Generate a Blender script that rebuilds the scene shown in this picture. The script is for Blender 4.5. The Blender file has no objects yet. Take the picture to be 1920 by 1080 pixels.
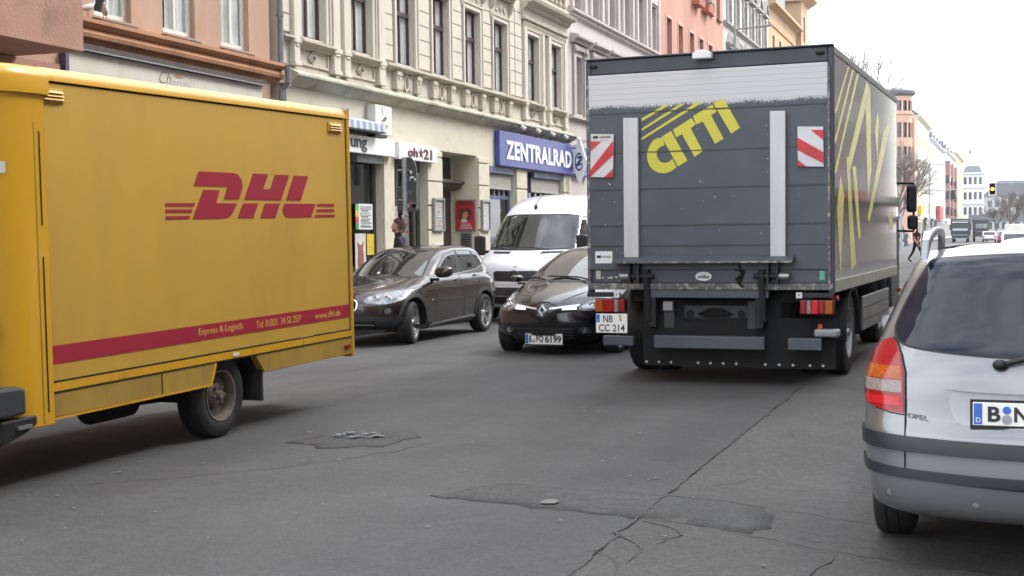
import bpy, bmesh, math, random
import numpy as np
from mathutils import Vector, Matrix
from mathutils.bvhtree import BVHTree
from mathutils.interpolate import poly_3d_calc
R = math.radians
rnd = random.Random(7)
scene = bpy.context.scene
COL = scene.collection

# ------------------------------------------------------------------ camera
cam_d = bpy.data.cameras.new("camera"); cam = bpy.data.objects.new("camera", cam_d); COL.objects.link(cam)
cam_d.sensor_width = 36; cam_d.lens = 46.875; cam_d.clip_start = .1; cam_d.clip_end = 3000
rt, dn, fw = (.941140, .337769, -.012989), (.000924, -.040999, -.999159), (-.338017, .940336, -.038898)
cam.matrix_world = Matrix(((rt[0], -dn[0], -fw[0], 0), (rt[1], -dn[1], -fw[1], 0), (rt[2], -dn[2], -fw[2], 1.56), (0, 0, 0, 1)))
scene.camera = cam

# ------------------------------------------------------------------ sky, sun, exposure
SUN_EL, SUN_AZ = R(46), R(46)      # azimuth clockwise from +Y (the street)
world = bpy.data.worlds.new("World"); scene.world = world; world.use_nodes = True
wn, wl = world.node_tree.nodes, world.node_tree.links
wn.clear()
wo = wn.new("ShaderNodeOutputWorld"); bg = wn.new("ShaderNodeBackground"); bg.inputs[1].default_value = .15
sky = wn.new("ShaderNodeTexSky"); sky.sky_type = 'NISHITA'; sky.sun_disc = False
sky.sun_elevation = SUN_EL; sky.sun_rotation = SUN_AZ; sky.air_density = 1.2; sky.dust_density = 2.0
tcw = wn.new("ShaderNodeTexCoord"); mpw = wn.new("ShaderNodeMapping"); mpw.inputs['Scale'].default_value = (1, 1, 2.2)
nzw = wn.new("ShaderNodeTexNoise"); nzw.inputs['Scale'].default_value = 2.1; nzw.inputs['Detail'].default_value = 7; nzw.inputs['Roughness'].default_value = .55
rpw = wn.new("ShaderNodeValToRGB"); rpw.color_ramp.elements[0].position = .36; rpw.color_ramp.elements[1].position = .56
rpw.color_ramp.elements[0].color = (.22, .22, .22, 1); rpw.color_ramp.elements[1].color = (1, 1, 1, 1)
mxw = wn.new("ShaderNodeMix"); mxw.data_type = 'RGBA'
mxw.inputs[7].default_value = (11.2, 11.6, 12.2, 1)
wl.new(tcw.outputs['Generated'], mpw.inputs[0]); wl.new(mpw.outputs[0], nzw.inputs[0]); wl.new(nzw.outputs[0], rpw.inputs[0])
wl.new(rpw.outputs[0], mxw.inputs[0]); wl.new(sky.outputs[0], mxw.inputs[6]); wl.new(mxw.outputs[2], bg.inputs[0]); wl.new(bg.outputs[0], wo.inputs[0])
sun_d = bpy.data.lights.new("sun", 'SUN'); sun_d.energy = 1.8; sun_d.angle = R(22); sun_d.color = (1, .96, .9)
sun = bpy.data.objects.new("sun", sun_d); COL.objects.link(sun)
sd = Vector((math.sin(SUN_AZ) * math.cos(SUN_EL), math.cos(SUN_AZ) * math.cos(SUN_EL), math.sin(SUN_EL)))
sun.rotation_euler = sd.to_track_quat('Z', 'Y').to_euler()
scene.view_settings.view_transform = 'Standard'; scene.view_settings.look = 'None'
scene.view_settings.exposure = 1.05; scene.view_settings.gamma = 1
scene.cycles.use_denoising = True
scene.cycles.max_bounces = 7; scene.cycles.transparent_max_bounces = 12
scene.cycles.caustics_reflective = False; scene.cycles.caustics_refractive = False

# ------------------------------------------------------------------ materials
def newmat(name):
    m = bpy.data.materials.new(name); m.use_nodes = True
    return m, m.node_tree.nodes, m.node_tree.links, m.node_tree.nodes['Principled BSDF']
def pmat(name, col, rough=.6, metal=0, var=.12, scale=2.5, bump=0, bscale=40, coat=0, dirt=None, dscale=1.2, dlo=.52, dhi=.72,
         stretch=None, spec=.5, emit=0, ior=None, gen=False):
    m, N, L, P = newmat(name)
    P.inputs['Roughness'].default_value = rough; P.inputs['Metallic'].default_value = metal
    P.inputs['Specular IOR Level'].default_value = spec
    if ior: P.inputs['IOR'].default_value = ior
    if coat: P.inputs['Coat Weight'].default_value = coat; P.inputs['Coat Roughness'].default_value = .04
    c = (*col, 1)
    P.inputs['Base Color'].default_value = c
    tc = N.new("ShaderNodeTexCoord"); src = tc.outputs['Object']
    if stretch:
        mp = N.new("ShaderNodeMapping"); mp.inputs['Scale'].default_value = stretch; L.new(src, mp.inputs[0]); ssrc = mp.outputs[0]
    else: ssrc = src
    last = None
    if var:
        nz = N.new("ShaderNodeTexNoise"); nz.inputs['Scale'].default_value = scale; nz.inputs['Detail'].default_value = 6
        L.new(ssrc, nz.inputs[0])
        mr = N.new("ShaderNodeMapRange"); mr.inputs[1].default_value = .3; mr.inputs[2].default_value = .7
        mr.inputs[3].default_value = 1 - var; mr.inputs[4].default_value = 1 + var; L.new(nz.outputs[0], mr.inputs[0])
        mx = N.new("ShaderNodeMix"); mx.data_type = 'RGBA'; mx.blend_type = 'MULTIPLY'; mx.inputs[0].default_value = 1
        mx.inputs[6].default_value = c; L.new(mr.outputs[0], mx.inputs[7]); last = mx.outputs[2]
    if dirt:
        n2 = N.new("ShaderNodeTexNoise"); n2.inputs['Scale'].default_value = dscale; n2.inputs['Detail'].default_value = 9; n2.inputs['Roughness'].default_value = .65
        L.new(ssrc, n2.inputs[0])
        r2 = N.new("ShaderNodeMapRange"); r2.inputs[1].default_value = dlo; r2.inputs[2].default_value = dhi; L.new(n2.outputs[0], r2.inputs[0])
        m2 = N.new("ShaderNodeMix"); m2.data_type = 'RGBA'; m2.inputs[7].default_value = (*dirt, 1); L.new(r2.outputs[0], m2.inputs[0])
        if last: L.new(last, m2.inputs[6])
        else: m2.inputs[6].default_value = c
        last = m2.outputs[2]
    if last: L.new(last, P.inputs['Base Color'])
    if emit:
        P.inputs['Emission Color'].default_value = c; P.inputs['Emission Strength'].default_value = emit
    if bump:
        n3 = N.new("ShaderNodeTexNoise"); n3.inputs['Scale'].default_value = bscale; n3.inputs['Detail'].default_value = 5; L.new(src, n3.inputs[0])
        b = N.new("ShaderNodeBump"); b.inputs['Strength'].default_value = bump; b.inputs['Distance'].default_value = .02
        L.new(n3.outputs[0], b.inputs['Height']); L.new(b.outputs[0], P.inputs['Normal'])
    return m
def window_glass(name, tint=(.75, .8, .78), refl=1.0):
    m, N, L, P = newmat(name); N.remove(P)
    out = N['Material Output']; tr = N.new("ShaderNodeBsdfTransparent"); tr.inputs[0].default_value = (*tint, 1)
    gl = N.new("ShaderNodeBsdfGlossy"); gl.inputs['Roughness'].default_value = .02; gl.inputs[0].default_value = (.9 * refl, .93 * refl, .95 * refl, 1)
    fr = N.new("ShaderNodeFresnel"); ge = N.new('ShaderNodeNewGeometry'); im = N.new('ShaderNodeMix'); im.inputs[2].default_value = 1.6; im.inputs[3].default_value = 1 / 1.6; L.new(ge.outputs['Backfacing'], im.inputs[0]); L.new(im.outputs[0], fr.inputs[0])
    mx = N.new("ShaderNodeMixShader"); L.new(fr.outputs[0], mx.inputs[0]); L.new(tr.outputs[0], mx.inputs[1]); L.new(gl.outputs[0], mx.inputs[2]); L.new(mx.outputs[0], out.inputs[0])
    return m
M = {}
def defm(k, *a, **kw):
    M[k] = pmat(k, *a, **kw); return M[k]
def asphalt(name, col, lane=.15, grain=.3, blot=.27, seed=0, stain=(.045, .044, .042)):
    m, N, L, P = newmat(name); P.inputs['Roughness'].default_value = .8; tc = N.new("ShaderNodeTexCoord")
    def noise(scale, detail, st=(1, 1, 1), rough=.5):
        mp = N.new("ShaderNodeMapping"); mp.inputs['Scale'].default_value = st; mp.inputs['Location'].default_value = (seed * 3.7, seed * 1.9, 0); L.new(tc.outputs['Object'], mp.inputs[0])
        n = N.new("ShaderNodeTexNoise"); n.inputs['Scale'].default_value = scale; n.inputs['Detail'].default_value = detail; n.inputs['Roughness'].default_value = rough; L.new(mp.outputs[0], n.inputs[0]); return n.outputs[0]
    def rng(s, a, b, c, d):
        r = N.new("ShaderNodeMapRange"); r.inputs[1].default_value = a; r.inputs[2].default_value = b; r.inputs[3].default_value = c; r.inputs[4].default_value = d; L.new(s, r.inputs[0]); return r.outputs[0]
    def mul(a, b):
        q = N.new("ShaderNodeMath"); q.operation = 'MULTIPLY'; L.new(a, q.inputs[0]); L.new(b, q.inputs[1]); return q.outputs[0]
    f = mul(mul(rng(noise(42, 3, rough=.7), .3, .7, 1 - grain, 1 + grain), rng(noise(11, 4), .3, .7, 1 - grain * .35, 1 + grain * .35)), mul(rng(noise(.5, 8, rough=.6), .32, .68, 1 - blot, 1 + blot), rng(noise(1.3, 4, (1, .05, 1)), .3, .7, 1 - lane, 1 + lane)))
    mx = N.new("ShaderNodeMix"); mx.data_type = 'RGBA'; mx.blend_type = 'MULTIPLY'; mx.inputs[0].default_value = 1; mx.inputs[6].default_value = (*col, 1); L.new(f, mx.inputs[7])
    st_ = N.new("ShaderNodeMix"); st_.data_type = 'RGBA'; L.new(rng(noise(.9, 9, (1, .6, 1), .7), .58, .74, 0, .6), st_.inputs[0]); L.new(mx.outputs[2], st_.inputs[6]); st_.inputs[7].default_value = (*stain, 1)
    L.new(st_.outputs[2], P.inputs['Base Color'])
    b = N.new("ShaderNodeBump"); b.inputs['Strength'].default_value = .6; b.inputs['Distance'].default_value = .012; L.new(noise(90, 4, rough=.7), b.inputs['Height']); L.new(b.outputs[0], P.inputs['Normal'])
    M[name] = m
asphalt('asphalt', (.058, .0575, .0575), stain=(.034, .0335, .033)); asphalt('asphalt_pale', (.069, .066, .062), .06, .34, .24, 2, (.042, .040, .038)); asphalt('asphalt_patch', (.0515, .051, .0508), .05, .45, .3, 4, (.06, .059, .058)); asphalt('asphalt_mend', (.054, .0535, .053), .05, .45, .35, 6, (.042, .042, .042))
defm('tar', (.031, .031, .031), rough=.6, var=.2)
defm('kerb', (.28, .27, .25), rough=.8, var=.2, bump=.3)
defm('paving', (.22, .215, .2), rough=.85, var=.25, scale=1.5, bump=.4, bscale=20)
defm('black', (.008, .008, .009), rough=.55, var=.25)
defm('soot', (.006, .006, .006), rough=.9, var=.2)
defm('rubber', (.008, .008, .0085), rough=.7, var=.25, scale=9, dirt=(.022, .021, .02), dscale=4)
defm('trim', (.030, .033, .036), rough=.5, var=.15)
defm('chrome', (.75, .76, .78), rough=.14, metal=1, var=.03)
defm('alloy', (.50, .50, .51), rough=.3, metal=.85, var=.08)
defm('steel', (.30, .30, .31), rough=.4, metal=.7, var=.15)
defm('white', (.74, .75, .76), rough=.4, var=.05)
defm('offwhite', (.62, .61, .58), rough=.6, var=.1)
defm('plate_white', (.78, .78, .74), rough=.35, var=.04)
defm('plate_blue', (.03, .12, .5), rough=.35, var=.05)
defm('ink', (.015, .015, .02), rough=.5, var=.1)
defm('red_lens', (.30, .008, .011), rough=.16, var=.15, scale=30, coat=.15)
defm('red_bright', (.52, .012, .02), rough=.12, var=.1, scale=60, coat=.15, emit=.05)
defm('orange_lens', (.36, .075, .008), rough=.12, var=.3, scale=70, coat=.15)
defm('clear_lens', (.25, .205, .185), rough=.12, var=.35, scale=80, coat=.15)
defm('headlamp', (.15, .16, .18), rough=.1, metal=.5, var=.85, scale=11, coat=1)
defm('car_glass', (.006, .009, .010), rough=.015, var=0, spec=.8, ior=1.5, coat=.2)
defm('led', (1, .97, 1), rough=.3, var=0, emit=.6)

# ------------------------------------------------------------------ object helpers
def link(o, parent=None):
    COL.objects.link(o)
    if parent is not None: o.parent = parent
    return o
def thing(name, label, cat, loc=(0, 0, 0), rot=(0, 0, 0), group=None):
    o = bpy.data.objects.new(name, None); o.empty_display_size = .2; link(o)
    o.location = loc; o.rotation_euler = rot
    return tag(o, label, cat, group)
def tag(o, label, cat, group=None):
    o['label'] = label; o['category'] = cat
    if group: o['group'] = group
    return o
def struct(o, kind='structure'):
    o['kind'] = kind; return o
class MB:
    def __init__(s): s.v = []; s.f = []; s.m = []
    def add(s, vs, fs, mi=0):
        b = len(s.v); s.v += [tuple(p) for p in vs]; s.f += [tuple(b + i for i in f) for f in fs]; s.m += [mi] * len(fs); return s
    def box(s, x0, x1, y0, y1, z0, z1, mi=0):
        if x0 > x1: x0, x1 = x1, x0
        if y0 > y1: y0, y1 = y1, y0
        if z0 > z1: z0, z1 = z1, z0
        vs = [(x0, y0, z0), (x1, y0, z0), (x1, y1, z0), (x0, y1, z0), (x0, y0, z1), (x1, y0, z1), (x1, y1, z1), (x0, y1, z1)]
        return s.add(vs, [(0, 3, 2, 1), (4, 5, 6, 7), (0, 1, 5, 4), (1, 2, 6, 5), (2, 3, 7, 6), (3, 0, 4, 7)], mi)
    def quad(s, a, b, c, d, mi=0): return s.add([a, b, c, d], [(0, 1, 2, 3)], mi)
    def prism(s, poly, h0, h1, axis='x', mi=0):
        """poly in the plane normal to axis: x->(y,z), y->(x,z), z->(x,y); caps + sides"""
        def P(p, h): return (h, p[0], p[1]) if axis == 'x' else (p[0], h, p[1]) if axis == 'y' else (p[0], p[1], h)
        n = len(poly); vs = [P(p, h0) for p in poly] + [P(p, h1) for p in poly]
        return s.add(vs, [tuple(range(n))[::-1], tuple(range(n, 2 * n))] + [(i, (i + 1) % n, n + (i + 1) % n, n + i) for i in range(n)], mi)
    def tube(s, p0, p1, r0, r1=None, n=10, mi=0, cap=True):
        r1 = r0 if r1 is None else r1
        a, b = Vector(p0), Vector(p1); d = (b - a)
        if d.length < 1e-6: return s
        d.normalize(); u = d.orthogonal().normalized(); w = d.cross(u)
        vs = [tuple(c + (u * math.cos(t) + w * math.sin(t)) * r) for c, r in ((a, r0), (b, r1)) for t in [2 * math.pi * i / n for i in range(n)]]
        fs = [(i, (i + 1) % n, n + (i + 1) % n, n + i) for i in range(n)]
        if cap: fs += [tuple(range(n))[::-1], tuple(range(n, 2 * n))]
        return s.add(vs, fs, mi)
    def path(s, pts, r, n=8, mi=0):
        for a, b in zip(pts, pts[1:]): s.tube(a, b, r, n=n, mi=mi)
        return s
    def lathe(s, prof, c=(0, 0, 0), axis='z', n=32, mi=0):
        """prof: list of (radius, along-axis)"""
        vs = []
        for r, h in prof:
            for i in range(n):
                t = 2 * math.pi * i / n; a, b = r * math.cos(t), r * math.sin(t)
                p = (a, b, h) if axis == 'z' else (a, h, b) if axis == 'y' else (h, a, b)
                vs.append((p[0] + c[0], p[1] + c[1], p[2] + c[2]))
        k = len(prof); fs = []
        for j in range(k - 1):
            for i in range(n):
                q = (j * n + i, j * n + (i + 1) % n, (j + 1) * n + (i + 1) % n, (j + 1) * n + i)
                fs.append(q)
        return s.add(vs, fs, mi)
    def ball(s, c, r, n=12, k=8, mi=0):
        rx, ry, rz_ = r if isinstance(r, tuple) else (r, r, r)
        vs = [(c[0] + rx * math.sin(math.pi * j / k) * math.cos(2 * math.pi * i / n), c[1] + ry * math.sin(math.pi * j / k) * math.sin(2 * math.pi * i / n), c[2] + rz_ * math.cos(math.pi * j / k)) for j in range(k + 1) for i in range(n)]
        return s.add(vs, [(j * n + i, (j + 1) * n + i, (j + 1) * n + (i + 1) % n, j * n + (i + 1) % n) for j in range(k) for i in range(n)], mi)
    def build(s, name, mats, parent=None, smooth=None, bevel=0, loc=None, seg=2, recalc=True):
        me = bpy.data.meshes.new(name); me.from_pydata(s.v, [], s.f)
        if not isinstance(mats, (list, tuple)): mats = [mats]
        for m in mats: me.materials.append(m)
        me.polygons.foreach_set('material_index', s.m)
        if recalc:
            bm = bmesh.new(); bm.from_mesh(me)
            bmesh.ops.remove_doubles(bm, verts=bm.verts, dist=1e-5)
            bmesh.ops.recalc_face_normals(bm, faces=bm.faces); bm.to_mesh(me); bm.free()
        if smooth:
            me.polygons.foreach_set('use_smooth', [True] * len(me.polygons)); me.set_sharp_from_angle(angle=R(smooth))
        me.update()
        o = link(bpy.data.objects.new(name, me), parent)
        if loc: o.location = loc
        if bevel:
            b = o.modifiers.new('bevel', 'BEVEL'); b.width = bevel; b.segments = seg; b.limit_method = 'ANGLE'; b.angle_limit = R(40); b.harden_normals = False
        return o
def copy_tree(o, parent=None):
    c = o.copy(); COL.objects.link(c); c.parent = parent
    for ch in list(o.children): copy_tree(ch, c)
    return c
def text_mesh(body, bold=0, shear=0, extrude=.0, spacing=1.0):
    cu = bpy.data.curves.new("lettering", 'FONT'); cu.body = body; cu.offset = bold; cu.shear = shear; cu.extrude = extrude
    cu.space_character = spacing; cu.resolution_u = 4
    o = bpy.data.objects.new("lettering", cu); COL.objects.link(o)
    dg = bpy.context.evaluated_depsgraph_get(); me = bpy.data.meshes.new_from_object(o.evaluated_get(dg))
    bpy.data.objects.remove(o); bpy.data.curves.remove(cu)
    return me
def text(body, o, u, v, w, h, mat, parent, bold=0, shear=0, name="lettering", spacing=1.0, thick=.002, keep=False):
    """lettering fitted in a w x h box whose lower left corner is o; u, v the reading and up directions"""
    me = text_mesh(body, bold, shear, .01, spacing)
    co = np.array([p.co[:] for p in me.vertices]); mn, mxx = co.min(0), co.max(0)
    sx = w / (mxx[0] - mn[0]); sy = h / (mxx[1] - mn[1])
    if keep: sx = sy = min(sx, sy)
    U, V = Vector(u).normalized(), Vector(v).normalized(); Nn = U.cross(V)
    O = Vector(o)
    for p in me.vertices:
        p.co = O + U * (p.co.x - mn[0]) * sx + V * (p.co.y - mn[1]) * sy + Nn * (thick if p.co.z > 0 else 0)
    me.materials.clear(); me.materials.append(mat)
    me.name = name
    return link(bpy.data.objects.new(name, me), parent)
def rz(X):
    """road surface height: flat crown, falling to both gutters"""
    d = abs(X + 4.0)
    return -0.085 * max(0, min(d, 3.7) - 2.4) - 0.02 * max(0, d - 3.7)
def chaikin(p, it=1, closed=True):
    for _ in range(it):
        q = []
        n = len(p)
        for i in range(n if closed else n - 1):
            a, b = p[i], p[(i + 1) % n]
            q += [tuple(.75 * s + .25 * t for s, t in zip(a, b)), tuple(.25 * s + .75 * t for s, t in zip(a, b))]
        p = q if closed else [p[0]] + q + [p[-1]]
    return p
# ================================================================== ground, road, pavements
def sheet(name, xs, ys, h, mat, zf=rz):
    mb = MB(); nx, ny = len(xs), len(ys)
    mb.add([(x, y, zf(x) + h) for y in ys for x in xs], [(j * nx + i, j * nx + i + 1, (j + 1) * nx + i + 1, (j + 1) * nx + i) for j in range(ny - 1) for i in range(nx - 1)])
    return struct(mb.build(name, mat, smooth=60))
ysr = [-30, 0, 20, 60, 120, 250, 900]
xs_road = [-10.5, -9.5, -8.5, -7.7, -7.2, -6.8, -6.4, -5, -4, -3, -1.6, -1.2, -.8, -.3, .5, 1.8]
sheet('road', xs_road, ysr, 0, M['asphalt'])
sheet('road_edge_strip', [-1.8, -1.6, -1.2, -.8, -.3, .5, 1.79], ysr, .004, M['asphalt_pale'])
g = MB(); g.box(-1500, 1500, -300, 2500, -2.6, -.42); struct(g.build('ground', M['paving']))
PAVE_L = rz(-10.5) + .12
def pavement(name, x0, x1, y0, y1, kerb_x):
    top = PAVE_L; mb = MB()
    if kerb_x is not None:
        a, b = (kerb_x - .14, kerb_x) if kerb_x < 0 else (kerb_x, kerb_x + .14)
        mb.box(a, b, y0, y1, -.4, top + .004, 1)
        if kerb_x < 0: x1 = a - .002
        else: x0 = b + .002
    mb.box(x0, x1, y0, y1, -.4, top, 0)
    return struct(mb.build(name, [M['paving'], M['kerb']]))
pavement('pavement', -60, -10.5, -30, 420, -10.5)
pavement('pavement', 1.8, 60, -30, 420, 1.8)

# asphalt repair strip, joint, cracks (measured ground positions)
def ground_poly(name, pts, h, mat, res=.25):
    bm = bmesh.new(); bm.faces.new([bm.verts.new((x, y, 0)) for x, y in pts]); bmesh.ops.triangulate(bm, faces=bm.faces[:])
    for _ in range(5):
        e = [e for e in bm.edges if e.calc_length() > res]
        if not e: break
        bmesh.ops.subdivide_edges(bm, edges=e, cuts=1); bmesh.ops.triangulate(bm, faces=[f for f in bm.faces if len(f.verts) > 3])
    for v in bm.verts: v.co.z = rz(v.co.x) + h
    be = [e for e in bm.edges if e.is_boundary]; q = bmesh.ops.extrude_edge_only(bm, edges=be)
    for v in q['geom']:
        if isinstance(v, bmesh.types.BMVert): v.co.z -= .02
    for f in bm.faces: f.smooth = True
    me = bpy.data.meshes.new(name); bm.to_mesh(me); bm.free(); me.materials.append(mat)
    o = link(bpy.data.objects.new(name, me)); return struct(o)
def rough_edge(pts, amp=.05, step=.12, seed=1):
    r = random.Random(seed); out = []
    for (a, b) in zip(pts, pts[1:] + pts[:1]):
        d = math.hypot(b[0] - a[0], b[1] - a[1]); n = max(1, int(d / step))
        for i in range(n): out.append((a[0] + (b[0] - a[0]) * i / n + r.uniform(-amp, amp), a[1] + (b[1] - a[1]) * i / n + r.uniform(-amp, amp)))
    return out
ground_poly('road_patch', rough_edge([(-3.16, 7.32), (-2.93, 7.83), (-1.76, 7.75), (-1.25, 7.7), (-1.1, 7.3), (-1.2, 6.98), (-1.76, 7.06)], .035, .09), .0065, M['asphalt_patch'])
ground_poly('road_patch', rough_edge([(-5.05, 9.0), (-4.9, 9.55), (-4.45, 9.75), (-4.2, 9.5), (-4.3, 9.0), (-4.7, 8.8)], .05, .14, 4), .005, M['asphalt_mend'])
def crack(name, pts, w, seed, amp=.03, step=.09):
    r = random.Random(seed); P = []
    for a, b in zip(pts, pts[1:]):
        n = max(2, int(math.hypot(b[0] - a[0], b[1] - a[1]) / step))
        P += [(a[0] + (b[0] - a[0]) * i / n + r.gauss(0, amp), a[1] + (b[1] - a[1]) * i / n + r.gauss(0, amp)) for i in range(n)]
    P.append(pts[-1]); vs = []; fs = []
    for i, p in enumerate(P):
        q = P[min(i + 1, len(P) - 1)]; o = P[max(i - 1, 0)]; dx, dy = q[0] - o[0], q[1] - o[1]; L = math.hypot(dx, dy) or 1
        ww = w * r.uniform(.25, 1.2)
        for s in (-1, 1): vs.append((p[0] - dy / L * ww * s / 2, p[1] + dx / L * ww * s / 2, rz(p[0]) + .011))
    fs = [(2 * i, 2 * i + 1, 2 * i + 3, 2 * i + 2) for i in range(len(P) - 1)]
    mb = MB().add(vs, fs); return struct(mb.build(name, M['tar']))
crack('road_crack', [(-1.83, 3), (-1.82, 7.7), (-1.8, 11.8), (-1.78, 15), (-1.78, 40)], .018, 3, .010)
crack('road_crack', [(-1.78, 7.72), (-.6, 7.66), (1.0, 7.6)], .010, 5, .01)
crack('road_crack', [(-1.82, 7.05), (-.62, 6.88), (.6, 6.8)], .011, 6, .012)
crack('road_crack', [(-1.78, 7.0), (-1.6, 6.9), (-1.52, 6.75), (-1.55, 6.6), (-1.58, 6.5)], .014, 7, .012)
crack('road_crack', [(-1.82, 6.6), (-1.68, 6.45), (-1.6, 6.3), (-1.62, 6.1)], .014, 8, .012)
crack('road_crack', [(-1.83, 6.25), (-1.68, 6.05), (-1.6, 5.8), (-1.6, 5.5)], .012, 9, .012)
crack('road_crack', [(-.72, 6.85), (-.8, 6.4), (-.86, 6.0), (-.84, 5.5)], .012, 10, .012)
crack('road_crack', [(-1.78, 8.7), (-1.5, 8.85), (-1.42, 8.6), (-1.5, 8.3), (-1.62, 8.1)], .008, 11, .012)
crack('road_crack', [(-1.78, 10.4), (-1.5, 10.6), (-1.4, 10.3)], .008, 12, .012)
crack('road_crack', [(-6.5, 6.6), (-5.4, 7.1), (-4.6, 7.9), (-4.1, 8.8), (-3.9, 9.6)], .012, 13, .02)
crack('road_crack', [(-6.9, 13.8), (-5.2, 13.6), (-3.5, 13.4), (-2.4, 13.4)], .012, 14, .02)
crack('road_crack', [(-6.6, 12.2), (-6.1, 12.6), (-5.7, 12.5), (-5.2, 12.7)], .012, 15, .02)
r5 = random.Random(21); mb = MB()
for i in range(110):
    x, y = r5.uniform(-6.4, 1.2), 5.2 + 10 * r5.random() ** 1.2
    a = r5.uniform(.004, .011) * (1 + .05 * y); n = 7; t0 = r5.random() * 6
    mb.add([(x + a * r5.uniform(.6, 1.3) * math.cos(t0 + k * 6.283 / n), y + a * 1.2 * r5.uniform(.6, 1.3) * math.sin(t0 + k * 6.283 / n), rz(x) + .0125) for k in range(n)], [tuple(range(n))])
struct(mb.build('gum_spots', pmat('gum', (.15, .15, .145), rough=.8, var=.3, scale=1)), 'stuff')
mb = MB()
for i in range(26):
    x, y = -4.75 + r5.gauss(0, .16), 9.42 + r5.gauss(0, .09); a = r5.uniform(.015, .05); n = 6
    mb.add([(x + a * r5.uniform(.5, 1.3) * math.cos(k * 6.283 / n), y + a * .7 * r5.uniform(.5, 1.3) * math.sin(k * 6.283 / n), rz(x) + .014 + .01 * r5.random()) for k in range(n)], [tuple(range(n))])
struct(mb.build('loose_chippings', pmat('chips', (.13, .155, .175), rough=.35, var=.35, scale=9)), 'stuff')
mb = MB(); n = 9
mb.add([(-2.42 + .07 * rnd.uniform(.6, 1.2) * math.cos(k * .698), 7.32 + .07 * rnd.uniform(.8, 1.2) * math.sin(k * .698), rz(-2.4) + .016) for k in range(n)], [tuple(range(n))])
tag(mb.build('flattened_litter', pmat('litter', (.15, .145, .135), rough=.8)), 'flattened pale scrap of litter on the dark asphalt repair strip', 'litter')

# ================================================================== facades
defm('cream_stone', (.58, .53, .455), rough=.85, var=.10, scale=1.3, bump=.25, bscale=25, dirt=(.36, .325, .275), dscale=1.3, dlo=.5, dhi=.86, stretch=(1, 1, .4))
defm('stone_trim', (.52, .465, .39), rough=.85, var=.14, scale=2.2, bump=.35, bscale=35, dirt=(.27, .24, .19), dscale=2.2, dlo=.46, dhi=.78)
defm('cream_render', (.57, .53, .42), rough=.8, var=.06, scale=1.1, bump=.12, bscale=18, dirt=(.30, .275, .22), dscale=1.1, dlo=.52, dhi=.85)
defm('cornice_paint', (.42, .40, .32), rough=.8, var=.12, scale=2, dirt=(.20, .19, .15), dscale=1.8, dlo=.46, dhi=.72)
defm('apricot_render', (.42, .275, .20), rough=.88, var=.12, scale=.9, bump=.3, bscale=30, dirt=(.32, .18, .12), dscale=.8, dlo=.55, dhi=.8, stretch=(1, 1, .4))
defm('bay_render', (.34, .19, .145), rough=.9, var=.14, scale=1.2, bump=.4, bscale=22, dirt=(.2, .115, .09), dscale=1.6, dlo=.55, dhi=.75)
defm('brown_cornice', (.40, .20, .105), rough=.8, var=.1, dirt=(.22, .11, .07), dscale=1.5)
defm('rose_render', (.50, .45, .43), rough=.85, var=.07, scale=1.2, bump=.15, bscale=20, dirt=(.38, .34, .33), dscale=.8, dlo=.55, dhi=.8)
defm('rose_trim', (.44, .385, .37), rough=.85, var=.1, scale=2)
defm('salmon_render', (.47, .25, .185), rough=.88, var=.10, scale=.6, bump=.1, bscale=20, dirt=(.36, .17, .14), dscale=.35, dlo=.5, dhi=.8, stretch=(1, 1, .25))
defm('salmon_trim', (.60, .36, .30), rough=.85, var=.06)
defm('grey_stucco', (.52, .50, .47), rough=.85, var=.08, scale=1, dirt=(.36, .34, .32), dscale=.6)
defm('grey_ornament', (.34, .33, .31), rough=.85, var=.2, scale=3, bump=.5, bscale=9)
defm('ochre_render', (.45, .305, .185), rough=.88, var=.08, scale=.6)
defm('slate', (.10, .11, .125), rough=.5, var=.2, scale=2)
defm('zinc', (.20, .215, .23), rough=.5, metal=.3, var=.2, scale=3)
defm('red_brown_wood', (.06, .030, .027), rough=.5, var=.2, scale=6)
defm('dark_wood', (.055, .038, .028), rough=.55, var=.25, scale=4)
defm('white_frame', (.62, .61, .57), rough=.5, var=.08, scale=5)
defm('curtain', (.88, .88, .86), rough=.9, var=.1, scale=3)
defm('room_dark', (.03, .03, .028), rough=.9, var=.3, scale=.8)
defm('pane_dark', (.02, .024, .026), rough=.06, var=.3, scale=.7, spec=.8)
M['pane'] = window_glass('pane', (.9, .93, .92)); M['shop_pane'] = window_glass('shop_pane', (.6, .62, .58))

def settle(root, loc):
    root.location = loc; bpy.context.view_layer.update()
    for ch in root.children: ch.matrix_parent_inverse = Matrix.Translation(-Vector(loc))
    return root
def holes(mb, X, y0, y1, z0, z1, ops, depth, mi=0, rmi=None):
    """street-facing wall sheet at X with openings (y0,y1,z0,z1) and their reveals"""
    rmi = mi if rmi is None else rmi
    ys = sorted({y0, y1, *[a for o in ops for a in o[:2] if y0 < a < y1]}); zs = sorted({z0, z1, *[a for o in ops for a in o[2:4] if z0 < a < z1]})
    for a, b in zip(ys, ys[1:]):
        for c, d in zip(zs, zs[1:]):
            ym, zm = (a + b) / 2, (c + d) / 2
            if any(o[0] < ym < o[1] and o[2] < zm < o[3] for o in ops): continue
            mb.quad((X, a, c), (X, b, c), (X, b, d), (X, a, d), mi)
    for o in ops:
        a, b, c, d = o[:4]; q = o[4] if len(o) > 4 else depth; Y = X - q
        mb.quad((X, a, c), (X, a, d), (Y, a, d), (Y, a, c), rmi); mb.quad((X, b, c), (Y, b, c), (Y, b, d), (X, b, d), rmi)
        mb.quad((X, a, d), (X, b, d), (Y, b, d), (Y, a, d), rmi); mb.quad((X, a, c), (Y, a, c), (Y, b, c), (X, b, c), rmi)
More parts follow.
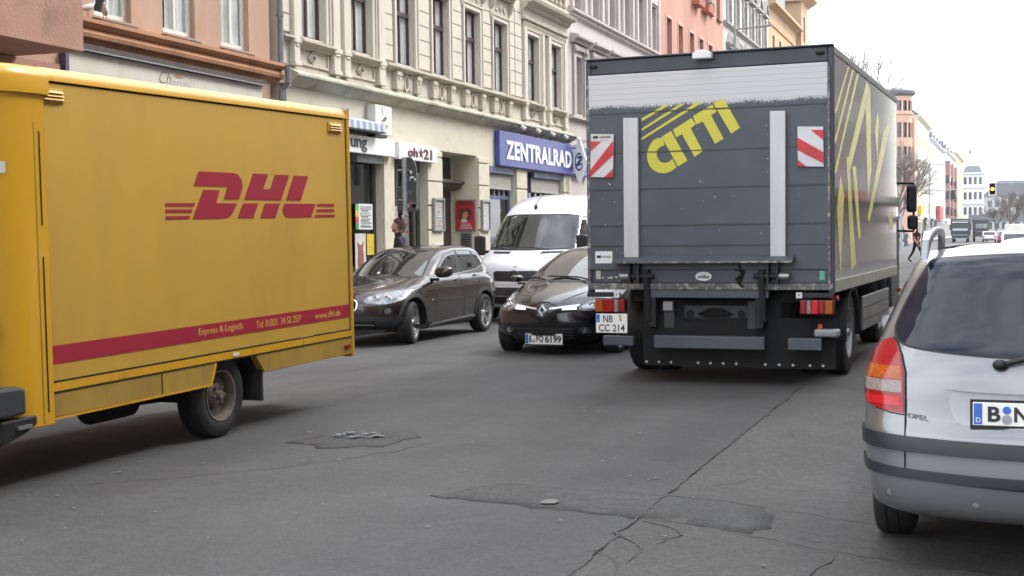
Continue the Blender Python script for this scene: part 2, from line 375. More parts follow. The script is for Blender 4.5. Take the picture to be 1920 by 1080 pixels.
def shell(mb, X, y0, y1, z0, z1, deep=11, mi=0):
    B = X - deep
    mb.quad((X, y0, z0), (X, y0, z1), (B, y0, z1), (B, y0, z0), mi); mb.quad((X, y1, z0), (B, y1, z0), (B, y1, z1), (X, y1, z1), mi)
    mb.quad((B, y0, z0), (B, y0, z1), (B, y1, z1), (B, y1, z0), mi); mb.quad((X, y0, z1), (X, y1, z1), (B, y1, z1), (B, y0, z1), mi)
def casement(parent, X, y0, y1, z0, z1, frame, transom=.62, fw_=.05, curtain=True, mull=True, sill=None, sill_w=.1, crt=None):
    """frame > pane, curtain, sill; X = outer plane of the frame"""
    mb = MB(); t = .045
    mb.box(X - t, X, y0, y0 + fw_, z0, z1); mb.box(X - t, X, y1 - fw_, y1, z0, z1)
    mb.box(X - t, X, y0 + fw_, y1 - fw_, z0, z0 + fw_); mb.box(X - t, X, y0 + fw_, y1 - fw_, z1 - fw_, z1)
    zt = z0 + (z1 - z0) * transom if transom else None
    if zt: mb.box(X - t, X + .025, y0 + fw_, y1 - fw_, zt - .05, zt + .05)
    ym = (y0 + y1) / 2
    if mull:
        for a, b in ([(z0 + fw_, zt - .06), (zt + .06, z1 - fw_)] if zt else [(z0 + fw_, z1 - fw_)]): mb.box(X - t, X + .006, ym - .028, ym + .028, a, b)
    w = mb.build('window', frame, parent)
    mb = MB().quad((X - .03, y0 + .02, z0 + .02), (X - .03, y1 - .02, z0 + .02), (X - .03, y1 - .02, z1 - .02), (X - .03, y0 + .02, z1 - .02))
    mb.build('pane', M['pane'], w)
    if curtain:
        lo, hi = crt or (0, 1); mb = MB(); n = 36; vs = []
        ya, yb = y0 + .03 + (y1 - y0 - .06) * lo, y0 + .03 + (y1 - y0 - .06) * hi; ph = rnd.random() * 6
        for i in range(n + 1):
            y = ya + (yb - ya) * i / n; x = X - .085 + .02 * math.sin(i * 1.05 + ph) + .01 * math.sin(i * 2.7)
            vs += [(x, y, z0 + .03), (x, y, z1 - .02)]
        mb.add(vs, [(2 * i, 2 * i + 2, 2 * i + 3, 2 * i + 1) for i in range(n)]); mb.build('curtain', M['curtain'], w, smooth=80)
    if sill is not None:
        mb = MB().prism([(X + .0, z0 - .02), (X + sill_w, z0 - .06), (X + sill_w, z0 - .09), (X, z0 - .06)], y0 - .04, y1 + .04, 'y'); mb.build('sill', sill, w)
    return w
def cornice(parent, prof, y0, y1, X, mat, name='cornice'):
    """prof: list of (out, z)"""
    mb = MB().prism([(X + a, z) for a, z in prof], y0, y1, 'y'); return mb.build(name, mat, parent)

# ---- 1. apricot house with the projecting bay -----------------------------------------
XF = -13.0
b = thing('apartment_house', 'apricot rendered house with white window frames and brown cornice over a faded shop fascia', 'building')
mb = MB(); ops = [(17.3, 18.25, 5.05, 7.2), (19.12, 20.08, 5.05, 7.2), (20.9, 21.87, 5.05, 7.2)]
holes(mb, XF, 4, 22.62, -.06, 17, ops, .16); shell(mb, XF, 4, 22.62, -.06, 17)
mb.build('wall', M['apricot_render'], b)
for i, (a, c, d, e) in enumerate(ops):
    casement(b, XF - .1, a, c, d, e, M['white_frame'], transom=None, fw_=.09, sill=M['dark_wood'], sill_w=.2, crt=(.62, 1) if i == 0 else (.3, 1))
cornice(b, [(0, 4.98), (.22, 4.93), (.22, 4.87), (.18, 4.84), (.1, 4.80), (.16, 4.72), (.14, 4.66), (.06, 4.62), (.03, 4.57), (0, 4.55)], 15.6, 22.9, XF, M['brown_cornice'])
mb = MB().box(XF + .003, XF + .16, 16.6, 22.2, 4.44, 4.545); mb.build('awning_housing', M['dark_wood'], b)
mb = MB().box(XF + .162, XF + .175, 16.6, 22.2, 4.435, 4.46); mb.build('awning_rail', M['steel'], b)
fa = MB().box(XF + .003, XF + .09, 16.55, 22.15, 3.2, 4.43).build('shop_fascia', pmat('fascia_white', (.52, .51, .44), rough=.7, var=.08, scale=2, dirt=(.30, .31, .26), dscale=1.5, dlo=.55, dhi=.72, stretch=(1, 1, .3)), b)
fade = pmat('faded_script', (.20, .15, .12), rough=.8, var=.2)
text('Ch', (XF + .092, 18.85, 4.16), (0, 1, .02), (0, 0, 1), .34, .2, fade, fa, bold=-.01, shear=.35)
text('apati', (XF + .092, 19.2, 4.10), (0, 1, .02), (0, 0, 1), .6, .17, pmat('fainter_script', (.36, .33, .28), rough=.8, var=.2), fa, bold=-.012, shear=.35)
mb = MB().ball((XF + .09, 19.42, 4.33), (.01, .13, .04)); mb.build('painted_mark', pmat('orange_fleck', (.5, .3, .17), rough=.8), fa)
mb = MB().box(XF + .003, XF + .12, 16.45, 16.53, 3.0, 4.4); mb.build('downpipe_box', pmat('violet_paint', (.08, .06, .12)), b)
# bay
mb = MB(); mb.prism([(XF - .02, 4.19), (-11.81, 4.19), (-11.81, 11), (XF - .02, 11)], 5, 15.47, 'y')
mb.build('bay', M['bay_render'], b)
mb = MB().box(XF + .003, XF + .06, 12.6, 16.40, 2.5, 4.18); mb.build('painted_wall_panel', M['bay_render'], b)
settle(b, (XF, 13, -.06))
def pigeon(loc, rotz, label):
    p = thing('pigeon', label, 'bird', loc, (0, 0, rotz))
    bm = bmesh.new(); pts = [((-.17, 0, .10), .012), ((-.10, 0, .12), .032), ((-.02, 0, .135), .06), ((.06, 0, .165), .052), ((.095, 0, .215), .026), ((.11, 0, .25), .028), ((.125, 0, .255), .02)]
    o = skin_body('body', [(a, r) for a, r in pts], [(i, i + 1) for i in range(len(pts) - 1)], pmat('white_feathers', (.55, .55, .54), rough=.8), p)
    m = MB().tube((.13, 0, .255), (.165, 0, .245), .008, .001); m.build('beak', M['trim'], p)
    for s in (-1, 1): MB().tube((0, .025 * s, .09), (.005, .025 * s, .0), .005).build('leg', pmat('pink_leg', (.4, .16, .14)), p)
    return p
def skin_body(name, pts, edges, mat, parent, sub=2):
    me = bpy.data.meshes.new(name); me.from_pydata([p for p, r in pts], edges, [])
    o = bpy.data.objects.new(name, me); COL.objects.link(o)
    sk = o.modifiers.new('skin', 'SKIN'); sk.use_smooth_shade = True
    for i, (p, r) in enumerate(pts):
        d = me.skin_vertices[0].data[i]; d.radius = r if isinstance(r, tuple) else (r, r); d.use_root = (i == 0)
    s = o.modifiers.new('sub', 'SUBSURF'); s.levels = sub; s.render_levels = sub
    dg = bpy.context.evaluated_depsgraph_get(); nm = bpy.data.meshes.new_from_object(o.evaluated_get(dg)); bpy.data.objects.remove(o)
    nm.name = name; nm.materials.clear(); nm.materials.append(mat)
    nm.polygons.foreach_set('use_smooth', [True] * len(nm.polygons))
    return link(bpy.data.objects.new(name, nm), parent)
pigeon((XF + .14, 16.97, 4.955), R(70), 'white pigeon on the brown cornice right beside the projecting bay')
pigeon((XF + .16, 17.36, 4.955), R(-60), 'white pigeon on the brown cornice below the first window right of the bay')

# ---- downpipe between the houses
dp = thing('downpipe', 'grey zinc rainwater pipe between the apricot and the cream house', 'drainpipe', (XF + .1, 22.88, -.05))
MB().tube((0, 0, 0), (0, 0, 4.5), .055).tube((0, 0, 5.0), (0, 0, 17), .055).tube((0, 0, 4.5), (.16, -.02, 4.6), .055).tube((.16, -.02, 4.6), (.16, -.02, 4.92), .055).tube((.16, -.02, 4.92), (0, 0, 5.0), .055).build('pipe', M['zinc'], dp, smooth=50)
for z in (3.6, 5.9, 7.4): MB().tube((0, 0, z), (0, 0, z + .06), .066).box(-.1, 0, -.012, .012, z + .015, z + .045).build('clamp', M['zinc'], dp)

# ---- 2. cream stone house ---------------------------------------------------------------
b = thing('apartment_house', 'ornate cream stone house with red brown windows above shops with white and blue signs', 'building')
Y0, Y1, ZS, ZT = 22.98, 41.86, 5.62, 7.55
W8 = [(23.8, 24.85), (26.0, 27.06), (28.36, 29.4), (30.5, 31.53), (32.63, 33.72), (34.78, 35.86), (37.66, 38.69), (39.93, 40.93)]
ops = [(a, c, ZS, ZT) for a, c in W8]
mb = MB(); holes(mb, XF, Y0, Y1, 4.6, 17, ops, .3); shell(mb, XF, Y0, Y1, -.06, 17)
mb.build('wall', M['cream_stone'], b)
for i, (a, c) in enumerate(W8):
    casement(b, XF - .11, a, c, ZS, ZT, M['red_brown_wood'], transom=.62, curtain=True, sill=M['zinc'], sill_w=.21, crt=((.0, 1), (.35, 1), (.3, 1), (0, 1), (0, 1), (0, 1), (0, 1), (0, 1))[i])
S = M['stone_trim']
# architraves with a proud moulding, one per window
for i, (a, c) in enumerate(W8):
    mb = MB(); q = .16
    mb.box(XF + .003, XF + .07, a - q, a - .004, ZS - .05, ZT + q); mb.box(XF + .003, XF + .07, c + .004, c + q, ZS - .05, ZT + q); mb.box(XF + .003, XF + .07, a - .003, c + .003, ZT + .004, ZT + q)
    mb.box(XF + .072, XF + .1, a - q - .015, a - q + .045, ZS - .05, ZT + q - .04); mb.box(XF + .072, XF + .1, c + q - .045, c + q + .015, ZS - .05, ZT + q - .04); mb.box(XF + .072, XF + .1, a - q - .015, c + q + .015, ZT + q - .038, ZT + q + .015)
    mb.build('window_surround', M['cream_stone'], b, bevel=.012)
# hoods on consoles over windows 3 to 6, entablatures over the pairs
for i in (2, 3, 4, 5):
    a, c = W8[i]; mb = MB(); z = ZT + .19
    mb.box(XF + .003, XF + .06, a - .1, c + .1, z, z + .42)
    mb.prism([(XF, z + .42), (XF + .16, z + .45), (XF + .2, z + .53), (XF + .34, z + .57), (XF + .34, z + .66), (XF, z + .74)], a - .34, c + .34, 'y')
    for y in (a - .2, c + .2):
        mb.prism([(XF + .003, z - .22), (XF + .06, z - .2), (XF + .09, z - .05), (XF + .07, z + .08), (XF + .15, z + .2), (XF + .21, z + .34), (XF + .2, z + .42), (XF + .003, z + .42)], y - .07, y + .07, 'y')
    ym = (a + c) / 2
    mb.lathe([(.10, .0), (.13, .02), (.10, .03), (.05, .05), (.0, .05)], (XF + .06, ym, z + .21), 'x', 14)
    mb.prism([(ym - .42, z + .1), (ym - .2, z + .3), (ym - .16, z + .22), (ym - .3, z + .06)], XF + .06, XF + .09, 'x'); mb.prism([(ym + .42, z + .1), (ym + .2, z + .3), (ym + .16, z + .22), (ym + .3, z + .06)], XF + .06, XF + .09, 'x')
    mb.build('window_hood', S, b, bevel=.01)
for (a, c) in ((W8[0][0], W8[1][1]), (W8[6][0], W8[7][1])):
    mb = MB(); z = ZT + .18; y0, y1 = a - .5, c + .55
    mb.box(XF + .003, XF + .10, y0 + .1, y1 - .1, z, z + .18)
    for k in range(46):
        y = y0 + .2 + (y1 - y0 - .4) * k / 45
        mb.tube((XF + .1, y, z + .05), (XF + .1, y, z + .13), .028, n=6)
    mb.prism([(XF, z + .18), (XF + .16, z + .2), (XF + .17, z + .27), (XF + .11, z + .3), (XF + .11, z + .5), (XF + .2, z + .55), (XF + .26, z + .66), (XF + .42, z + .7), (XF + .46, z + .8), (XF + .05, z + .86), (XF, z + .86)], y0, y1, 'y')
    mb.box(XF + .003, XF + .2, y0 + .12, y1 - .1, z + .862, z + 1.02)
    for k in range(9):
        y = y0 + .45 + (y1 - y0 - .9) * k / 8
        mb.lathe([(.05, 0), (.09, .08), (.05, .2), (.07, .34), (.06, .42)], (XF + .14, y, z + 1.02), 'z', 8)
    mb.box(XF + .003, XF + .26, y0 + .08, y1 - .06, z + 1.44, z + 1.56)
    mb.build('entablature', S, b, bevel=.01)
# pilasters beside the paired windows
for y0, y1 in ((23.38, 23.6), (25.06, 25.36), (25.55, 25.83), (27.26, 27.58), (37.2, 37.46), (38.88, 39.1), (39.5, 39.74), (41.12, 41.4)):
    mb = MB(); mb.box(XF + .003, XF + .13, y0, y1, 4.98, ZT + .16); mb.box(XF + .003, XF + .16, y0 - .03, y1 + .03, 5.42, 5.52); mb.box(XF + .132, XF + .15, y0 + .05, y1 - .05, 5.36, 5.41); mb.box(XF + .132, XF + .155, y0 - .02, y1 + .02, 4.98, 5.06)
    mb.build('pilaster', M['cream_stone'], b, bevel=.01)
# block-jointed piers between the windows
for y0, y1 in ((27.62, 28.14), (29.6, 30.3), (31.74, 32.42), (33.94, 34.56), (36.08, 36.5), (36.56, 37.14), (22.99, 23.36)):
    mb = MB(); z = 5.62
    while z < 8.4: mb.box(XF + .003, XF + .05, y0, y1, z, min(z + .335, 8.45)); z += .35
    mb.build('rusticated_pier', M['cream_stone'], b, bevel=.012)
# string course under the sills and the aprons
mb = MB()
for y0, y1 in ((23.62, 25.04), (25.85, 27.24), (37.48, 38.86), (39.76, 41.1)):
    mb.prism([(XF, 5.56), (XF + .22, 5.52), (XF + .22, 5.47), (XF + .13, 5.44), (XF + .1, 5.38), (XF, 5.36)], y0, y1, 'y')
mb.prism([(XF, 5.56), (XF + .2, 5.53), (XF + .2, 5.47), (XF + .1, 5.43), (XF, 5.4)], 27.6, 37.18, 'y')
mb.prism([(XF, 5.56), (XF + .14, 5.54), (XF + .14, 5.5), (XF + .06, 5.46), (XF, 5.44)], 22.99, 23.36, 'y')
mb.build('sill_course', S, b, bevel=.008)
def diamond(mb, y, z, ry, rzz, x0):
    for k, (s, h) in enumerate(((1, .045), (.62, .06))):
        o = [(y - ry * s, z), (y, z - rzz * s), (y + ry * s, z), (y, z + rzz * s)]; i_ = [(y + (p - y) * .72, z + (q - z) * .72) for p, q in o]
        for j in range(4):
            mb.prism([o[j], o[(j + 1) % 4], i_[(j + 1) % 4], i_[j]], x0, x0 + h, 'x')
for i in (0, 1, 6, 7):
    a, c = W8[i]; ym = (a + c) / 2 - .02; mb = MB()
    mb.box(XF + .003, XF + .04, a - .14, c + .14, 5.04, 5.09); mb.box(XF + .003, XF + .04, a - .14, a - .09, 5.09, 5.36); mb.box(XF + .003, XF + .04, c + .09, c + .14, 5.09, 5.36)
    diamond(mb, ym, 5.22, .2, .15, XF + .003); mb.build('apron_panel', S, b)
for i in (2, 3, 4, 5):
    a, c = W8[i]; ym = (a + c) / 2; mb = MB()
    for y in (a - .06, c + .06): mb.box(XF + .003, XF + .13, y - .12, y + .12, 4.98, 5.4); mb.box(XF + .132, XF + .15, y - .13, y + .13, 5.3, 5.38); mb.box(XF + .132, XF + .15, y - .04, y + .04, 5.22, 5.28)
    n = 18
    ring = [(ym + .14 * math.cos(t * 2 * math.pi / n), 5.19 + .2 * math.sin(t * 2 * math.pi / n)) for t in range(n)]; ri = [(ym + .1 * math.cos(t * 2 * math.pi / n), 5.19 + .155 * math.sin(t * 2 * math.pi / n)) for t in range(n)]
    for j in range(n): mb.prism([ring[j], ring[(j + 1) % n], ri[(j + 1) % n], ri[j]], XF + .003, XF + .06, 'x')
    for s in (-1, 1):
        for d in (.2, .29): mb.prism([(ym + s * (d - .03), 5.02), (ym + s * (d + .03), 5.02), (ym + s * (d + .05), 5.2), (ym + s * (d + .02), 5.34), (ym + s * (d - .04), 5.34), (ym + s * (d - .05), 5.2)], XF + .003, XF + .05, 'x')
        mb.box(XF + .003, XF + .07, ym + s * .17, ym + s * .36, 5.34, 5.38)
    mb.build('apron_panel', S, b)
mb = MB().box(XF + .003, XF + .02, Y0 + .02, Y1 - .02, 4.93, 4.978); mb.build('plinth_course', S, b)
# painted cornice over the shops
for (y0, y1) in ((23.2, 33.86), (33.9, 43.0 - 1.15)):
    cornice(b, [(0, 4.925), (.06, 4.92), (.3, 4.80), (.3, 4.76), (.24, 4.72), (.22, 4.68), (.1, 4.62), (.06, 4.58), (0, 4.57)], y0, y1, XF, M['cornice_paint'])
# ground floor: wall with shop openings and the entrance recess
GX = XF + .02
gops = [(24.3, 27.5, .25, 3.4, .3), (28.1, 29.97, .5, 3.4, .3), (30.95, 33.42, -.06, 3.72, .68), (34.26, 36.46, .35, 3.5, .25), (37.42, 40.96, -.06, 3.5, .25)]
mb = MB(); holes(mb, GX, Y0 + .22, Y1, -.06, 4.6, gops, .3); mb.quad((GX, Y0 + .22, -.06), (GX, Y0 + .22, 4.6), (GX - 1, Y0 + .22, 4.6), (GX - 1, Y0 + .22, -.06))
mb.build('ground_floor_wall', M['cream_render'], b)
for y0, y1 in ((30.0, 30.92), (33.45, 34.24), (36.5, 37.4), (41.0, 41.8)):
    mb = MB(); z = -.05
    while z < 3.6: mb.box(GX + .003, GX + .06, y0, y1, z, min(z + .565, 3.68)); z += .6
    mb.build('pier', M['cream_render'], b, bevel=.012)
mb = MB().box(GX + .003, GX + .05, 27.52, 28.07, -.05, 3.72); mb.build('pier', M['cream_render'], b, bevel=.01)
# entrance: back wall, door with moulded hood, fanlight
mb = MB(); XB = GX - .68; holes(mb, XB, 30.95, 33.42, -.06, 3.72, [(31.2, 33.36, -.06, 2.8, .12), (31.2, 33.3, 3.1, 3.68, .1)], .1); mb.build('recess_wall', M['cream_render'], b)
d = MB().box(XB - .12, XB - .06, 31.2, 33.36, -.05, 2.8).build('door', M['dark_wood'], b)
for y in (31.5, 32.45):
    for z0, z1 in ((.15, 1.0), (1.12, 2.6)): MB().box(XB - .06, XB - .035, y, y + .7, z0, z1).build('door_panel', M['dark_wood'], d, bevel=.012)
text('KR7', (XB - .03, 32.1, 1.5), (0, 1, .1), (0, -.1, 1), .65, .4, pmat('grey_scrawl', (.3, .3, .3)), d, bold=-.02, shear=.2, name='graffiti')
MB().box(XB - .1, XB - .05, 31.2, 33.3, 3.1, 3.68).build('fanlight', M['pane_dark'], b)
MB().prism([(XB, 3.06), (XB + .34, 3.04), (XB + .34, 2.98), (XB + .26, 2.94), (XB + .22, 2.86), (XB + .08, 2.8), (XB, 2.78)], 31.0, 33.40, 'y').build('door_hood', M['dark_wood'], b, bevel=.008)
# shop fronts in dark timber
def shopfront(y0, y1, z0, z1, mat, posts, rails, door=None):
    mb = MB(); X = GX - .16; f = .12
    mb.box(X - .1, X, y0, y0 + f, z0, z1); mb.box(X - .1, X, y1 - f, y1, z0, z1); mb.box(X - .1, X + .02, y0 + f, y1 - f, z1 - .16, z1); mb.box(X - .1, X + .03, y0 + f, y1 - f, z0, z0 + .2)
    for p in posts: mb.box(X - .1, X + .01, p - .06, p + .06, z0 + .2, z1 - .16)
    for (a, c, z) in rails: mb.box(X - .09, X - .004, a, c, z - .05, z + .05)
    s = mb.build('shopfront', mat, b, bevel=.008)
    MB().quad((X - .05, y0 + .05, z0 + .1), (X - .05, y1 - .05, z0 + .1), (X - .05, y1 - .05, z1 - .05), (X - .05, y0 + .05, z1 - .05)).build('pane', M['shop_pane'], s)
    MB().box(X - 2.5, X - 2.4, y0 - .5, y1 + .3, 0, 3.7).build('shop_interior', M['room_dark'], s)
    return s
s1 = shopfront(24.3, 27.5, .25, 3.4, M['dark_wood'], [26.1], [(24.4, 26.0, 2.6), (26.2, 27.35, .9)])
MB().box(GX - .1, GX + .06, 26.15, 27.48, 3.22, 3.38).build('shutter_box', M['zinc'], s1)
s2 = shopfront(28.1, 29.97, .5, 3.4, M['dark_wood'], [28.62, 29.62], [(28.2, 28.56, 2.45)])
MB().box(GX - .34, GX - .3, 28.18, 29.9, 1.2, 1.75).build('window_display', pmat('display', (.30, .27, .12), rough=.7, var=.6, scale=6), s2)
M['blue_paint'] = pmat('blue_paint', (.075, .10, .20), rough=.5, var=.15)
s3 = shopfront(34.26, 36.46, .35, 3.5, M['blue_paint'], [], [(34.4, 36.34, 2.66)])
s4 = shopfront(37.42, 40.96, -.05, 3.5, M['blue_paint'], [38.1], [(38.2, 40.86, 2.66)])
for s, a, c in ((s3, 34.38, 36.34), (s4, 38.16, 40.84)):
    mb = MB(); X = GX - .08
    for k in range(7): mb.box(X - .03, X + .006 * (k % 2), a, c, 2.96 + k * .05, 3.005 + k * .05)
    mb.box(X - .03, X + .01, a, c, 2.88, 2.955)
    for k in range(1, 5): mb.box(GX - .2, GX - .145, a + (c - a) * k / 5 - .03, a + (c - a) * k / 5 + .03, 2.7, 2.9)
    mb.build('roller_shutter', pmat('shutter', (.36, .35, .31), rough=.6, var=.1, scale=8), s)
    MB().box(GX - .1, GX + .02, a, c, 3.32, 3.49).build('shutter_box', M['blue_paint'], s)
MB().box(GX - .9, GX - .5, 34.6, 36.2, .6, 1.9).build('window_display', pmat('bikes', (.10, .10, .10), rough=.6, var=.9, scale=9), s3)
settle(b, (XF, 32, -.06))
# ================================================================== signs and small things on the cream house
FY = (0, 1, 0); UP = (0, 0, 1)
GF = GX
sg = tag(MB().box(GF + .005, GF + .16, 34.8, 43.7, 3.52, 4.5).build('shop_sign', pmat('sign_blue', (.045, .06, .27), rough=.4, var=.06, scale=.8, dirt=(.06, .07, .25), dscale=.8), None, bevel=.02), 'long royal blue shop sign with tall white capitals above the shuttered shop', 'shop sign')
text('ZENTRALRAD', (GF + .162, 35.28, 3.73), FY, UP, 6.2, .53, M['white'], sg, bold=.035, spacing=1.08, thick=.02)
lp = thing('sign_spotlights', 'row of little spotlights on thin rods above the blue shop sign', 'spotlights', (GF + .1, 39, 4.5))
for k in range(6):
    y = -3.6 + k * 1.35; MB().tube((-.06, y, -.0), (.34, y + .55, .2), .012, n=6).tube((-.06, y - .1, .18), (.34, y + .55, .2), .008, n=6).build('rod', M['black'], lp)
    MB().tube((.3, y + .52, .2), (.4, y + .6, .1), .035, .06).build('lamp_head', M['offwhite'], lp)
dm = thing('hanging_sign', 'white diamond shaped sign with a blue emblem jutting out beside the blue shop sign', 'hanging sign', (-12.61, 41.75, 3.95))
dmb = MB().prism([(-.26, 0), (0, -.81), (.26, 0), (0, .81)], -.05, .05, 'y').build('sign_board', M['white'], dm, bevel=.01)
MB().tube((-.45, 0, .45), (.1, 0, .45), .02).tube((-.45, 0, -.4), (.0, 0, -.4), .015).build('bracket', M['black'], dm)
nv = pmat('navy', (.03, .04, .16), rough=.4)
mb = MB(); n = 26
for k in range(n):
    t0, t1 = math.pi * .35 + 1.5 * math.pi * k / n, math.pi * .35 + 1.5 * math.pi * (k + 1) / n
    for (ra, rb) in ((.17, .135),):
        mb.prism([(ra * .85 * math.cos(t0), ra * 1.75 * math.sin(t0)), (ra * .85 * math.cos(t1), ra * 1.75 * math.sin(t1)), (rb * .85 * math.cos(t1), rb * 1.75 * math.sin(t1)), (rb * .85 * math.cos(t0), rb * 1.75 * math.sin(t0))], -.062, -.052, 'y')
mb.prism([(-.06, .16), (.1, .2), (.12, .14), (-.03, -.08), (.12, -.04), (.1, -.1), (-.12, -.16), (-.12, -.1), (.03, .1), (-.07, .1)], -.064, -.052, 'y')
mb.prism([(-.14, -.22), (.0, .0), (.16, .12), (.02, -.06)], -.06, -.052, 'y')
mb.build('emblem', nv, dm)
sg = tag(MB().box(GF + .06, GF + .2, 28.03, 30.26, 3.37, 3.755).build('shop_sign', M['white'], None, bevel=.01), 'white shop sign with brown lettering, a star and a number, behind the signal post', 'shop sign')
brn = pmat('sign_brown', (.11, .035, .045), rough=.5)
text('oh', (GF + .202, 28.5, 3.45), FY, UP, .56, .21, brn, sg, bold=.03, thick=.015)
st = [(29.26 + (.15 if k % 2 == 0 else .06) * math.sin(k * math.pi / 5) * .95, 3.56 + (.13 if k % 2 == 0 else .05) * math.cos(k * math.pi / 5)) for k in range(10)]
MB().prism(st, GF + .2, GF + .216, 'x').build('star', brn, sg)
text('21', (GF + .202, 29.42, 3.43), FY, UP, .5, .24, brn, sg, bold=.03, thick=.015)
sg = tag(MB().box(GF + .06, GF + .2, 22.6, 27.8, 3.39, 3.77).build('shop_sign', M['white'], None, bevel=.01), 'white shop sign ending in grey letters, half hidden behind the yellow van', 'shop sign')
text('ung', (GF + .202, 25.55, 3.42), FY, UP, .78, .27, pmat('sign_grey', (.05, .05, .055)), sg, bold=.02, thick=.01)
aw = thing('awning', 'small blue and white striped awning above the half hidden shop sign', 'awning', (GF + .0, 25.7, 3.88))
abl = pmat('awning_blue', (.20, .28, .38), rough=.85, var=.1); awt = pmat('awning_white', (.5, .52, .52), rough=.85, var=.08)
mb = MB(); n = 16
for k in range(n):
    y0, y1 = -1.15 + 2.3 * k / n, -1.15 + 2.3 * (k + 1) / n; mi = k % 2
    mb.quad((.01, y0, .30), (.42, y0, .16), (.42, y1, .16), (.01, y1, .30), mi); mb.quad((.42, y0, .16), (.43, y0, .0), (.43, y1, .0), (.42, y1, .16), mi)
    mb.quad((.43, y0, .0), (.43, (y0 + y1) / 2, -.04), (.43, y1, .0), (.43, y1, .004), mi)
for y in (-1.15, 1.15): mb.add([(.01, y, .3), (.42, y, .16), (.43, y, 0), (.01, y, 0)], [(0, 1, 2, 3)], 1)
mb.build('canopy', [abl, awt], aw)
MB().box(.0, .43, -1.15, 1.15, -.03, -.005).build('frame', M['dark_wood'], aw)
ls = thing('light_box_sign', 'tall white light box sign with a little grey bird on it', 'light box sign', (GF + .02, 27.13, 3.85))
MB().box(0, .22, -.42, .44, 0, .65).build('box', M['offwhite'], ls, bevel=.01)
MB().box(.0, .2, -.40, .2, -.06, -.002).build('bracket', M['dark_wood'], ls)
gd = pmat('grey_drawing', (.12, .11, .12))
mb = MB().prism([(-.12, .30), (.0, .29), (.12, .33), (.16, .37), (.13, .41), (.06, .41), (.0, .36)], .221, .224, 'x').prism([(-.12, .26), (.02, .24), (.02, .22), (-.12, .22)], .221, .224, 'x').prism([(.03, .16), (.18, .24), (.2, .21), (.06, .1)], .221, .224, 'x')
mb.prism([(-.1, .62), (-.08, .62), (-.02, .44), (-.04, .44)], .221, .224, 'x').build('bird_drawing', gd, ls)
# poster cases
def case(label, y0, y1, z0, z1, cols, seed):
    c = thing('poster_case', label, 'poster case', (GF + .06, (y0 + y1) / 2, z0)); w, h = (y1 - y0) / 2, z1 - z0
    mb = MB(); f = .05
    mb.box(.003, .07, -w, -w + f, 0, h); mb.box(.003, .07, w - f, w, 0, h); mb.box(.003, .07, -w + f, w - f, 0, f); mb.box(.003, .07, -w + f, w - f, h - f, h); mb.build('frame', M['steel'], c)
    MB().box(.003, .03, -w + f, w - f, f, h - f).build('poster', pmat('poster_' + str(seed), cols[0], rough=.6, var=.1), c)
    r = random.Random(seed)
    for k in range(9):
        z = .09 + (h - .18) * k / 9; a = r.uniform(-w + .08, 0); bb = r.uniform(0, w - .08)
        MB().box(.031, .033, a, bb, z, z + r.uniform(.015, .06)).build('print', pmat('print_%d_%d' % (seed, k), cols[1 + k % (len(cols) - 1)], rough=.7, var=.5, scale=12), c)
case('grey framed poster case with an orange and grey print left of the house door', 30.22, 30.88, 1.71, 2.52, [(.42, .42, .40), (.25, .25, .25), (.5, .26, .18), (.2, .2, .22)], 1)
case('grey framed poster case with a pale washed out sheet right of the red poster', 33.53, 34.14, 1.71, 2.54, [(.5, .51, .5), (.38, .39, .4), (.42, .43, .44)], 2)
def paper(name, label, X, y0, y1, z0, z1, col, lines, seed, ink=(.06, .06, .07)):
    p = tag(MB().box(X, X + .012, y0, y1, z0, z1).build(name, pmat(name + str(seed), col, rough=.75, var=.05)), label, 'poster')
    r = random.Random(seed); mb = MB()
    for k in range(lines):
        z = z1 - .05 - (z1 - z0 - .08) * (k + .5) / lines; mb.box(X + .0125, X + .0145, y0 + .05 + r.uniform(0, .08), y1 - .05 - r.uniform(0, .2), z - .008, z + r.uniform(.004, .022))
    mb.build('print', pmat('ink' + str(seed), ink, var=.4), p); return p
po = paper('poster', 'white notice full of black text with a green and red edge', GF - .142, 26.55, 27.25, 1.75, 2.32, (.6, .61, .63), 11, 4)
for k, c in enumerate(((.05, .25, .06), (.5, .05, .04), (.55, .42, .03), (.12, .4, .08))): MB().box(GF - .142, GF - .13, 26.4, 26.545, 1.75 + .14 * k, 1.888 + .14 * k).build('colour_edge', pmat('edge%d' % k, c), po)
paper('poster', 'plain yellow sheet below the white notice in the shop window', GF - .142, 26.95, 27.3, 1.18, 1.65, (.6, .42, .03), 7, 5, (.5, .34, .02))
po = paper('poster', 'poster with a reddish brown figure beside the yellow sheet in the shop window', GF - .142, 26.36, 26.88, .85, 1.66, (.5, .48, .46), 1, 6)
MB().prism(chaikin([(26.42, 1.5), (26.5, 1.3), (26.44, 1.0), (26.5, .9), (26.7, .9), (26.78, 1.1), (26.72, 1.35), (26.8, 1.52), (26.66, 1.4), (26.58, 1.4)], 2), GF - .129, GF - .126, 'x').build('print', pmat('figure_brown', (.25, .08, .06), var=.5, scale=6), po)
paper('poster', 'violet and white poster low in the shop window behind the signal post', GF - .142, 28.2, 28.6, 1.7, 2.3, (.38, .28, .36), 5, 8, (.15, .08, .2))
paper('poster', 'small white notice at the foot of the pier below the orange and grey poster case', GF + .065, 30.25, 30.85, 1.08, 1.42, (.6, .6, .6), 5, 9)
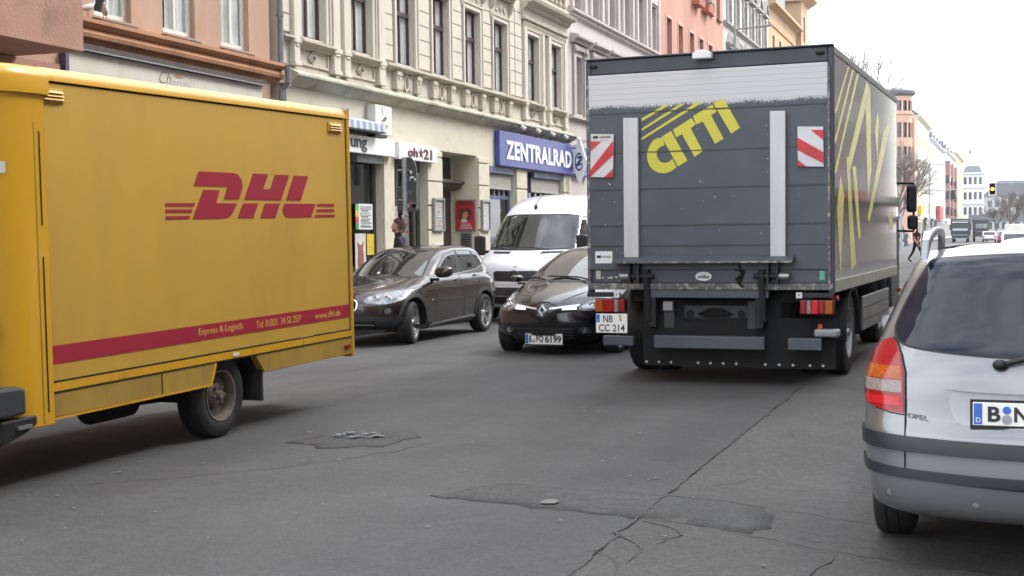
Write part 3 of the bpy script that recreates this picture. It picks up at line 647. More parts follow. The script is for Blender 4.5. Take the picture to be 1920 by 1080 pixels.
# red poster on the side wall of the entrance, faces -Y
rp = thing('poster', 'red framed theatre poster on the side wall of the house entrance', 'poster', (GF - .32, 33.41, 1.71))
MB().box(-.295, .295, -.045, -.003, 0, .84).build('frame', M['steel'], rp)
MB().box(-.265, .265, -.055, -.046, .03, .81).build('sheet', pmat('poster_red', (.42, .012, .025), rough=.6, var=.12, scale=5), rp)
dk = pmat('poster_dark', (.10, .02, .02), var=.5, scale=14); wt = pmat('poster_white', (.6, .5, .5), var=.3, scale=20); oc = pmat('poster_skin', (.42, .16, .10), var=.5, scale=12)
MB().prism(chaikin([(-.2, .55), (-.12, .64), (-.04, .56), (.02, .62), (.12, .63), (.2, .52), (.16, .34), (.05, .26), (-.12, .28), (-.2, .4)], 2), -.058, -.056, 'y').build('print', dk, rp)
MB().prism(chaikin([(-.06, .5), (.05, .54), (.1, .42), (.02, .3), (-.1, .32)], 2), -.06, -.0585, 'y').build('print', oc, rp)
MB().prism(chaikin([(-.14, .3), (.0, .36), (.1, .24), (-.1, .22)], 2), -.062, -.0605, 'y').build('print', wt, rp)
for k in range(2): MB().box(-.19, .19, -.058, -.056, .70 + .055 * k, .735 + .055 * k).build('print', dk, rp)
for k in range(4): MB().box(-.18 + .02 * k, .2 - .02 * k, -.058, -.056, .06 + .04 * k, .078 + .04 * k).build('print', wt, rp)
bp = thing('doorbell_panel', 'grey metal doorbell panel below the red poster', 'doorbell panel', (GF - .31, 33.41, 1.25))
MB().box(-.16, .16, -.03, -.003, 0, .42).build('plate', M['steel'], bp)
for k in range(6): MB().box(-.13, .13, -.036, -.031, .04 + .06 * k, .075 + .06 * k).build('name_strip', M['black'], bp)
ln = thing('lantern', 'small square white lantern above the house door', 'lantern', (GF - .68 + .06, 31.75, 3.10))
MB().prism([(-.09, 0), (.09, 0), (.13, .3), (-.13, .3)], 0, .18, 'x').build('shade', M['offwhite'], ln, bevel=.01); MB().box(-.05, .0, -.04, .04, .05, .2).build('bracket', M['black'], ln)

# ================================================================== the following houses
def simple_window(parent, X, y0, y1, z0, z1, frame, sill=None, transom=.65):
    mb = MB(); f = .08
    for a, c, d, e in ((y0, y0 + f, z0, z1), (y1 - f, y1, z0, z1), (y0 + f, y1 - f, z0, z0 + f), (y0 + f, y1 - f, z1 - f, z1), ((y0 + y1) / 2 - .04, (y0 + y1) / 2 + .04, z0 + f, z1 - f)): mb.box(X - .06, X, a, c, d, e)
    z = z0 + (z1 - z0) * transom; mb.box(X - .06, X + .02, y0 + f, y1 - f, z - .05, z + .05)
    w = mb.build('window', frame, parent); MB().quad((X - .05, y0, z0), (X - .05, y1, z0), (X - .05, y1, z1), (X - .05, y0, z1)).build('pane', M['pane_dark'], w)
    if sill: MB().box(X, X + .22, y0 - .06, y1 + .06, z0 - .07, z0 - .003).build('sill', sill, w)
    return w
def house(label, y0, y1, top, mat, rows, frame, cat='building', name='apartment_house', X=XF, depth=.3, sill=None, deep=11):
    b = thing(name, label, cat); ops = [(s, s + w, z0, z1) for z0, z1, starts, w in rows for s in starts]
    mb = MB(); holes(mb, X, y0 + .002, y1, -.06, top, ops, depth); shell(mb, X, y0 + .002, y1, -.06, top, deep); mb.build('wall', mat, b)
    for o in ops: simple_window(b, X - depth + .07, *o, frame, sill)
    return b
# rose house
st = [42.5 + 2.14 * k for k in range(6)]
b = house('pale rose stucco house with moulded window heads between the cream and the salmon house', 41.86, 54.96, 17, M['rose_render'], [(5.6, 7.52, [s + .12 for s in st], .86), (9.1, 10.88, st, .98)], M['red_brown_wood'])
cornice(b, [(0, 9.06), (.12, 9.04), (.2, 8.98), (.2, 8.92), (.1, 8.86), (.12, 8.8), (.04, 8.74), (0, 8.72)], 41.9, 54.9, XF, M['rose_trim'])
for s in st:
    mb = MB(); a, c = s + .12, s + .98
    mb.box(XF + .003, XF + .08, a - .3, a - .06, 5.5, 7.7); mb.box(XF + .003, XF + .08, c + .06, c + .3, 5.5, 7.7); mb.box(XF + .003, XF + .1, a - .3, c + .3, 7.7, 7.86)
    for y in (a - .18, c + .18): mb.ball((XF + .1, y, 7.72), (.08, .16, .13), 8, 6)
    mb.prism([(XF, 7.9), (XF + .14, 7.92), (XF + .16, 8.02), (XF + .3, 8.06), (XF + .3, 8.16), (XF, 8.22)], a - .5, c + .52, 'y'); mb.build('window_head', M['rose_trim'], b, bevel=.01)
    mb = MB()
    for y0, y1 in ((s - .34, s - .12), (s + 1.1, s + 1.32)): mb.box(XF + .003, XF + .1, y0, y1, 9.07, 11.2)
    mb.box(XF + .003, XF + .06, s - .1, s + 1.08, 10.95, 11.15); mb.build('window_surround', M['rose_render'], b, bevel=.01)
cornice(b, [(0, 5.55), (.16, 5.5), (.16, 5.42), (0, 5.38)], 41.9, 54.9, XF, M['rose_trim'])
settle(b, (XF, 48, -.06))
# salmon house
st = [55.98, 58.22, 60.6, 62.72, 64.94, 67.1]
b = house('plain salmon red house with narrow light framed windows above the grey truck', 54.96, 68.87, 18, M['salmon_render'], [(8.6, 10.8, st, .98), (12.35, 14.3, [56, 58.2, 64.95, 67.1], .95), (5.2, 7.2, st, .98)], M['red_brown_wood'], depth=.4)
for s in st:
    mb = MB(); q = .11
    mb.box(XF + .003, XF + .03, s - q, s - .003, 8.5, 10.8 + q); mb.box(XF + .003, XF + .03, s + .983, s + .98 + q, 8.5, 10.8 + q); mb.box(XF + .003, XF + .03, s - .002, s + .982, 10.803, 10.8 + q); mb.build('window_surround', M['salmon_trim'], b)
for s in (64.95, 67.1): MB().box(XF + .003, XF + .12, s - .05, s + 1.0, 12.27, 12.34).build('sill', M['dark_wood'], b)
settle(b, (XF, 61, -.06))
for k, (y, lab) in enumerate(((61.2, 'terracotta flower box on the salmon house, the nearer of two'), (63.4, 'terracotta flower box on the salmon house, the farther of two'))):
    f = thing('flower_box', lab, 'flower box', (XF + .003, y, 12.15)); MB().prism([(0, 0), (.34, 0), (.4, .3), (0, .3)], -.0, 1.3, 'y').build('box', pmat('terracotta%d' % k, (.42, .12, .08), var=.2), f)
    r = random.Random(k); mb = MB()
    mb.box(.02, .38, .02, 1.28, .301, .34)
    for i in range(60): mb.ball((r.uniform(.05, .36), r.uniform(.05, 1.25), .3 + r.uniform(0, .2)), r.uniform(.05, .12), 5, 4)
    mb.build('plants', pmat('dry_plant%d' % k, (.2, .17, .12), var=.5, scale=9), f)
# grey stucco house
st = [69.85, 72.2, 74.65, 77.0, 79.25, 81.5]
b = house('light grey ornate house with triangular window gables behind the lamp mast', 68.87, 83.6, 19, M['grey_stucco'], [(12.62, 14.22, st, .92), (8.6, 10.8, st, .92)], M['red_brown_wood'])
cornice(b, [(0, 12.58), (.22, 12.52), (.22, 12.42), (.1, 12.36), (0, 12.3)], 68.9, 83.55, XF, M['grey_ornament'])
for k, s in enumerate(st):
    mb = MB(); c = s + .46
    mb.box(XF + .003, XF + .1, s - .2, s - .03, 12.6, 14.5); mb.box(XF + .003, XF + .1, s + .95, s + 1.12, 12.6, 14.5)
    mb.prism([(c - .85, 14.62), (c + .85, 14.62), (c + .85, 14.75), (c - .85, 14.75)], XF + .003, XF + .25, 'x'); mb.prism([(c - .85, 14.76), (c - .7, 14.76), (c, 15.45), (c, 15.62)], XF + .003, XF + .25, 'x'); mb.prism([(c + .85, 14.76), (c, 15.62), (c, 15.45), (c + .7, 14.76)], XF + .003, XF + .25, 'x')
    mb.ball((XF + .1, c, 15.0), (.1, .2, .22), 8, 6); mb.build('window_gable', M['grey_ornament'], b)
    mb = MB(); mb.prism([(s - .1, 11.25), (s + 1.0, 11.25), (s + 1.2, 11.5), (s + .8, 11.9), (s + .45, 12.1), (s + .1, 11.9), (s - .3, 11.5)], XF + .003, XF + .2, 'x'); mb.ball((XF + .22, c, 11.65), (.16, .26, .3), 8, 6)
    for q in (-.45, .45): mb.ball((XF + .2, c + q, 11.45), (.12, .18, .16), 8, 6)
    mb.build('cartouche', M['grey_ornament'], b, smooth=50)
settle(b, (XF, 76, -.06))
# ochre house with corner tower
b = house('ochre house with a slate roof and square corner tower behind the grey truck', 83.6, 96.4, 15.6, M['ochre_render'], [(12.6, 14.05, [85.45, 88.25, 90.95, 93.6], .9)], M['red_brown_wood'])
MB().box(XF + .003, XF + .07, 83.62, 96.4, 14.58, 14.68).build('band', M['brown_cornice'], b)
cornice(b, [(0, 15.58), (.3, 15.72), (.5, 15.76), (.5, 15.95), (0, 15.98)], 83.6, 96.45, XF, M['ochre_render'], 'eaves')
MB().prism([(XF + .42, 15.99), (XF - 3.5, 19.3), (XF - 7, 19.3), (XF - 11, 15.99)], 83.62, 96.4, 'y').build('roof', M['slate'], b)
MB().prism([(XF - .15, 16.5), (XF - .15, 18.2), (XF - 2.6, 18.5), (XF - 2.6, 16.5)], 87.6, 92, 'y').build('dormer', M['zinc'], b)
t = MB(); holes(t, XF + .35, 96.4, 99.9, -.06, 18.4, [(97.6, 98.5, 15.2, 17.0)], .25); shell(t, XF + .35, 96.4, 99.9, -.06, 18.4, 3.6); t.build('tower', M['ochre_render'], b)
simple_window(b, XF + .15, 97.6, 98.5, 15.2, 17.0, M['red_brown_wood'])
MB().prism([(XF + .36, 17.9), (XF + 1.0, 18.3), (XF + 1.0, 18.6), (XF - 3.6, 18.6), (XF - 3.6, 17.9)], 96.1, 100.5, 'y').build('tower_eaves', M['ochre_render'], b)
settle(b, (XF, 90, -.06))

# ================================================================== far down the street
def fx(Y): return -10.7 + (Y - 208) * .0184
YAW_F = math.atan(.0184)
def far_house(label, ya, yb, top, mat, floors, n, frame, roof=None, dormers=0, bays=0):
    b = thing('apartment_house', label, 'building', (fx(ya), ya, -.1), (0, 0, -YAW_F)); L = (yb - ya) - .02
    p = L / n; ops = [(p * (i + .28), p * (i + .72), 4.4 + f * 3.35, 6.4 + f * 3.35) for f in range(floors) for i in range(n)]
    ops += [(p * (i + .12), p * (i + .88), .3, 3.0) for i in range(n)]
    mb = MB(); holes(mb, 0, 0, L, 0, top, ops, .3); shell(mb, 0, 0, L, 0, top, 11); mb.build('wall', mat, b)
    for o in ops:
        w = MB().box(-.3, -.24, o[0], o[1], o[2], o[3], 0).box(-.24, -.2, (o[0] + o[1]) / 2 - .05, (o[0] + o[1]) / 2 + .05, o[2], o[3], 1).box(-.24, -.2, o[0], o[1], o[2] + 1.3, o[2] + 1.4, 1).build('window', [M['pane_dark'], frame], b)
    MB().prism([(0, top - .5), (.3, top - .3), (.55, top - .1), (.55, top + .06), (-.4, top + .06)], 0, L, 'y').build('cornice', mat, b)
    MB().box(.003, .15, 0, L, 3.5, 3.8).build('band', mat, b)
    if roof: MB().prism([(.45, top + .07), (-3.2, top + 2.6), (-8, top + 2.6), (-11, top + .07)], .05, L - .05, 'y').build('roof', roof, b)
    for k in range(dormers):
        y = L * (k + .5) / dormers; MB().prism([(-.3, top + .1), (-.3, top + 1.9), (-3, top + 2.2), (-3, top + .1)], y - 1.2, y + 1.2, 'y').build('dormer', M['zinc'], b)
    for k in range(bays):
        y = L * (k + .5) / bays; bb = MB().box(.003, .9, y - 1.5, y + 1.5, 4.2, top - 2.2).build('bay', pmat('bay_red', (.36, .20, .18), rough=.8), b)
        for f in range(floors - 1): MB().box(.9, .94, y - 1.2, y + 1.2, 4.9 + f * 3.35, 6.6 + f * 3.35).box(.2, .7, y - 1.54, y - 1.5, 4.9 + f * 3.35, 6.6 + f * 3.35).build('window', M['pane_dark'], bb)
    return b
defm('far_pink', (.55, .34, .26), rough=.9, var=.08, scale=.5); defm('far_cream', (.55, .52, .42), rough=.9, var=.06, scale=.5); defm('far_white', (.60, .60, .60), rough=.9, var=.05, scale=.4); defm('far_yellow', (.58, .52, .38), rough=.9, var=.05, scale=.4)
b = thing('corner_house', 'pink corner house with a round tower and flat roof beyond the side street', 'building', (-13.2, 205, -.1))
def ring_wall(mb, r, z0, z1, ops, n=48, mi=0):
    for i in range(n):
        t0, t1 = 2 * math.pi * i / n, 2 * math.pi * (i + 1) / n; zs = sorted({z0, z1, *[z for o in ops if o[0] <= i < o[1] for z in o[2:]]})
        for c, d in zip(zs, zs[1:]):
            zm = (c + d) / 2; hole = any(o[0] <= i < o[1] and o[2] < zm < o[3] for o in ops); q = r - .25 if hole else r
            mb.add([(q * math.cos(t0), q * math.sin(t0), c), (q * math.cos(t1), q * math.sin(t1), c), (q * math.cos(t1), q * math.sin(t1), d), (q * math.cos(t0), q * math.sin(t0), d)], [(0, 1, 2, 3)], 1 if hole else mi)
tops = [(s, s + 2, z, z + h) for s in (31, 34, 37, 40, 43, 46) for z, h in ((19.2, 1.5), (15.3, 2.2), (11.8, 2.2), (8.2, 2.2), (4.8, 2.2))]
mb = MB(); ring_wall(mb, 2.3, 0, 21.4, tops); mb.build('tower', [M['far_pink'], M['pane_dark']], b)
MB().lathe([(2.2, 21.2), (2.35, 21.4), (2.8, 21.7), (2.85, 22.1), (2.6, 22.3), (0, 22.9)], (0, 0, 0), 'z', 48).build('roof', M['slate'], b)
MB().lathe([(2.31, 18.6), (2.5, 18.7), (2.5, 18.95), (2.31, 19.0)], (0, 0, 0), 'z', 48).build('cornice', M['far_pink'], b)
MB().box(-12, -.2, -.5, 12, 0, 19.8).box(-1.9, 2.55, 1.6, 7.9, 0, 18.4).build('wall', M['far_pink'], b)
for k in range(4):
    for f in range(5): MB().box(-3.2 - 2.3 * k, -2.2 - 2.3 * k, -.53, -.49, 4.8 + 3.3 * f, 6.9 + 3.3 * f).build('window', M['pane_dark'], b)
far_house('cream far house with a plain eaves line beside the pink tower house', 213, 242, 19.3, M['far_cream'], 4, 9, M['white'], roof=M['slate'])
far_house('white far house with grey roof dormers, third from the pink tower', 242, 290, 17.8, M['far_white'], 4, 14, M['offwhite'], roof=M['slate'], dormers=5)
far_house('far white house with dark red bays down its front', 290, 340, 18.6, M['far_white'], 4, 13, M['offwhite'], roof=M['slate'], dormers=4, bays=3)
far_house('pale yellow far house at the end of the left hand row', 340, 389, 20.6, M['far_yellow'], 5, 12, M['offwhite'], roof=None)
# white ornate block facing down the street
b = thing('corner_house', 'white classical block with cornices behind the railway bridge', 'building', (-8.4, 430, -.1)); mb = MB()
mb.box(0, 6.2, 0, 18, 0, 19); mb.build('wall', M['far_white'], b)
for z in (4.5, 9.5, 14.5, 18.7): MB().box(-.2, 6.6, -.4, 18, z, z + .5).build('cornice', M['far_white'], b)
MB().prism([(.2, 19.21), (6, 19.21), (5, 21.2), (1.2, 21.2)], .3, 17, 'y').build('roof', M['zinc'], b)
for f in range(4):
    for k in range(4): MB().box(.6 + 1.45 * k, 1.4 + 1.45 * k, -.06, .1, 1.8 + 4.6 * f, 4.0 + 4.6 * f).build('window', M['pane_dark'], b)
b = thing('office_block', 'long grey block with a broad dark roof behind bare trees beyond the bridge', 'building', (-2.6, 520, -.1))
MB().box(0, 60, 0, 20, 0, 14).build('wall', pmat('block_grey', (.36, .36, .37), rough=.9), b); MB().prism([(-.5, 14), (60.5, 14), (54, 19.5), (5, 19.5)], -.5, 20, 'y').build('roof', M['slate'], b)
for f in range(3):
    for k in range(12): MB().box(1.5 + 2.4 * k, 3 + 2.4 * k, -.05, .05, 2 + 4 * f, 4.4 + 4 * f).build('window', M['pane_dark'], b)
b = thing('radio_mast', 'thin pale radio mast above the white classical block', 'mast', (-6.6, 470, -.1))
MB().tube((0, 0, 0), (0, 0, 30), .22, .08, 6).box(-.5, .5, -.1, .1, 27, 28).build('mast', M['zinc'], b)
b = thing('railway_bridge', 'dark grey steel railway viaduct crossing the far end of the street', 'bridge', (20, 400, -.1))
MB().box(-26, 40, 0, .4, 3.9, 6.0).box(-26, 40, 5.5, 6, 3.9, 6.0).box(-26, 40, .4, 5.5, 4.9, 5.3).build('girder', pmat('bridge_grey', (.12, .135, .15), rough=.6, var=.15), b)
for k in range(20): MB().box(-25.6 + k * 3.4, -25.5 + k * 3.4, -.06, 0, 3.9, 6.0).build('stiffener', M['zinc'], b)
for x in (-23, -11, 2, 14): MB().box(x - .4, x + .4, .5, 5.5, 0, 4.9).build('pier', pmat('pier_grey', (.3, .3, .3)), b)
mb = MB(); mb.box(-26, 40, .0, .06, 6.9, 7.0)
for k in range(45): mb.box(-26 + k * 1.5, -25.94 + k * 1.5, .0, .06, 6.01, 6.9)
mb.build('railing', M['zinc'], b)
# ================================================================== wheels
def wheel(parent, x, y, r, w, style, rim_mat, axis='y', side=1, steer=0, rr=None, z=None, spokes=5, name='wheel'):
    """tyre (the part 'wheel') with a child rim; the axle runs along `axis`, `side` is the outer direction"""
    rr = rr or r * .66; h = w / 2; s = side
    mb = MB(); mb.lathe([(rr, -h * .8), (rr + .02, -h * .95), (r - .05, -h), (r - .015, -h * .86), (r, -h * .62), (r, -h * .34), (r - .007, -h * .32), (r - .007, -h * .25), (r, -h * .23), (r + .001, 0), (r, h * .23), (r - .007, h * .25), (r - .007, h * .32), (r, h * .34), (r, h * .62), (r - .015, h * .86), (r - .05, h), (rr + .02, h * .95), (rr, h * .8)], (0, 0, 0), axis, 40)
    t = mb.build(name, M['rubber'], parent, smooth=35, loc=(x, y, r if z is None else z)); t.rotation_euler = (0, 0, steer)
    def P(a, b, c): return (a, c * s, b) if axis == 'y' else (c * s, a, b)   # in-wheel-plane a,b ; outward c
    mb = MB(); o = h * .72
    mb.lathe([(rr + .004, s * h * .95), (rr - .012, s * h * .9), (rr - .02, s * h * .5), (rr - .03, -s * h * .7)], (0, 0, 0), axis, 40)
    if style == 'alloy':
        for k in range(spokes):
            a0 = 2 * math.pi * k / spokes + .3
            for d in (-.17, .17):
                a = a0 + d * .35; b2 = a0 + d
                def pt(rad, ang, off, c): return P(rad * math.cos(ang) - off * math.sin(ang), rad * math.sin(ang) + off * math.cos(ang), c)
                ra, rb = r * .12, rr - .01; wa, wb = r * .05, r * .042
                vs = [pt(ra, a, -wa, o - .02), pt(ra, a, wa, o - .02), pt(rb, b2, wb, o + .01), pt(rb, b2, -wb, o + .01), pt(ra, a, -wa, o - .06), pt(ra, a, wa, o - .06), pt(rb, b2, wb, o - .035), pt(rb, b2, -wb, o - .035)]
                mb.add(vs, [(0, 1, 2, 3), (4, 7, 6, 5), (0, 4, 5, 1), (1, 5, 6, 2), (2, 6, 7, 3), (3, 7, 4, 0)])
        mb.lathe([(.0, s * (o + .005)), (r * .12, s * (o - .002)), (r * .17, s * (o - .03)), (r * .17, s * (o - .07))], (0, 0, 0), axis, 20)
    else:
        # pressed steel disc with round holes
        c = o - .05; n = 5 if style == 'steel5' else 8; rh = rr * .72
        mb.lathe([(0, s * (c + .03)), (rr * .25, s * (c + .035)), (rr * .42, s * (c + .03)), (rr * .5, s * (c + .01)), (rr * .86, s * (c - .01)), (rr - .012, s * (c - .03))], (0, 0, 0), axis, 40)
    rim = mb.build('rim', rim_mat, t, smooth=35)
    mb = MB()
    if style == 'alloy':
        mb.lathe([(0, s * -.02), (rr * .8, s * -.02), (rr * .8, s * .0), (0, s * .0)], (0, 0, 0), axis, 24); mb.build('brake_disc', M['steel'], rim)
        mb = MB().lathe([(0, s * -.06), (rr - .03, s * -.06), (rr - .03, s * -.05), (0, s * -.05)], (0, 0, 0), axis, 24); mb.build('backing', M['soot'], rim)
    else:
        n = 5 if style == 'steel5' else 8
        for k in range(n):
            a = 2 * math.pi * k / n + .4; q = rr * .52; cx_, cz_ = q * math.cos(a), q * math.sin(a); rho = rr * .115
            vs = [P(cx_ + rho * math.cos(i * .5236), cz_ + rho * math.sin(i * .5236), o - .036) for i in range(12)]; mb.add(vs, [tuple(range(12))])
        for k in range(n): pass
        mb.build('vent_hole', M['soot'], rim)
        mb = MB()
        for k in range(6):
            a = 2 * math.pi * k / 6; p = P(rr * .33 * math.cos(a), rr * .33 * math.sin(a), o - .02); q = P(rr * .33 * math.cos(a), rr * .33 * math.sin(a), o + .012); mb.tube(p, q, .016, .013, 6)
        mb.tube(P(0, 0, o - .03), P(0, 0, o + .03), rr * .2, rr * .15, 16); mb.build('hub', rim_mat, rim, smooth=40)
    return t

# ================================================================== yellow parcel van
def panel_grime(name, col, grime, rough=.45):
    """paint with road film: fine speckle plus streaky film patches"""
    return pmat(name, col, rough=rough, var=.05, scale=1.2, dirt=grime, dscale=1.6, dlo=.45, dhi=.75, stretch=(1, 1, .3))
defm('van_yellow', (.56, .30, .010), rough=.35, var=.06, scale=1.5, coat=.3, dirt=(.36, .19, .03), dscale=2.5, dlo=.58, dhi=.85, stretch=(1, 1, .3))
M['van_panel'] = panel_grime('van_panel', (.465, .282, .036), (.405, .243, .034), .5)
M['van_skirt'] = panel_grime('van_skirt', (.36, .225, .035), (.20, .13, .035), .5)
defm('van_red', (.31, .016, .037), rough=.4, var=.06, scale=3)
defm('dirty_rim', (.15, .13, .10), rough=.6, metal=.2, var=.3, scale=9)
DY = math.radians(1.7)
van = thing('parcel_van', 'yellow parcel delivery van with big red lettering and a red stripe along its box', 'van', (-5.66, 9.15, 0), (R(.89), 0, -DY))
mb = MB(); rr_ = .09
prof = [(-2.12, .69), (0, .69), (0, 2.62)] + [(-rr_ + rr_ * math.cos(t), 2.62 + rr_ * math.sin(t)) for t in [R(15 * k) for k in range(1, 7)]] + [(-2.12 + rr_ - rr_ * math.sin(t), 2.62 + rr_ * math.cos(t)) for t in [R(15 * k) for k in range(0, 7)]]
mb.prism(prof, -2.05, 2.0, 'y'); mb.build('box_body', M['van_panel'], van, smooth=30)
# roof edge rail, frame strips
rail = [(-.1, 2.722), (-.09 + .098 * math.cos(R(75)), 2.62 + .098 * math.sin(R(75)))] + [(-.09 + .102 * math.cos(R(a)), 2.63 + .102 * math.sin(R(a))) for a in (60, 45, 30, 15, 0)] + [(.012, 2.635), (-.02, 2.635), (-.1, 2.70)]
MB().prism(rail, -2.04, 2.0, 'y').build('roof_rail', M['van_yellow'], van, smooth=40)
MB().box(.0015, .0035, -2.05, 1.93, 2.618, 2.632).build('seam', M['soot'], van)
MB().prism([(-.1, 2.0), (.016, 2.0), (.02, 2.03), (-.1, 2.04)], .43, 2.71, 'z').build('rear_frame', M['van_yellow'], van, bevel=.006)
MB().box(-.06, .018, 2.0, 2.045, 2.60, 2.735).build('corner_cap', M['steel'], van, bevel=.012)
MB().box(.0015, .003, 1.975, 1.985, .46, 2.62).build('seam', M['soot'], van)
MB().box(-.02, .008, -2.05, 2.0, .622, .676).build('floor_rail', M['van_yellow'], van)
for z in (.681, .616): MB().box(-.01, .0095 if z < .65 else .0035, -2.05, 2.0, z - .004, z + .004).build('seam', M['soot'], van)
# lower skirts with the wheel opening
MB().prism([(-2.05, .455), (-.30, .448), (-.225, .61), (-2.05, .61)], -.06, .004, 'x').build('skirt', M['van_skirt'], van, bevel=.004)
MB().prism([(.36, .61), (.495, .455), (2.0, .455), (2.0, .61)], -.06, .004, 'x').build('skirt', M['van_skirt'], van, bevel=.004)
MB().box(.0045, .008, -.9, -.893, .455, .608).box(.0045, .008, 1.12, 1.126, .622, .676).build('seam', M['soot'], van)
MB().prism([(-.30, .44), (-.27, .44), (-.20, .60), (-.225, .615)], -.08, .01, 'x').box(-.08, .010, -2.05, -.3, .438, .452).build('skirt_edge', M['van_yellow'], van)
MB().box(.004, .02, 1.86, 1.955, .515, .55).build('side_marker', M['red_lens'], van, bevel=.005)
MB().box(.01, .014, .02, .11, .635, .66).build('type_plate', M['offwhite'], van)
# louvred vents
for (a, c, z0, z1) in ((-2.085, -1.845, 2.505, 2.572), (1.655, 1.9, 2.505, 2.572)):
    v = MB().box(.003, .012, a, c, z0 - .012, z1 + .012).build('vent', M['van_yellow'], van, bevel=.004)
    for k in range(3):
        z = z0 + (z1 - z0) * (k + .5) / 3; MB().prism([(.0125, z - .009), (.026, z - .009), (.0125, z + .011)], a + .02, c - .02, 'y').build('louvre', M['van_yellow'], v); MB().box(.0122, .0138, a + .02, c - .02, z - .0135, z - .0095).build('slot', M['soot'], v)
# red stripe and lettering
st_ = MB().box(.0015, .0035, -2.04, 1.972, .80, .919).build('stripe', M['van_red'], van)
ytx = pmat('stripe_yellow', (.58, .36, .06), rough=.45)
text('Express & Logistik.', (.0038, -.42, .828), FY, UP, .62, .066, ytx, st_, thick=.001)
text('Tel: 01805  34 52 255*', (.0038, .385, .828), FY, UP, .72, .062, ytx, st_, thick=.001)
text('www.dhl.de', (.0038, 1.34, .828), FY, UP, .46, .056, ytx, st_, thick=.001)
def L(p): return [(y, z - .0155 * y) for y, z in p]
logo = [
 [(-.787, 1.835), (-.414, 1.842), (-.428, 1.815), (-.785, 1.81)], [(-.784, 1.788), (-.448, 1.794), (-.462, 1.768), (-.782, 1.764)], [(-.784, 1.739), (-.482, 1.744), (-.496, 1.72), (-.783, 1.714)],
 [(-.355, 2.083), (.105, 2.09), (.16, 2.085), (.20, 2.068), (.232, 2.035), (.247, 1.995), (.24, 1.97), (.183, 1.879), (-.004, 1.876), (-.016, 1.882), (-.02, 1.892), (.032, 1.972), (.022, 1.978), (-.424, 1.971)],
 [(-.299, 1.945), (-.082, 1.947), (-.13, 1.858), (-.128, 1.849), (-.118, 1.846), (.16, 1.849), (.093, 1.776), (.065, 1.752), (.028, 1.737), (-.042, 1.727), (-.451, 1.72)],
 [(.404, 2.096), (.633, 2.099), (.551, 1.974), (.66, 1.977), (.74, 2.1), (.969, 2.104), (.823, 1.887), (.263, 1.881)],
 [(1.044, 2.103), (1.286, 2.107), (1.148, 1.892), (.907, 1.889)],
 [(.244, 1.851), (.47, 1.855), (.387, 1.733), (.16, 1.731)], [(.57, 1.856), (.806, 1.86), (.726, 1.737), (.496, 1.735)],
 [(.878, 1.86), (1.403, 1.868), (1.32, 1.748), (.945, 1.741), (.905, 1.745), (.872, 1.764), (.852, 1.79), (.849, 1.815)],
 [(1.442, 1.869), (1.739, 1.874), (1.738, 1.848), (1.429, 1.844)], [(1.423, 1.821), (1.737, 1.825), (1.736, 1.8), (1.404, 1.796)], [(1.396, 1.772), (1.741, 1.777), (1.74, 1.752), (1.373, 1.748)]]
mb = MB()
for p in logo: mb.prism(L(p), .0015, .0035, 'x')
mb.build('lettering', M['van_red'], van)
# front corner fairing of the box and the cab
mb = MB(); arc = [(.02 - .26 + .26 * math.cos(R(a)), -2.22 - .30 * math.sin(R(a))) for a in range(0, 91, 10)]
mb.prism([(.02, -2.06)] + arc + [(-2.14 + .26 - .26 * math.cos(R(a)), -2.22 - .30 * math.sin(R(a))) for a in range(90, -1, -10)] + [(-2.14, -2.06)], .42, 2.60, 'z'); mb.build('front_column', M['van_yellow'], van, smooth=35)
mb = MB()
for k, (g_, z) in enumerate(((.025, 2.36), (.03, 2.62), (.01, 2.69), (-.04, 2.74), (-.14, 2.77))):
    pass
arcs = []
for g_, z in ((.0, 2.53), (.022, 2.535), (.022, 2.64), (.0, 2.69), (-.05, 2.715), (-.13, 2.722)):
    arcs.append([(.02 - .26 + (.26 + g_) * math.cos(R(a)), -2.22 - (.30 + g_) * math.sin(R(a)), z) for a in range(0, 91, 10)] )
vs = []; nA = len(arcs[0])
for g_, ring in zip((.0, .022, .022, 0, -.05, -.13), arcs): vs += [(ring[0][0], -2.03 - (0 if g_ >= 0 else 0), ring[0][2])] + ring + [(-1.06, ring[-1][1], ring[0][2])]
w_ = nA + 2
mb = MB().add(vs, [(j * w_ + i, j * w_ + i + 1, (j + 1) * w_ + i + 1, (j + 1) * w_ + i) for j in range(5) for i in range(w_ - 1)] + [tuple(5 * w_ + i for i in range(w_)) + ()])
mb.build('corner_fairing', M['van_yellow'], van, smooth=40)
MB().lathe([(0, .022), (.05, .018), (.062, .004), (.062, -.02)], (0, 0, 0), 'x', 20).build('marker_lamp', M['clear_lens'], van, loc=(-.06, -2.50, 2.625), smooth=40).rotation_euler = (0, 0, R(-62))
for z in (2.0, 1.2, .8): MB().box(.021, .024, -2.12, -2.11, z - .3, z + .3).build('seam', M['soot'], van)
MB().box(.0205, .0225, -2.165, -2.155, .43, 2.36).build('seam', M['van_skirt'], van)
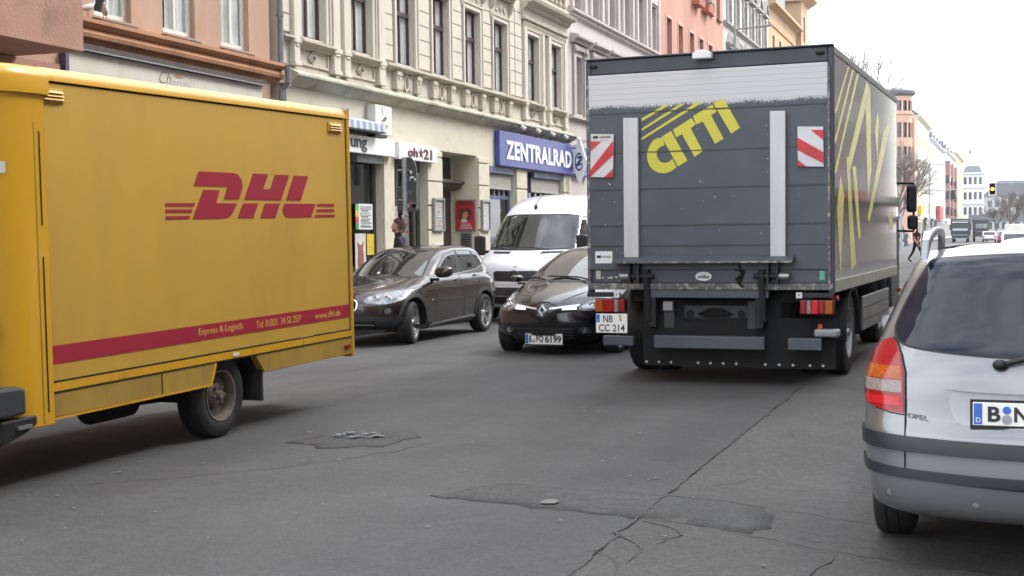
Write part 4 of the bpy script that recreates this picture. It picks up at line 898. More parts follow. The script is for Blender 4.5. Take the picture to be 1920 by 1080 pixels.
# cab: body shell, door, bumper, windscreen (in front of the picture edge)
cab = [(-2.5, .36), (-2.5, 2.3), (-3.0, 2.28), (-3.75, 1.45), (-4.35, 1.22), (-4.55, .9), (-4.55, .36)]
mb = MB().prism(cab, -2.0, -.12, 'x'); mb.build('cab', M['van_yellow'], van, bevel=.08, seg=3, smooth=40)
MB().prism([(-2.58, .55), (-2.58, 1.35), (-3.5, 1.35), (-3.62, .55)], -.118, -.10, 'x').build('door', M['van_yellow'], van, bevel=.01)
MB().prism([(-2.6, 1.38), (-2.6, 2.05), (-3.02, 2.02), (-3.5, 1.38)], -.118, -.106, 'x').build('side_window', M['car_glass'], van)
MB().prism([(-3.06, 2.24), (-3.72, 1.5), (-3.735, 1.513), (-3.075, 2.253)], -1.9, -.22, 'x').build('windscreen', M['car_glass'], van)
MB().prism([(-2.34, .52), (-2.34, .68), (-2.40, .70), (-4.4, .72), (-4.4, .5)], -.14, .045, 'x').build('rub_strip', M['trim'], van, bevel=.02)
MB().box(-.12, -.03, -2.62, -2.49, .99, 1.13).build('door_handle', M['trim'], van, bevel=.012)
MB().box(-.12, -.05, -2.62, -2.50, .76, .86).build('lamp_recess', M['black'], van, bevel=.01)
MB().box(-.001, .002, -.055, .055, -.035, .035).build('sticker', M['offwhite'], van, loc=(-.05, -2.425, 2.065)).rotation_euler = (0, 0, R(-46))
MB().prism([(-2.32, .40), (-2.23, .44), (-2.23, .5), (-2.55, .5), (-2.55, .34)], -.3, .03, 'x').build('arch_liner', M['black'], van, bevel=.015)
MB().box(-.05, .05, -2.42, -2.30, .43, .452).build('step_edge', M['steel'], van)
MB().box(-1.5, -.5, -4.58, -4.5, .5, 1.0).build('grille', M['black'], van)
# underside
MB().box(-1.95, -.35, -4.3, 1.95, .42, .60).box(-1.6, -.5, 1.9, 2.15, .40, .45).box(-.8, -.3, 1.5, 2.1, .40, .46).build('chassis', M['soot'], van)
MB().tube((-.5, -1.1, .36), (-.5, -.65, .36), .12, n=14).tube((-.45, -1.0, .36), (-.45, -.3, .33), .03).build('fuel_tank', M['soot'], van)
MB().tube((-1.9, -.05, .33), (-.2, -.05, .33), .07).ball((-1.05, -.05, .34), .17).build('rear_axle', M['soot'], van)
MB().box(-.32, -.02, .47, .5, .22, .56).build('mud_flap', M['rubber'], van)
MB().prism([(.34, .6), (.49, .452), (.50, .56), (.42, .66), (-.2, .66), (-.29, .45), (-.25, .45), (-.17, .62), (.3, .62)], -.35, -.062, 'x').build('wheel_arch', M['soot'], van)
for x, y, sd_ in ((-.16, -.05, 1), (-1.96, -.05, -1), (-.22, -3.6, 1), (-1.9, -3.6, -1)):
    wheel(van, x, y, .335, .215, 'steel5', M['dirty_rim'], axis='x', side=sd_, rr=.20)

# ================================================================== grey goods truck
def lift_paint():
    m, N, Lk, P = newmat('tail_lift_paint'); tc = N.new("ShaderNodeTexCoord"); sep = N.new("ShaderNodeSeparateXYZ"); Lk.new(tc.outputs['Object'], sep.inputs[0])
    nz = N.new("ShaderNodeTexNoise"); nz.inputs['Scale'].default_value = 120; nz.inputs['Detail'].default_value = 5; nz.inputs['Roughness'].default_value = .75; mp = N.new("ShaderNodeMapping"); mp.inputs['Scale'].default_value = (1, 1, .5); Lk.new(tc.outputs['Object'], mp.inputs[0]); Lk.new(mp.outputs[0], nz.inputs[0])
    n2 = N.new("ShaderNodeTexNoise"); n2.inputs['Scale'].default_value = 5; Lk.new(tc.outputs['Object'], n2.inputs[0])
    # bare height: paint is rubbed off above ~2.9 m, with ragged chips below the edge
    a = N.new("ShaderNodeMath"); a.operation = 'MULTIPLY_ADD'; a.inputs[1].default_value = .19; a.inputs[2].default_value = -.095; Lk.new(nz.outputs[0], a.inputs[0])
    a2 = N.new("ShaderNodeMath"); a2.operation = 'MULTIPLY_ADD'; a2.inputs[1].default_value = .04; a2.inputs[2].default_value = -.02; Lk.new(n2.outputs[0], a2.inputs[0])
    s1 = N.new("ShaderNodeMath"); Lk.new(sep.outputs['Z'], s1.inputs[0]); Lk.new(a.outputs[0], s1.inputs[1])
    s2 = N.new("ShaderNodeMath"); Lk.new(s1.outputs[0], s2.inputs[0]); Lk.new(a2.outputs[0], s2.inputs[1])
    gt = N.new("ShaderNodeMath"); gt.operation = 'GREATER_THAN'; gt.inputs[1].default_value = 2.892; Lk.new(s2.outputs[0], gt.inputs[0])
    n3 = N.new("ShaderNodeTexNoise"); n3.inputs['Scale'].default_value = 26; n3.inputs['Detail'].default_value = 3; Lk.new(tc.outputs['Object'], n3.inputs[0])
    g2 = N.new("ShaderNodeMath"); g2.operation = 'GREATER_THAN'; g2.inputs[1].default_value = .735; Lk.new(n3.outputs[0], g2.inputs[0])
    mxm = N.new("ShaderNodeMath"); mxm.operation = 'MAXIMUM'; Lk.new(gt.outputs[0], mxm.inputs[0]); Lk.new(g2.outputs[0], mxm.inputs[1])
    big = N.new("ShaderNodeTexNoise"); big.inputs['Scale'].default_value = 2.2; big.inputs['Detail'].default_value = 6; Lk.new(tc.outputs['Object'], big.inputs[0])
    mr = N.new("ShaderNodeMapRange"); mr.inputs[1].default_value = .3; mr.inputs[2].default_value = .7; mr.inputs[3].default_value = .85; mr.inputs[4].default_value = 1.15; Lk.new(big.outputs[0], mr.inputs[0])
    dk_ = N.new("ShaderNodeMix"); dk_.data_type = 'RGBA'; dk_.blend_type = 'MULTIPLY'; dk_.inputs[0].default_value = 1; dk_.inputs[6].default_value = (.062, .072, .090, 1); Lk.new(mr.outputs[0], dk_.inputs[7])
    wv = N.new("ShaderNodeTexWave"); wv.wave_type = 'BANDS'; wv.bands_direction = 'Z'; wv.inputs['Scale'].default_value = 5.5; wv.inputs['Distortion'].default_value = .6; wv.inputs['Detail'].default_value = 3; Lk.new(tc.outputs['Object'], wv.inputs[0])
    al = N.new("ShaderNodeValToRGB"); al.color_ramp.elements[0].color = (.46, .46, .47, 1); al.color_ramp.elements[1].color = (.56, .56, .57, 1); al.color_ramp.elements[1].position = .12; Lk.new(wv.outputs[0], al.inputs[0])
    mx = N.new("ShaderNodeMix"); mx.data_type = 'RGBA'; Lk.new(mxm.outputs[0], mx.inputs[0]); Lk.new(dk_.outputs[2], mx.inputs[6]); Lk.new(al.outputs[0], mx.inputs[7])
    Lk.new(mx.outputs[2], P.inputs['Base Color']); P.inputs['Roughness'].default_value = .5
    return m
M['lift'] = lift_paint()
defm('truck_slate', (.058, .068, .086), rough=.45, var=.15, scale=2, dirt=(.2, .2, .21), dscale=14, dlo=.70, dhi=.74)
defm('truck_frame', (.035, .042, .052), rough=.45, var=.2, scale=3, dirt=(.4, .4, .4), dscale=22, dlo=.72, dhi=.75)
defm('worn_sill', (.10, .10, .10), rough=.6, var=.3, scale=8, dirt=(.33, .31, .27), dscale=18, dlo=.5, dhi=.6)
defm('truck_side', (.05, .049, .046), rough=.07, var=.12, scale=.7, spec=.9, ior=1.9, dirt=(.085, .084, .078), dscale=1.5, stretch=(1, 1, .3))
defm('truck_yellow', (.56, .52, .035), rough=.4, var=.05)
defm('side_yellow', (.70, .66, .05), rough=.2, var=.1, spec=.6)
defm('brushed_aluminium', (.50, .50, .51), rough=.45, metal=.25, var=.08, scale=5, stretch=(3, 3, .3))
defm('under_grey', (.03, .034, .038), rough=.6, var=.3, scale=5)
TY = R(2.4)
trk = thing('box_truck', 'big dark grey box truck with a slanted yellow word on its rear', 'truck', (-1.4652, 13.4854, -.005), (0, 0, -TY))
MB().box(-2.545, -.005, .055, 5.72, .985, 3.385).build('cargo_box', M['truck_side'], trk, bevel=.02)
MB().box(-.06, .006, .06, 5.73, 3.325, 3.405).box(-2.55, -2.49, .06, 5.73, 3.325, 3.405).build('roof_rail', pmat('rail_grey', (.16, .165, .17), rough=.35, metal=.4, var=.1), trk, bevel=.012)
MB().box(-.05, .005, .06, 5.73, .96, 1.085).build('floor_rail', pmat('floor_rail', (.30, .30, .22), rough=.3, metal=.5, var=.2), trk, bevel=.006)
# rear frame
mb = MB().box(-2.56, -2.50, -.02, .054, .96, 3.39).box(-.045, .01, -.02, .054, .96, 3.39).box(-2.499, -.046, -.02, .05, 3.245, 3.39).box(-2.56, .01, -.05, .06, 3.392, 3.412)
mb.build('rear_frame', M['truck_frame'], trk, bevel=.008)
MB().box(-2.55, .0, -.04, .05, .99, 1.056).build('sill', M['worn_sill'], trk, bevel=.006)
for x in (-2.47, -.12): MB().ball((x, -.03, 3.33), (.045, .035, .02)).build('marker_lamp', M['black'], trk)
for x in (-2.53, -.035): MB().box(x - .012, x + .012, -.045, -.021, 1.0, 3.2).build('frame_edge', M['worn_sill'], trk)
cm = MB().prism([(-.0, 0), (.19, 0), (.19, .055), (.13, .085), (.06, .085), (0, .055)], -.14, -.03, 'y').build('camera_housing', M['white'], trk, loc=(-1.38, -.0, 3.335), bevel=.008)
# tail lift platform
pl = MB().box(-2.525, -.045, -.045, -.0, 1.215, 3.235).build('tail_lift', M['lift'], trk, bevel=.005)
for z in (2.825, 2.41, 2.03, 1.65, 1.44): MB().box(-2.5, -.06, -.0475, -.0455, z - .006, z + .006).box(-2.5, -.06, -.051, -.0455, z + .006, z + .012).build('groove', M['truck_frame'], pl)
MB().box(-2.53, -.04, -.05, -.01, 1.200, 1.222).build('lower_edge', M['truck_slate'], pl)
for x0, x1 in ((-2.145, -1.975), (-.62, -.455)):
    MB().prism([(x0 + .012, 1.325), (x1 - .0, 1.325), (x1 + .006, 2.77), (x0 + .016, 2.775)], -.10, -.046, 'y').build('guide_strip', M['brushed_aluminium'], pl, bevel=.006)
MB().prism([(-.046, 1.345), (-.10, 1.33), (-.19, 1.285), (-.19, 1.27), (-.10, 1.285), (-.046, 1.30)], -2.235, -.37, 'x').build('lip', M['truck_slate'], pl, bevel=.003)
MB().box(-2.236, -.372, -.1945, -.1905, 1.268, 1.287).build('lip_edge', M['worn_sill'], pl)
letters = [
 chaikin([(-1.708, 2.504), (-1.722, 2.557), (-1.763, 2.56), (-1.817, 2.539), (-1.862, 2.484), (-1.89, 2.407), (-1.886, 2.328), (-1.851, 2.253), (-1.793, 2.208), (-1.721, 2.189), (-1.65, 2.201), (-1.585, 2.243)], 2, False) + [(-1.573, 2.253), (-1.62, 2.338)] + chaikin([(-1.625, 2.332), (-1.653, 2.308), (-1.707, 2.295), (-1.76, 2.32), (-1.787, 2.373), (-1.782, 2.429), (-1.746, 2.467), (-1.70, 2.478)], 2, False),
 [(-1.731, 2.567), (-1.631, 2.624), (-1.459, 2.312), (-1.56, 2.259)],
 [(-1.61, 2.634), (-1.415, 2.746), (-1.369, 2.681), (-1.424, 2.643), (-1.299, 2.405), (-1.384, 2.35), (-1.515, 2.587), (-1.577, 2.555)],
 [(-1.397, 2.766), (-1.199, 2.872), (-1.152, 2.799), (-1.211, 2.765), (-1.083, 2.524), (-1.17, 2.475), (-1.296, 2.706), (-1.364, 2.679)],
 [(-1.184, 2.88), (-1.125, 2.917), (-1.073, 2.914), (-.914, 2.626), (-1.005, 2.57)],
 [(-1.943, 2.765), (-1.697, 2.894), (-1.635, 2.895), (-1.943, 2.735)], [(-1.944, 2.661), (-1.546, 2.889), (-1.482, 2.893), (-1.944, 2.637)], [(-1.945, 2.565), (-1.369, 2.898), (-1.304, 2.897), (-1.945, 2.541)]]
mb = MB()
for p in letters: mb.prism(p, -.0475, -.0435, 'y')
mb.build('lettering', M['truck_yellow'], pl)
# warning flags
redf = pmat('flag_red', (.52, .02, .03), rough=.35, var=.15, scale=6); whf = pmat('flag_white', (.58, .58, .60), rough=.35, var=.1, scale=6)
def flag(x0, x1, z0, z1, right, skew):
    w, h = x1 - x0, z1 - z0; S = lambda u, v: (x0 + u * w + skew * (1 - v), z0 + v * h - .012 * u)
    f = MB().prism([S(0, 0), S(1, 0), S(1, 1), S(0, 1)], -.075, -.055, 'y').build('warning_flag', whf, pl)
    mb = MB()
    bands = [[(0, .55), (0, .83), (.42, .83)], [(0, .12), (.95, .83), (1, .83), (1, .55), (.2, 0), (0, 0)]] if not right else [[(0, 0), (0, .14), (.35, 0)], [(0, .68), (0, .40), (.95, .05), (1, .1), (1, .36)], [(.5, .9), (1, .66), (1, .9)]]
    bands = [[(0, .60), (0, .83), (.47, .83)], [(0, .16), (.95, .83), (1, .83), (1, .52), (.0, -.0)], [(.62, 0), (1, .2), (1, 0)]] if not right else [[(0, .0), (0, .16), (.33, 0)], [(0, .72), (0, .40), (1, .08), (1, .36)], [(.52, .92), (1, .66), (1, .92)]]
    for p in bands: mb.prism([S(*q) for q in p], -.0785, -.0755, 'y')
    mb.build('red_stripe', redf, f)
    if not right:
        MB().prism([S(.02, .85), S(.98, .85), S(.98, .99), S(.02, .99)], -.0775, -.0755, 'y').build('header', M['offwhite'], f)
        text('PALFINGER', (x0 + .4 * w, -.079, z0 + .89 * h), (1, 0, 0), UP, .12, .022, M['ink'], f); MB().box(x0 + .1 * w, x0 + .32 * w, -.079, -.0776, z0 + .89 * h, z0 + .95 * h).build('mark', M['ink'], f)
flag(-2.49, -2.24, 2.175, 2.625, False, -.012); flag(-.335, -.085, 2.22, 2.612, True, .004)
stk = MB().box(-2.463, -2.275, -.0485, -.0455, 1.266, 1.392).build('sticker', M['white'], pl)
text('PALFINGER', (-2.39, -.0487, 1.325), (1, 0, 0), UP, .1, .02, M['ink'], stk); MB().box(-2.445, -2.40, -.0505, -.0486, 1.322, 1.35).build('mark', M['ink'], stk)
# lower panel, oval badge
lo = MB().box(-2.495, -.05, -.03, .03, 1.06, 1.198).build('lower_panel', M['truck_slate'], trk, bevel=.006)
ov = [(-1.305 + .085 * math.cos(k * .2618), 1.128 + .047 * math.sin(k * .2618)) for k in range(24)]
ob = MB().prism(ov, -.034, -.031, 'y').build('oval_badge', M['white'], lo); ov2 = [(-1.305 + .08 * math.cos(k * .2618), 1.128 + .042 * math.sin(k * .2618)) for k in range(24)]
text('wilke', (-1.365, -.0343, 1.105), (1, 0, 0), UP, .12, .04, M['ink'], ob, bold=.02, shear=.3)
for x, z in ((-2.46, 1.1), (-.13, 1.09)): MB().box(x, x + .05, -.036, -.031, z, z + .09).build('lock_plate', pmat('lock_%d' % int(x * -100), (.4, .4, .35) if x < -1 else (.1, .4, .25)), lo)
for k in range(16):
    x = -2.4 + rnd.random() * .35; MB().ball((x, -.031, 1.08 + rnd.random() * .05), (.006 + .012 * rnd.random(), .002, .006), 6, 4).build('paint_chip', M['offwhite'], lo)
# hinges and lift arms
for s, x in ((1, -2.02), (-1, -.58)):
    mb = MB(); mb.tube((x - s * .16, -.08, 1.13), (x - s * .06, -.08, 1.13), .042, n=16); mb.build('hinge_roller', M['steel'], trk, smooth=40)
    mb = MB(); mb.tube((x - s * .06, -.08, 1.13), (x + s * .2, -.08, 1.13), .03, n=12).box(x - .06, x - .035, -.14, -.04, 1.06, 1.27).box(x + .035, x + .06, -.14, -.04, 1.06, 1.27)
    mb.prism([(-.12, 1.2), (-.06, 1.2), (.12, .72), (.06, .62), (-.02, .66)], x + s * .09, x + s * .15, 'x').prism([(-.02, .95), (.1, .95), (.5, .6), (.4, .52), (0, .6)], x + s * .12, x + s * .2, 'x')
    mb.build('lift_arm', M['black'], trk, bevel=.004)
MB().path([(-.93, -.05, 1.24), (-.9, -.07, 1.14), (-.96, -.06, 1.1), (-.9, -.05, 1.02)], .012).path([(-.98, -.04, 1.2), (-.88, -.06, 1.18), (-.93, -.05, 1.06)], .01).build('cable', M['soot'], trk)
# beam, cross member with a diamond hole, uprights
MB().box(-1.92, -.64, -.03, .06, .905, .985).build('cross_beam', M['truck_slate'], trk, bevel=.006)
mb = MB(); x0, x1, z0, z1 = -1.54, -.885, .645, .82; c = (x0 + x1) / 2; zc = (z0 + z1) / 2
dm_ = [(c - .2, zc), (c - .06, zc - .062), (c + .06, zc - .062), (c + .2, zc), (c + .06, zc + .062), (c - .06, zc + .062)]
top_ = [(x0, z1), (x1, z1), (x1, zc), dm_[3], dm_[4], dm_[5], dm_[0], (x0, zc)]; bot_ = [(x0, z0), (x0, zc), dm_[0], dm_[1], dm_[2], dm_[3], (x1, zc), (x1, z0)]
mb.prism(top_, .1, .13, 'y').prism(bot_, .1, .13, 'y'); mb.build('hitch_plate', M['under_grey'], trk)
for x in (c - .27, c + .27): MB().tube((x, .094, zc), (x, .12, zc), .042, n=18).build('bolt_hole', M['soot'], trk)
for x in (-1.75, -.87): MB().box(x - .01, x + .1, .09, .14, .58, .87).build('upright', M['under_grey'], trk, bevel=.004)
MB().box(-1.76, -1.66, .06, .088, .77, .86).build('pad', M['steel'], trk)
# bumpers, lamps, plate
for x0, x1, z0, z1 in ((-1.83, -.68, .385, .515), (-.444, -.111, .39, .51), (-2.385, -2.055, .402, .502)): MB().box(x0, x1, -.06, .02, z0, z1).build('bumper_bar', M['truck_slate'], trk, bevel=.008)
def tail(x0, segs, pos):
    w = .325; t = MB().box(x0 - .008, x0 + w + .008, -.03, .05, .745, .895).build('tail_lamp', M['black'], trk, bevel=.015)
    u = 0
    for wd, m in segs: MB().box(x0 + u * w + .003, x0 + (u + wd) * w - .003, -.045, -.028, .753, .887).build('lens', M[m], t, bevel=.008); u += wd
tail(-2.474, [(.27, 'orange_lens'), (.36, 'red_lens'), (.16, 'clear_lens'), (.21, 'red_lens')], 0)
tail(-.325, [(.19, 'red_lens'), (.15, 'clear_lens'), (.22, 'red_bright'), (.18, 'red_lens'), (.26, 'orange_lens')], 1)
for x0, x1, px in ((-2.56, -2.2, -2.26), (-.36, .01, -.36)):
    lb = MB().box(x0, x1, -.05, .0, .912, .962).build('lamp_guard', M['black'], trk, bevel=.006); MB().box(px, px + .06, -.056, -.0505, .91, .968).build('pad', M['offwhite'], lb); MB().tube((px + .03, -.058, .94), (px + .03, -.055, .94), .008).build('bolt', M['ink'], lb)
pt = MB().box(-2.468, -2.122, -.04, -.03, .532, .735).build('licence_plate', M['plate_white'], trk, bevel=.006)
MB().box(-2.462, -2.425, -.0425, -.0405, .645, .728).build('blue_band', M['plate_blue'], pt); text('D', (-2.451, -.0427, .655), (1, 0, 0), UP, .014, .02, M['white'], pt)
text('NB', (-2.385, -.0405, .645), (1, 0, 0), UP, .105, .072, M['ink'], pt, bold=.012); text('CC 214', (-2.435, -.0405, .548), (1, 0, 0), UP, .285, .074, M['ink'], pt, bold=.012)
MB().ball((-2.2, -.0405, .71), (.014, .003, .016)).ball((-2.195, -.0405, .675), (.014, .003, .018)).build('seal', pmat('rusty_seal', (.45, .33, .16), var=.5, scale=60), pt)
MB().box(-.19, .05, -.04, .12, .52, .6).build('lamp_box', pmat('milky_grey', (.24, .26, .27), rough=.3, var=.2), trk, bevel=.025, seg=3); MB().box(-.15, -.11, -.02, .04, .602, .65).build('reflector', M['orange_lens'], trk)
# mud flap across the rear with rivets
fl = MB().box(-1.99, .0, .10, .115, .19, .70).build('spray_flap', M['soot'], trk)
for x in (-1.955, -1.82, -1.69, -1.40, -1.27, -1.135, -1.0, -.7, -.56, -.42, -.25, -.12): MB().tube((x, .093, .225), (x, .101, .225), .0135, .011, 10).build('rivet', M['brushed_aluminium'], fl)
# chassis, rear mudguards, wheels, cab
MB().box(-2.0, -.55, .14, 7.0, .55, .98).box(-2.1, -.3, .14, 1.0, .86, .97).build('chassis', M['soot'], trk)
for x0, x1 in ((-.52, -.02), (-2.53, -2.03)):
    pr = [(1.555 + .56 * math.cos(R(a)), .44 + .53 * math.sin(R(a))) for a in range(-5, 186, 12)] + [(1.555 + .53 * math.cos(R(a)), .44 + .50 * math.sin(R(a))) for a in range(185, -6, -12)]
    MB().prism(pr, x0, x1, 'x').build('mudguard', M['black'], trk, smooth=40)
for x, s in ((-.19, 1), (-.47, 1), (-2.36, -1), (-2.08, -1)): wheel(trk, x, 1.555, .46, .26, 'steel8', M['steel'], axis='x', side=s, rr=.27)
for x, s in ((-.40, 1), (-2.15, -1)): wheel(trk, x, 6.05, .46, .27, 'steel8', M['steel'], axis='x', side=s, rr=.27)
sk = MB().box(-.03, .0, 2.2, 4.75, .43, .825).build('side_guard', pmat('guard_grey', (.17, .17, .16), rough=.4, metal=.3, var=.2, scale=2), trk, bevel=.03)
for z in (.55, .69): MB().box(.0005, .003, 2.24, 4.7, z - .006, z + .006).build('groove', M['black'], sk)
MB().tube((-.06, .22, .9), (.015, .22, .9), .035, .028, 14).build('side_marker', M['red_lens'], trk, smooth=40)
cabp = [(5.85, .55), (5.85, 2.75), (6.4, 2.95), (7.1, 2.75), (7.55, 1.75), (7.6, 1.0), (7.55, .45), (6.6, .45), (6.5, .85), (6.1, .98), (5.95, .9)]
MB().prism(cabp, -2.4, -.16, 'x').build('cab', M['truck_slate'], trk, bevel=.06, seg=3)
MB().prism([(6.1, 1.75), (6.1, 2.5), (6.9, 2.5), (7.25, 1.75)], -.158, -.14, 'x').build('side_window', M['car_glass'], trk)
mr_ = MB().box(-.02, .12, 7.18, 7.32, 1.84, 2.25).build('mirror', M['black'], trk, bevel=.04, seg=3)
MB().box(-.01, .14, 7.18, 7.32, 1.585, 1.80).build('mirror', M['black'], trk, bevel=.045, seg=3)
MB().path([(-.2, 7.25, 2.28), (.08, 7.25, 2.27), (.08, 7.25, 1.56), (-.2, 7.25, 1.57)], .016).build('mirror_arm', M['soot'], trk)
MB().box(-.17, -.1, 7.2, 7.3, .66, .72).build('turn_lamp', M['orange_lens'], trk, bevel=.01)
# stripes on the side (follow the flank, only 2 mm proud)
for p in ([(-.477, 3.32), (-.389, 3.32), (-1.349, 2.739), (-1.411, 2.758)], [(-.157, 3.32), (-.046, 3.32), (-1.388, 2.43), (-1.418, 2.475)], [(.217, 3.32), (.352, 3.32), (-1.395, 2.123), (-1.425, 2.169)],
          [(1.021, 3.312), (1.342, 3.261), (-.361, 2.212), (-.446, 2.359)], [(1.342, 3.261), (1.433, 2.284), (1.099, 1.939), (.911, 3.055)], [(-1.044, 2.136), (-.8, 1.948), (-1.068, 1.119), (-1.293, 1.794)],
          [(-.621, 2.351), (-.446, 2.359), (.077, 1.213), (-.294, 1.145)], [(-.179, 2.27), (.1, 2.283), (.472, 1.498), (.275, 1.473)], [(2.022, 3.037), (2.188, 2.933), (2.011, 2.424), (1.783, 2.759)],
          [(2.632, 2.815), (3.712, 3.142), (1.202, 1.662), (1.095, 1.717)], [(3.189, 1.733), (3.691, 1.864), (3.686, 1.576), (3.35, 1.577)]):
    MB().prism([(y + 1.556, z) for y, z in p], -.0045, -.0025, 'x').build('side_stripe', M['side_yellow'], trk)
# ================================================================== cars: body lofted from plan outlines stacked by height, fittings laid onto it
def pchip(xs, ys):
    xs, ys = np.array(xs, float), np.array(ys, float); h = np.diff(xs); d = np.diff(ys) / h; m = np.zeros(len(xs))
    for i in range(1, len(xs) - 1):
        if d[i - 1] * d[i] > 0:
            w1, w2 = 2 * h[i] + h[i - 1], h[i] + 2 * h[i - 1]; m[i] = (w1 + w2) / (w1 / d[i - 1] + w2 / d[i])
    m[0], m[-1] = d[0], d[-1]
    def f(x):
        i = int(np.clip(np.searchsorted(xs, x) - 1, 0, len(h) - 1)); t = (x - xs[i]) / h[i]
        return float(ys[i] * (2 * t ** 3 - 3 * t * t + 1) + h[i] * m[i] * (t ** 3 - 2 * t * t + t) + ys[i + 1] * (-2 * t ** 3 + 3 * t * t) + h[i] * m[i + 1] * (t ** 3 - t * t))
    return f
class CarBody:
    """tab rows: z, x_front, x_rear, half width, front bulge, front corner, rear bulge, rear corner"""
    def __init__(s, tab, parent, paint, wheels, arch_r, name='body', arch_depth=.34):
        cols = list(zip(*tab)); F = [pchip(cols[0], c) for c in cols[1:]]
        zs = [cols[0][0]]
        while zs[-1] < cols[0][-1] - 1e-6:
            z = zs[-1]; dz = .035
            while dz > .003:
                zz = min(z + dz, cols[0][-1])
                if max(abs(f(zz) - f(z)) for f in F[:3]) < .07: break
                dz *= .7
            zs.append(min(z + dz, cols[0][-1]))
        rings = []
        for z in zs:
            xf, xr, hw, bf, cf, br, cr = [f(z) for f in F]
            yf, yr = hw - cf * .72, hw - cr * .72
            mg = min(.6, .2 * (xf - xr)); sc_ = min(1, .42 * (xf - xr) / max(1e-3, bf + cf, br + cr)); bf, cf, br, cr = bf * sc_, cf * sc_, br * sc_, cr * sc_
            half = [(xf, 0), (xf - .16 * bf, .45 * yf), (xf - bf, yf), (xf - bf - cf, hw - .012), ((xf + xr) / 2 + mg, hw), ((xf + xr) / 2 - mg, hw), (xr + br + cr, hw - .012), (xr + br, yr), (xr + .16 * br, .45 * yr), (xr, 0)]
            loop = half + [(x, -y) for x, y in half[-2:0:-1]]
            rings.append([(x, y, z) for x, y in chaikin(loop, 3)])
        n = len(rings[0]); vs = [p for r in rings for p in r]; k = len(rings)
        fs = [(j * n + i, j * n + (i + 1) % n, (j + 1) * n + (i + 1) % n, (j + 1) * n + i) for j in range(k - 1) for i in range(n)]
        fs += [tuple(range(n))[::-1], tuple((k - 1) * n + i for i in range(n))]
        me = bpy.data.meshes.new(name); me.from_pydata(vs, [], fs); me.materials.append(paint); me.materials.append(M['soot'])
        bm = bmesh.new(); bm.from_mesh(me); bmesh.ops.recalc_face_normals(bm, faces=bm.faces); bm.to_mesh(me); bm.free()
        me.polygons.foreach_set('use_smooth', [True] * len(me.polygons)); me.update()
        s.vn = [v.normal.copy() for v in me.vertices]; s.polys = [tuple(p.vertices) for p in me.polygons]; s.vco = [v.co.copy() for v in me.vertices]
        s.bvh = BVHTree.FromPolygons([tuple(v.co) for v in me.vertices], s.polys); s.parent = parent
        o = link(bpy.data.objects.new(name, me))
        cut = MB()
        for (x, r_, z) in [(w[0], w[2] if len(w) > 2 else arch_r, w[1]) for w in wheels]:
            for sd in (-1, 1): cut.lathe([(0, sd * 3), (r_, sd * 3), (r_, sd * (max(f for f in [F[2](.6)]) - arch_depth)), (0, sd * (F[2](.6) - arch_depth))], (x, 0, z), 'y', 40, 1)
        co = cut.build('cutter', [paint, M['soot']])
        md = o.modifiers.new('arches', 'BOOLEAN'); md.operation = 'DIFFERENCE'; md.solver = 'EXACT'; md.object = co
        dg = bpy.context.evaluated_depsgraph_get(); nm = bpy.data.meshes.new_from_object(o.evaluated_get(dg)); nm.name = name
        bpy.data.objects.remove(o); bpy.data.objects.remove(co)
        nm.polygons.foreach_set('use_smooth', [True] * len(nm.polygons)); nm.set_sharp_from_angle(angle=R(38))
        s.obj = link(bpy.data.objects.new(name, nm), parent)
    def hit(s, o, d):
        p, nrm, i, dist = s.bvh.ray_cast(Vector(o), Vector(d))
        if p is None: p, nrm, i, dist = s.bvh.find_nearest(Vector(o) + Vector(d) * 3)
        vi = s.polys[i]
        if len(vi) <= 4:
            w = poly_3d_calc([s.vco[v] for v in vi], p); nn = Vector((0, 0, 0))
            for v, q in zip(vi, w): nn += s.vn[v] * q
            if nn.length > 1e-6: nrm = nn.normalized()
        return p, nrm
    def patch(s, name, poly, view, mat, off=.004, res=.05, rnd_=0, parent=None, thick=None, yaw=0):
        """outline given in a projection plane, laid on the body: side+/side- (x,z), front/rear (y,z), top (x,y); yaw turns front/rear views"""
        if rnd_: poly = chaikin(poly, rnd_)
        bm = bmesh.new()
        if isinstance(poly, tuple):
            va, vb = ([bm.verts.new((a, b, 0)) for a, b in q] for q in poly)
            for i in range(len(va) - 1): bm.faces.new((va[i], va[i + 1], vb[i + 1], vb[i]))
        else:
            bm.faces.new([bm.verts.new((a, b, 0)) for a, b in poly]); bmesh.ops.triangulate(bm, faces=bm.faces[:])
        for _ in range(0 if isinstance(poly, tuple) else 7):
            e = [e for e in bm.edges if e.calc_length() > res]
            if not e: break
            bmesh.ops.subdivide_edges(bm, edges=e, cuts=1); bmesh.ops.triangulate(bm, faces=[f for f in bm.faces if len(f.verts) > 3])
        cy, sy = math.cos(yaw), math.sin(yaw); normals = []
        for v in bm.verts:
            a, b = v.co.x, v.co.y
            if view == 'side+': o, d = (a, 3, b), (0, -1, 0)
            elif view == 'side-': o, d = (a, -3, b), (0, 1, 0)
            elif view == 'top': o, d = (a, b, 4), (0, 0, -1)
            else:
                sg = 1 if view == 'front' else -1
                d = (-sg * cy, -sy, 0); o = (sg * 4 * cy - a * sy * sg * 0, a + 0, b)
                if yaw: o = (-d[0] * 5 + 0, a - d[1] * 5 * 1, b); o = (a * 0 - d[0] * 5, a - d[1] * 5, b)
            p, nn = s.hit(o, d); v.co = p + nn * off; normals.append(nn)
        bm.normal_update()
        flip = sum(f.normal.dot(normals[f.verts[0].index]) for f in bm.faces) if False else 0
        bm.verts.index_update(); tot = sum(f.normal.dot(sum((normals[v.index] for v in f.verts), Vector())) for f in bm.faces)
        if tot < 0:
            for f in bm.faces: f.normal_flip()
        t = thick if thick is not None else off + .006
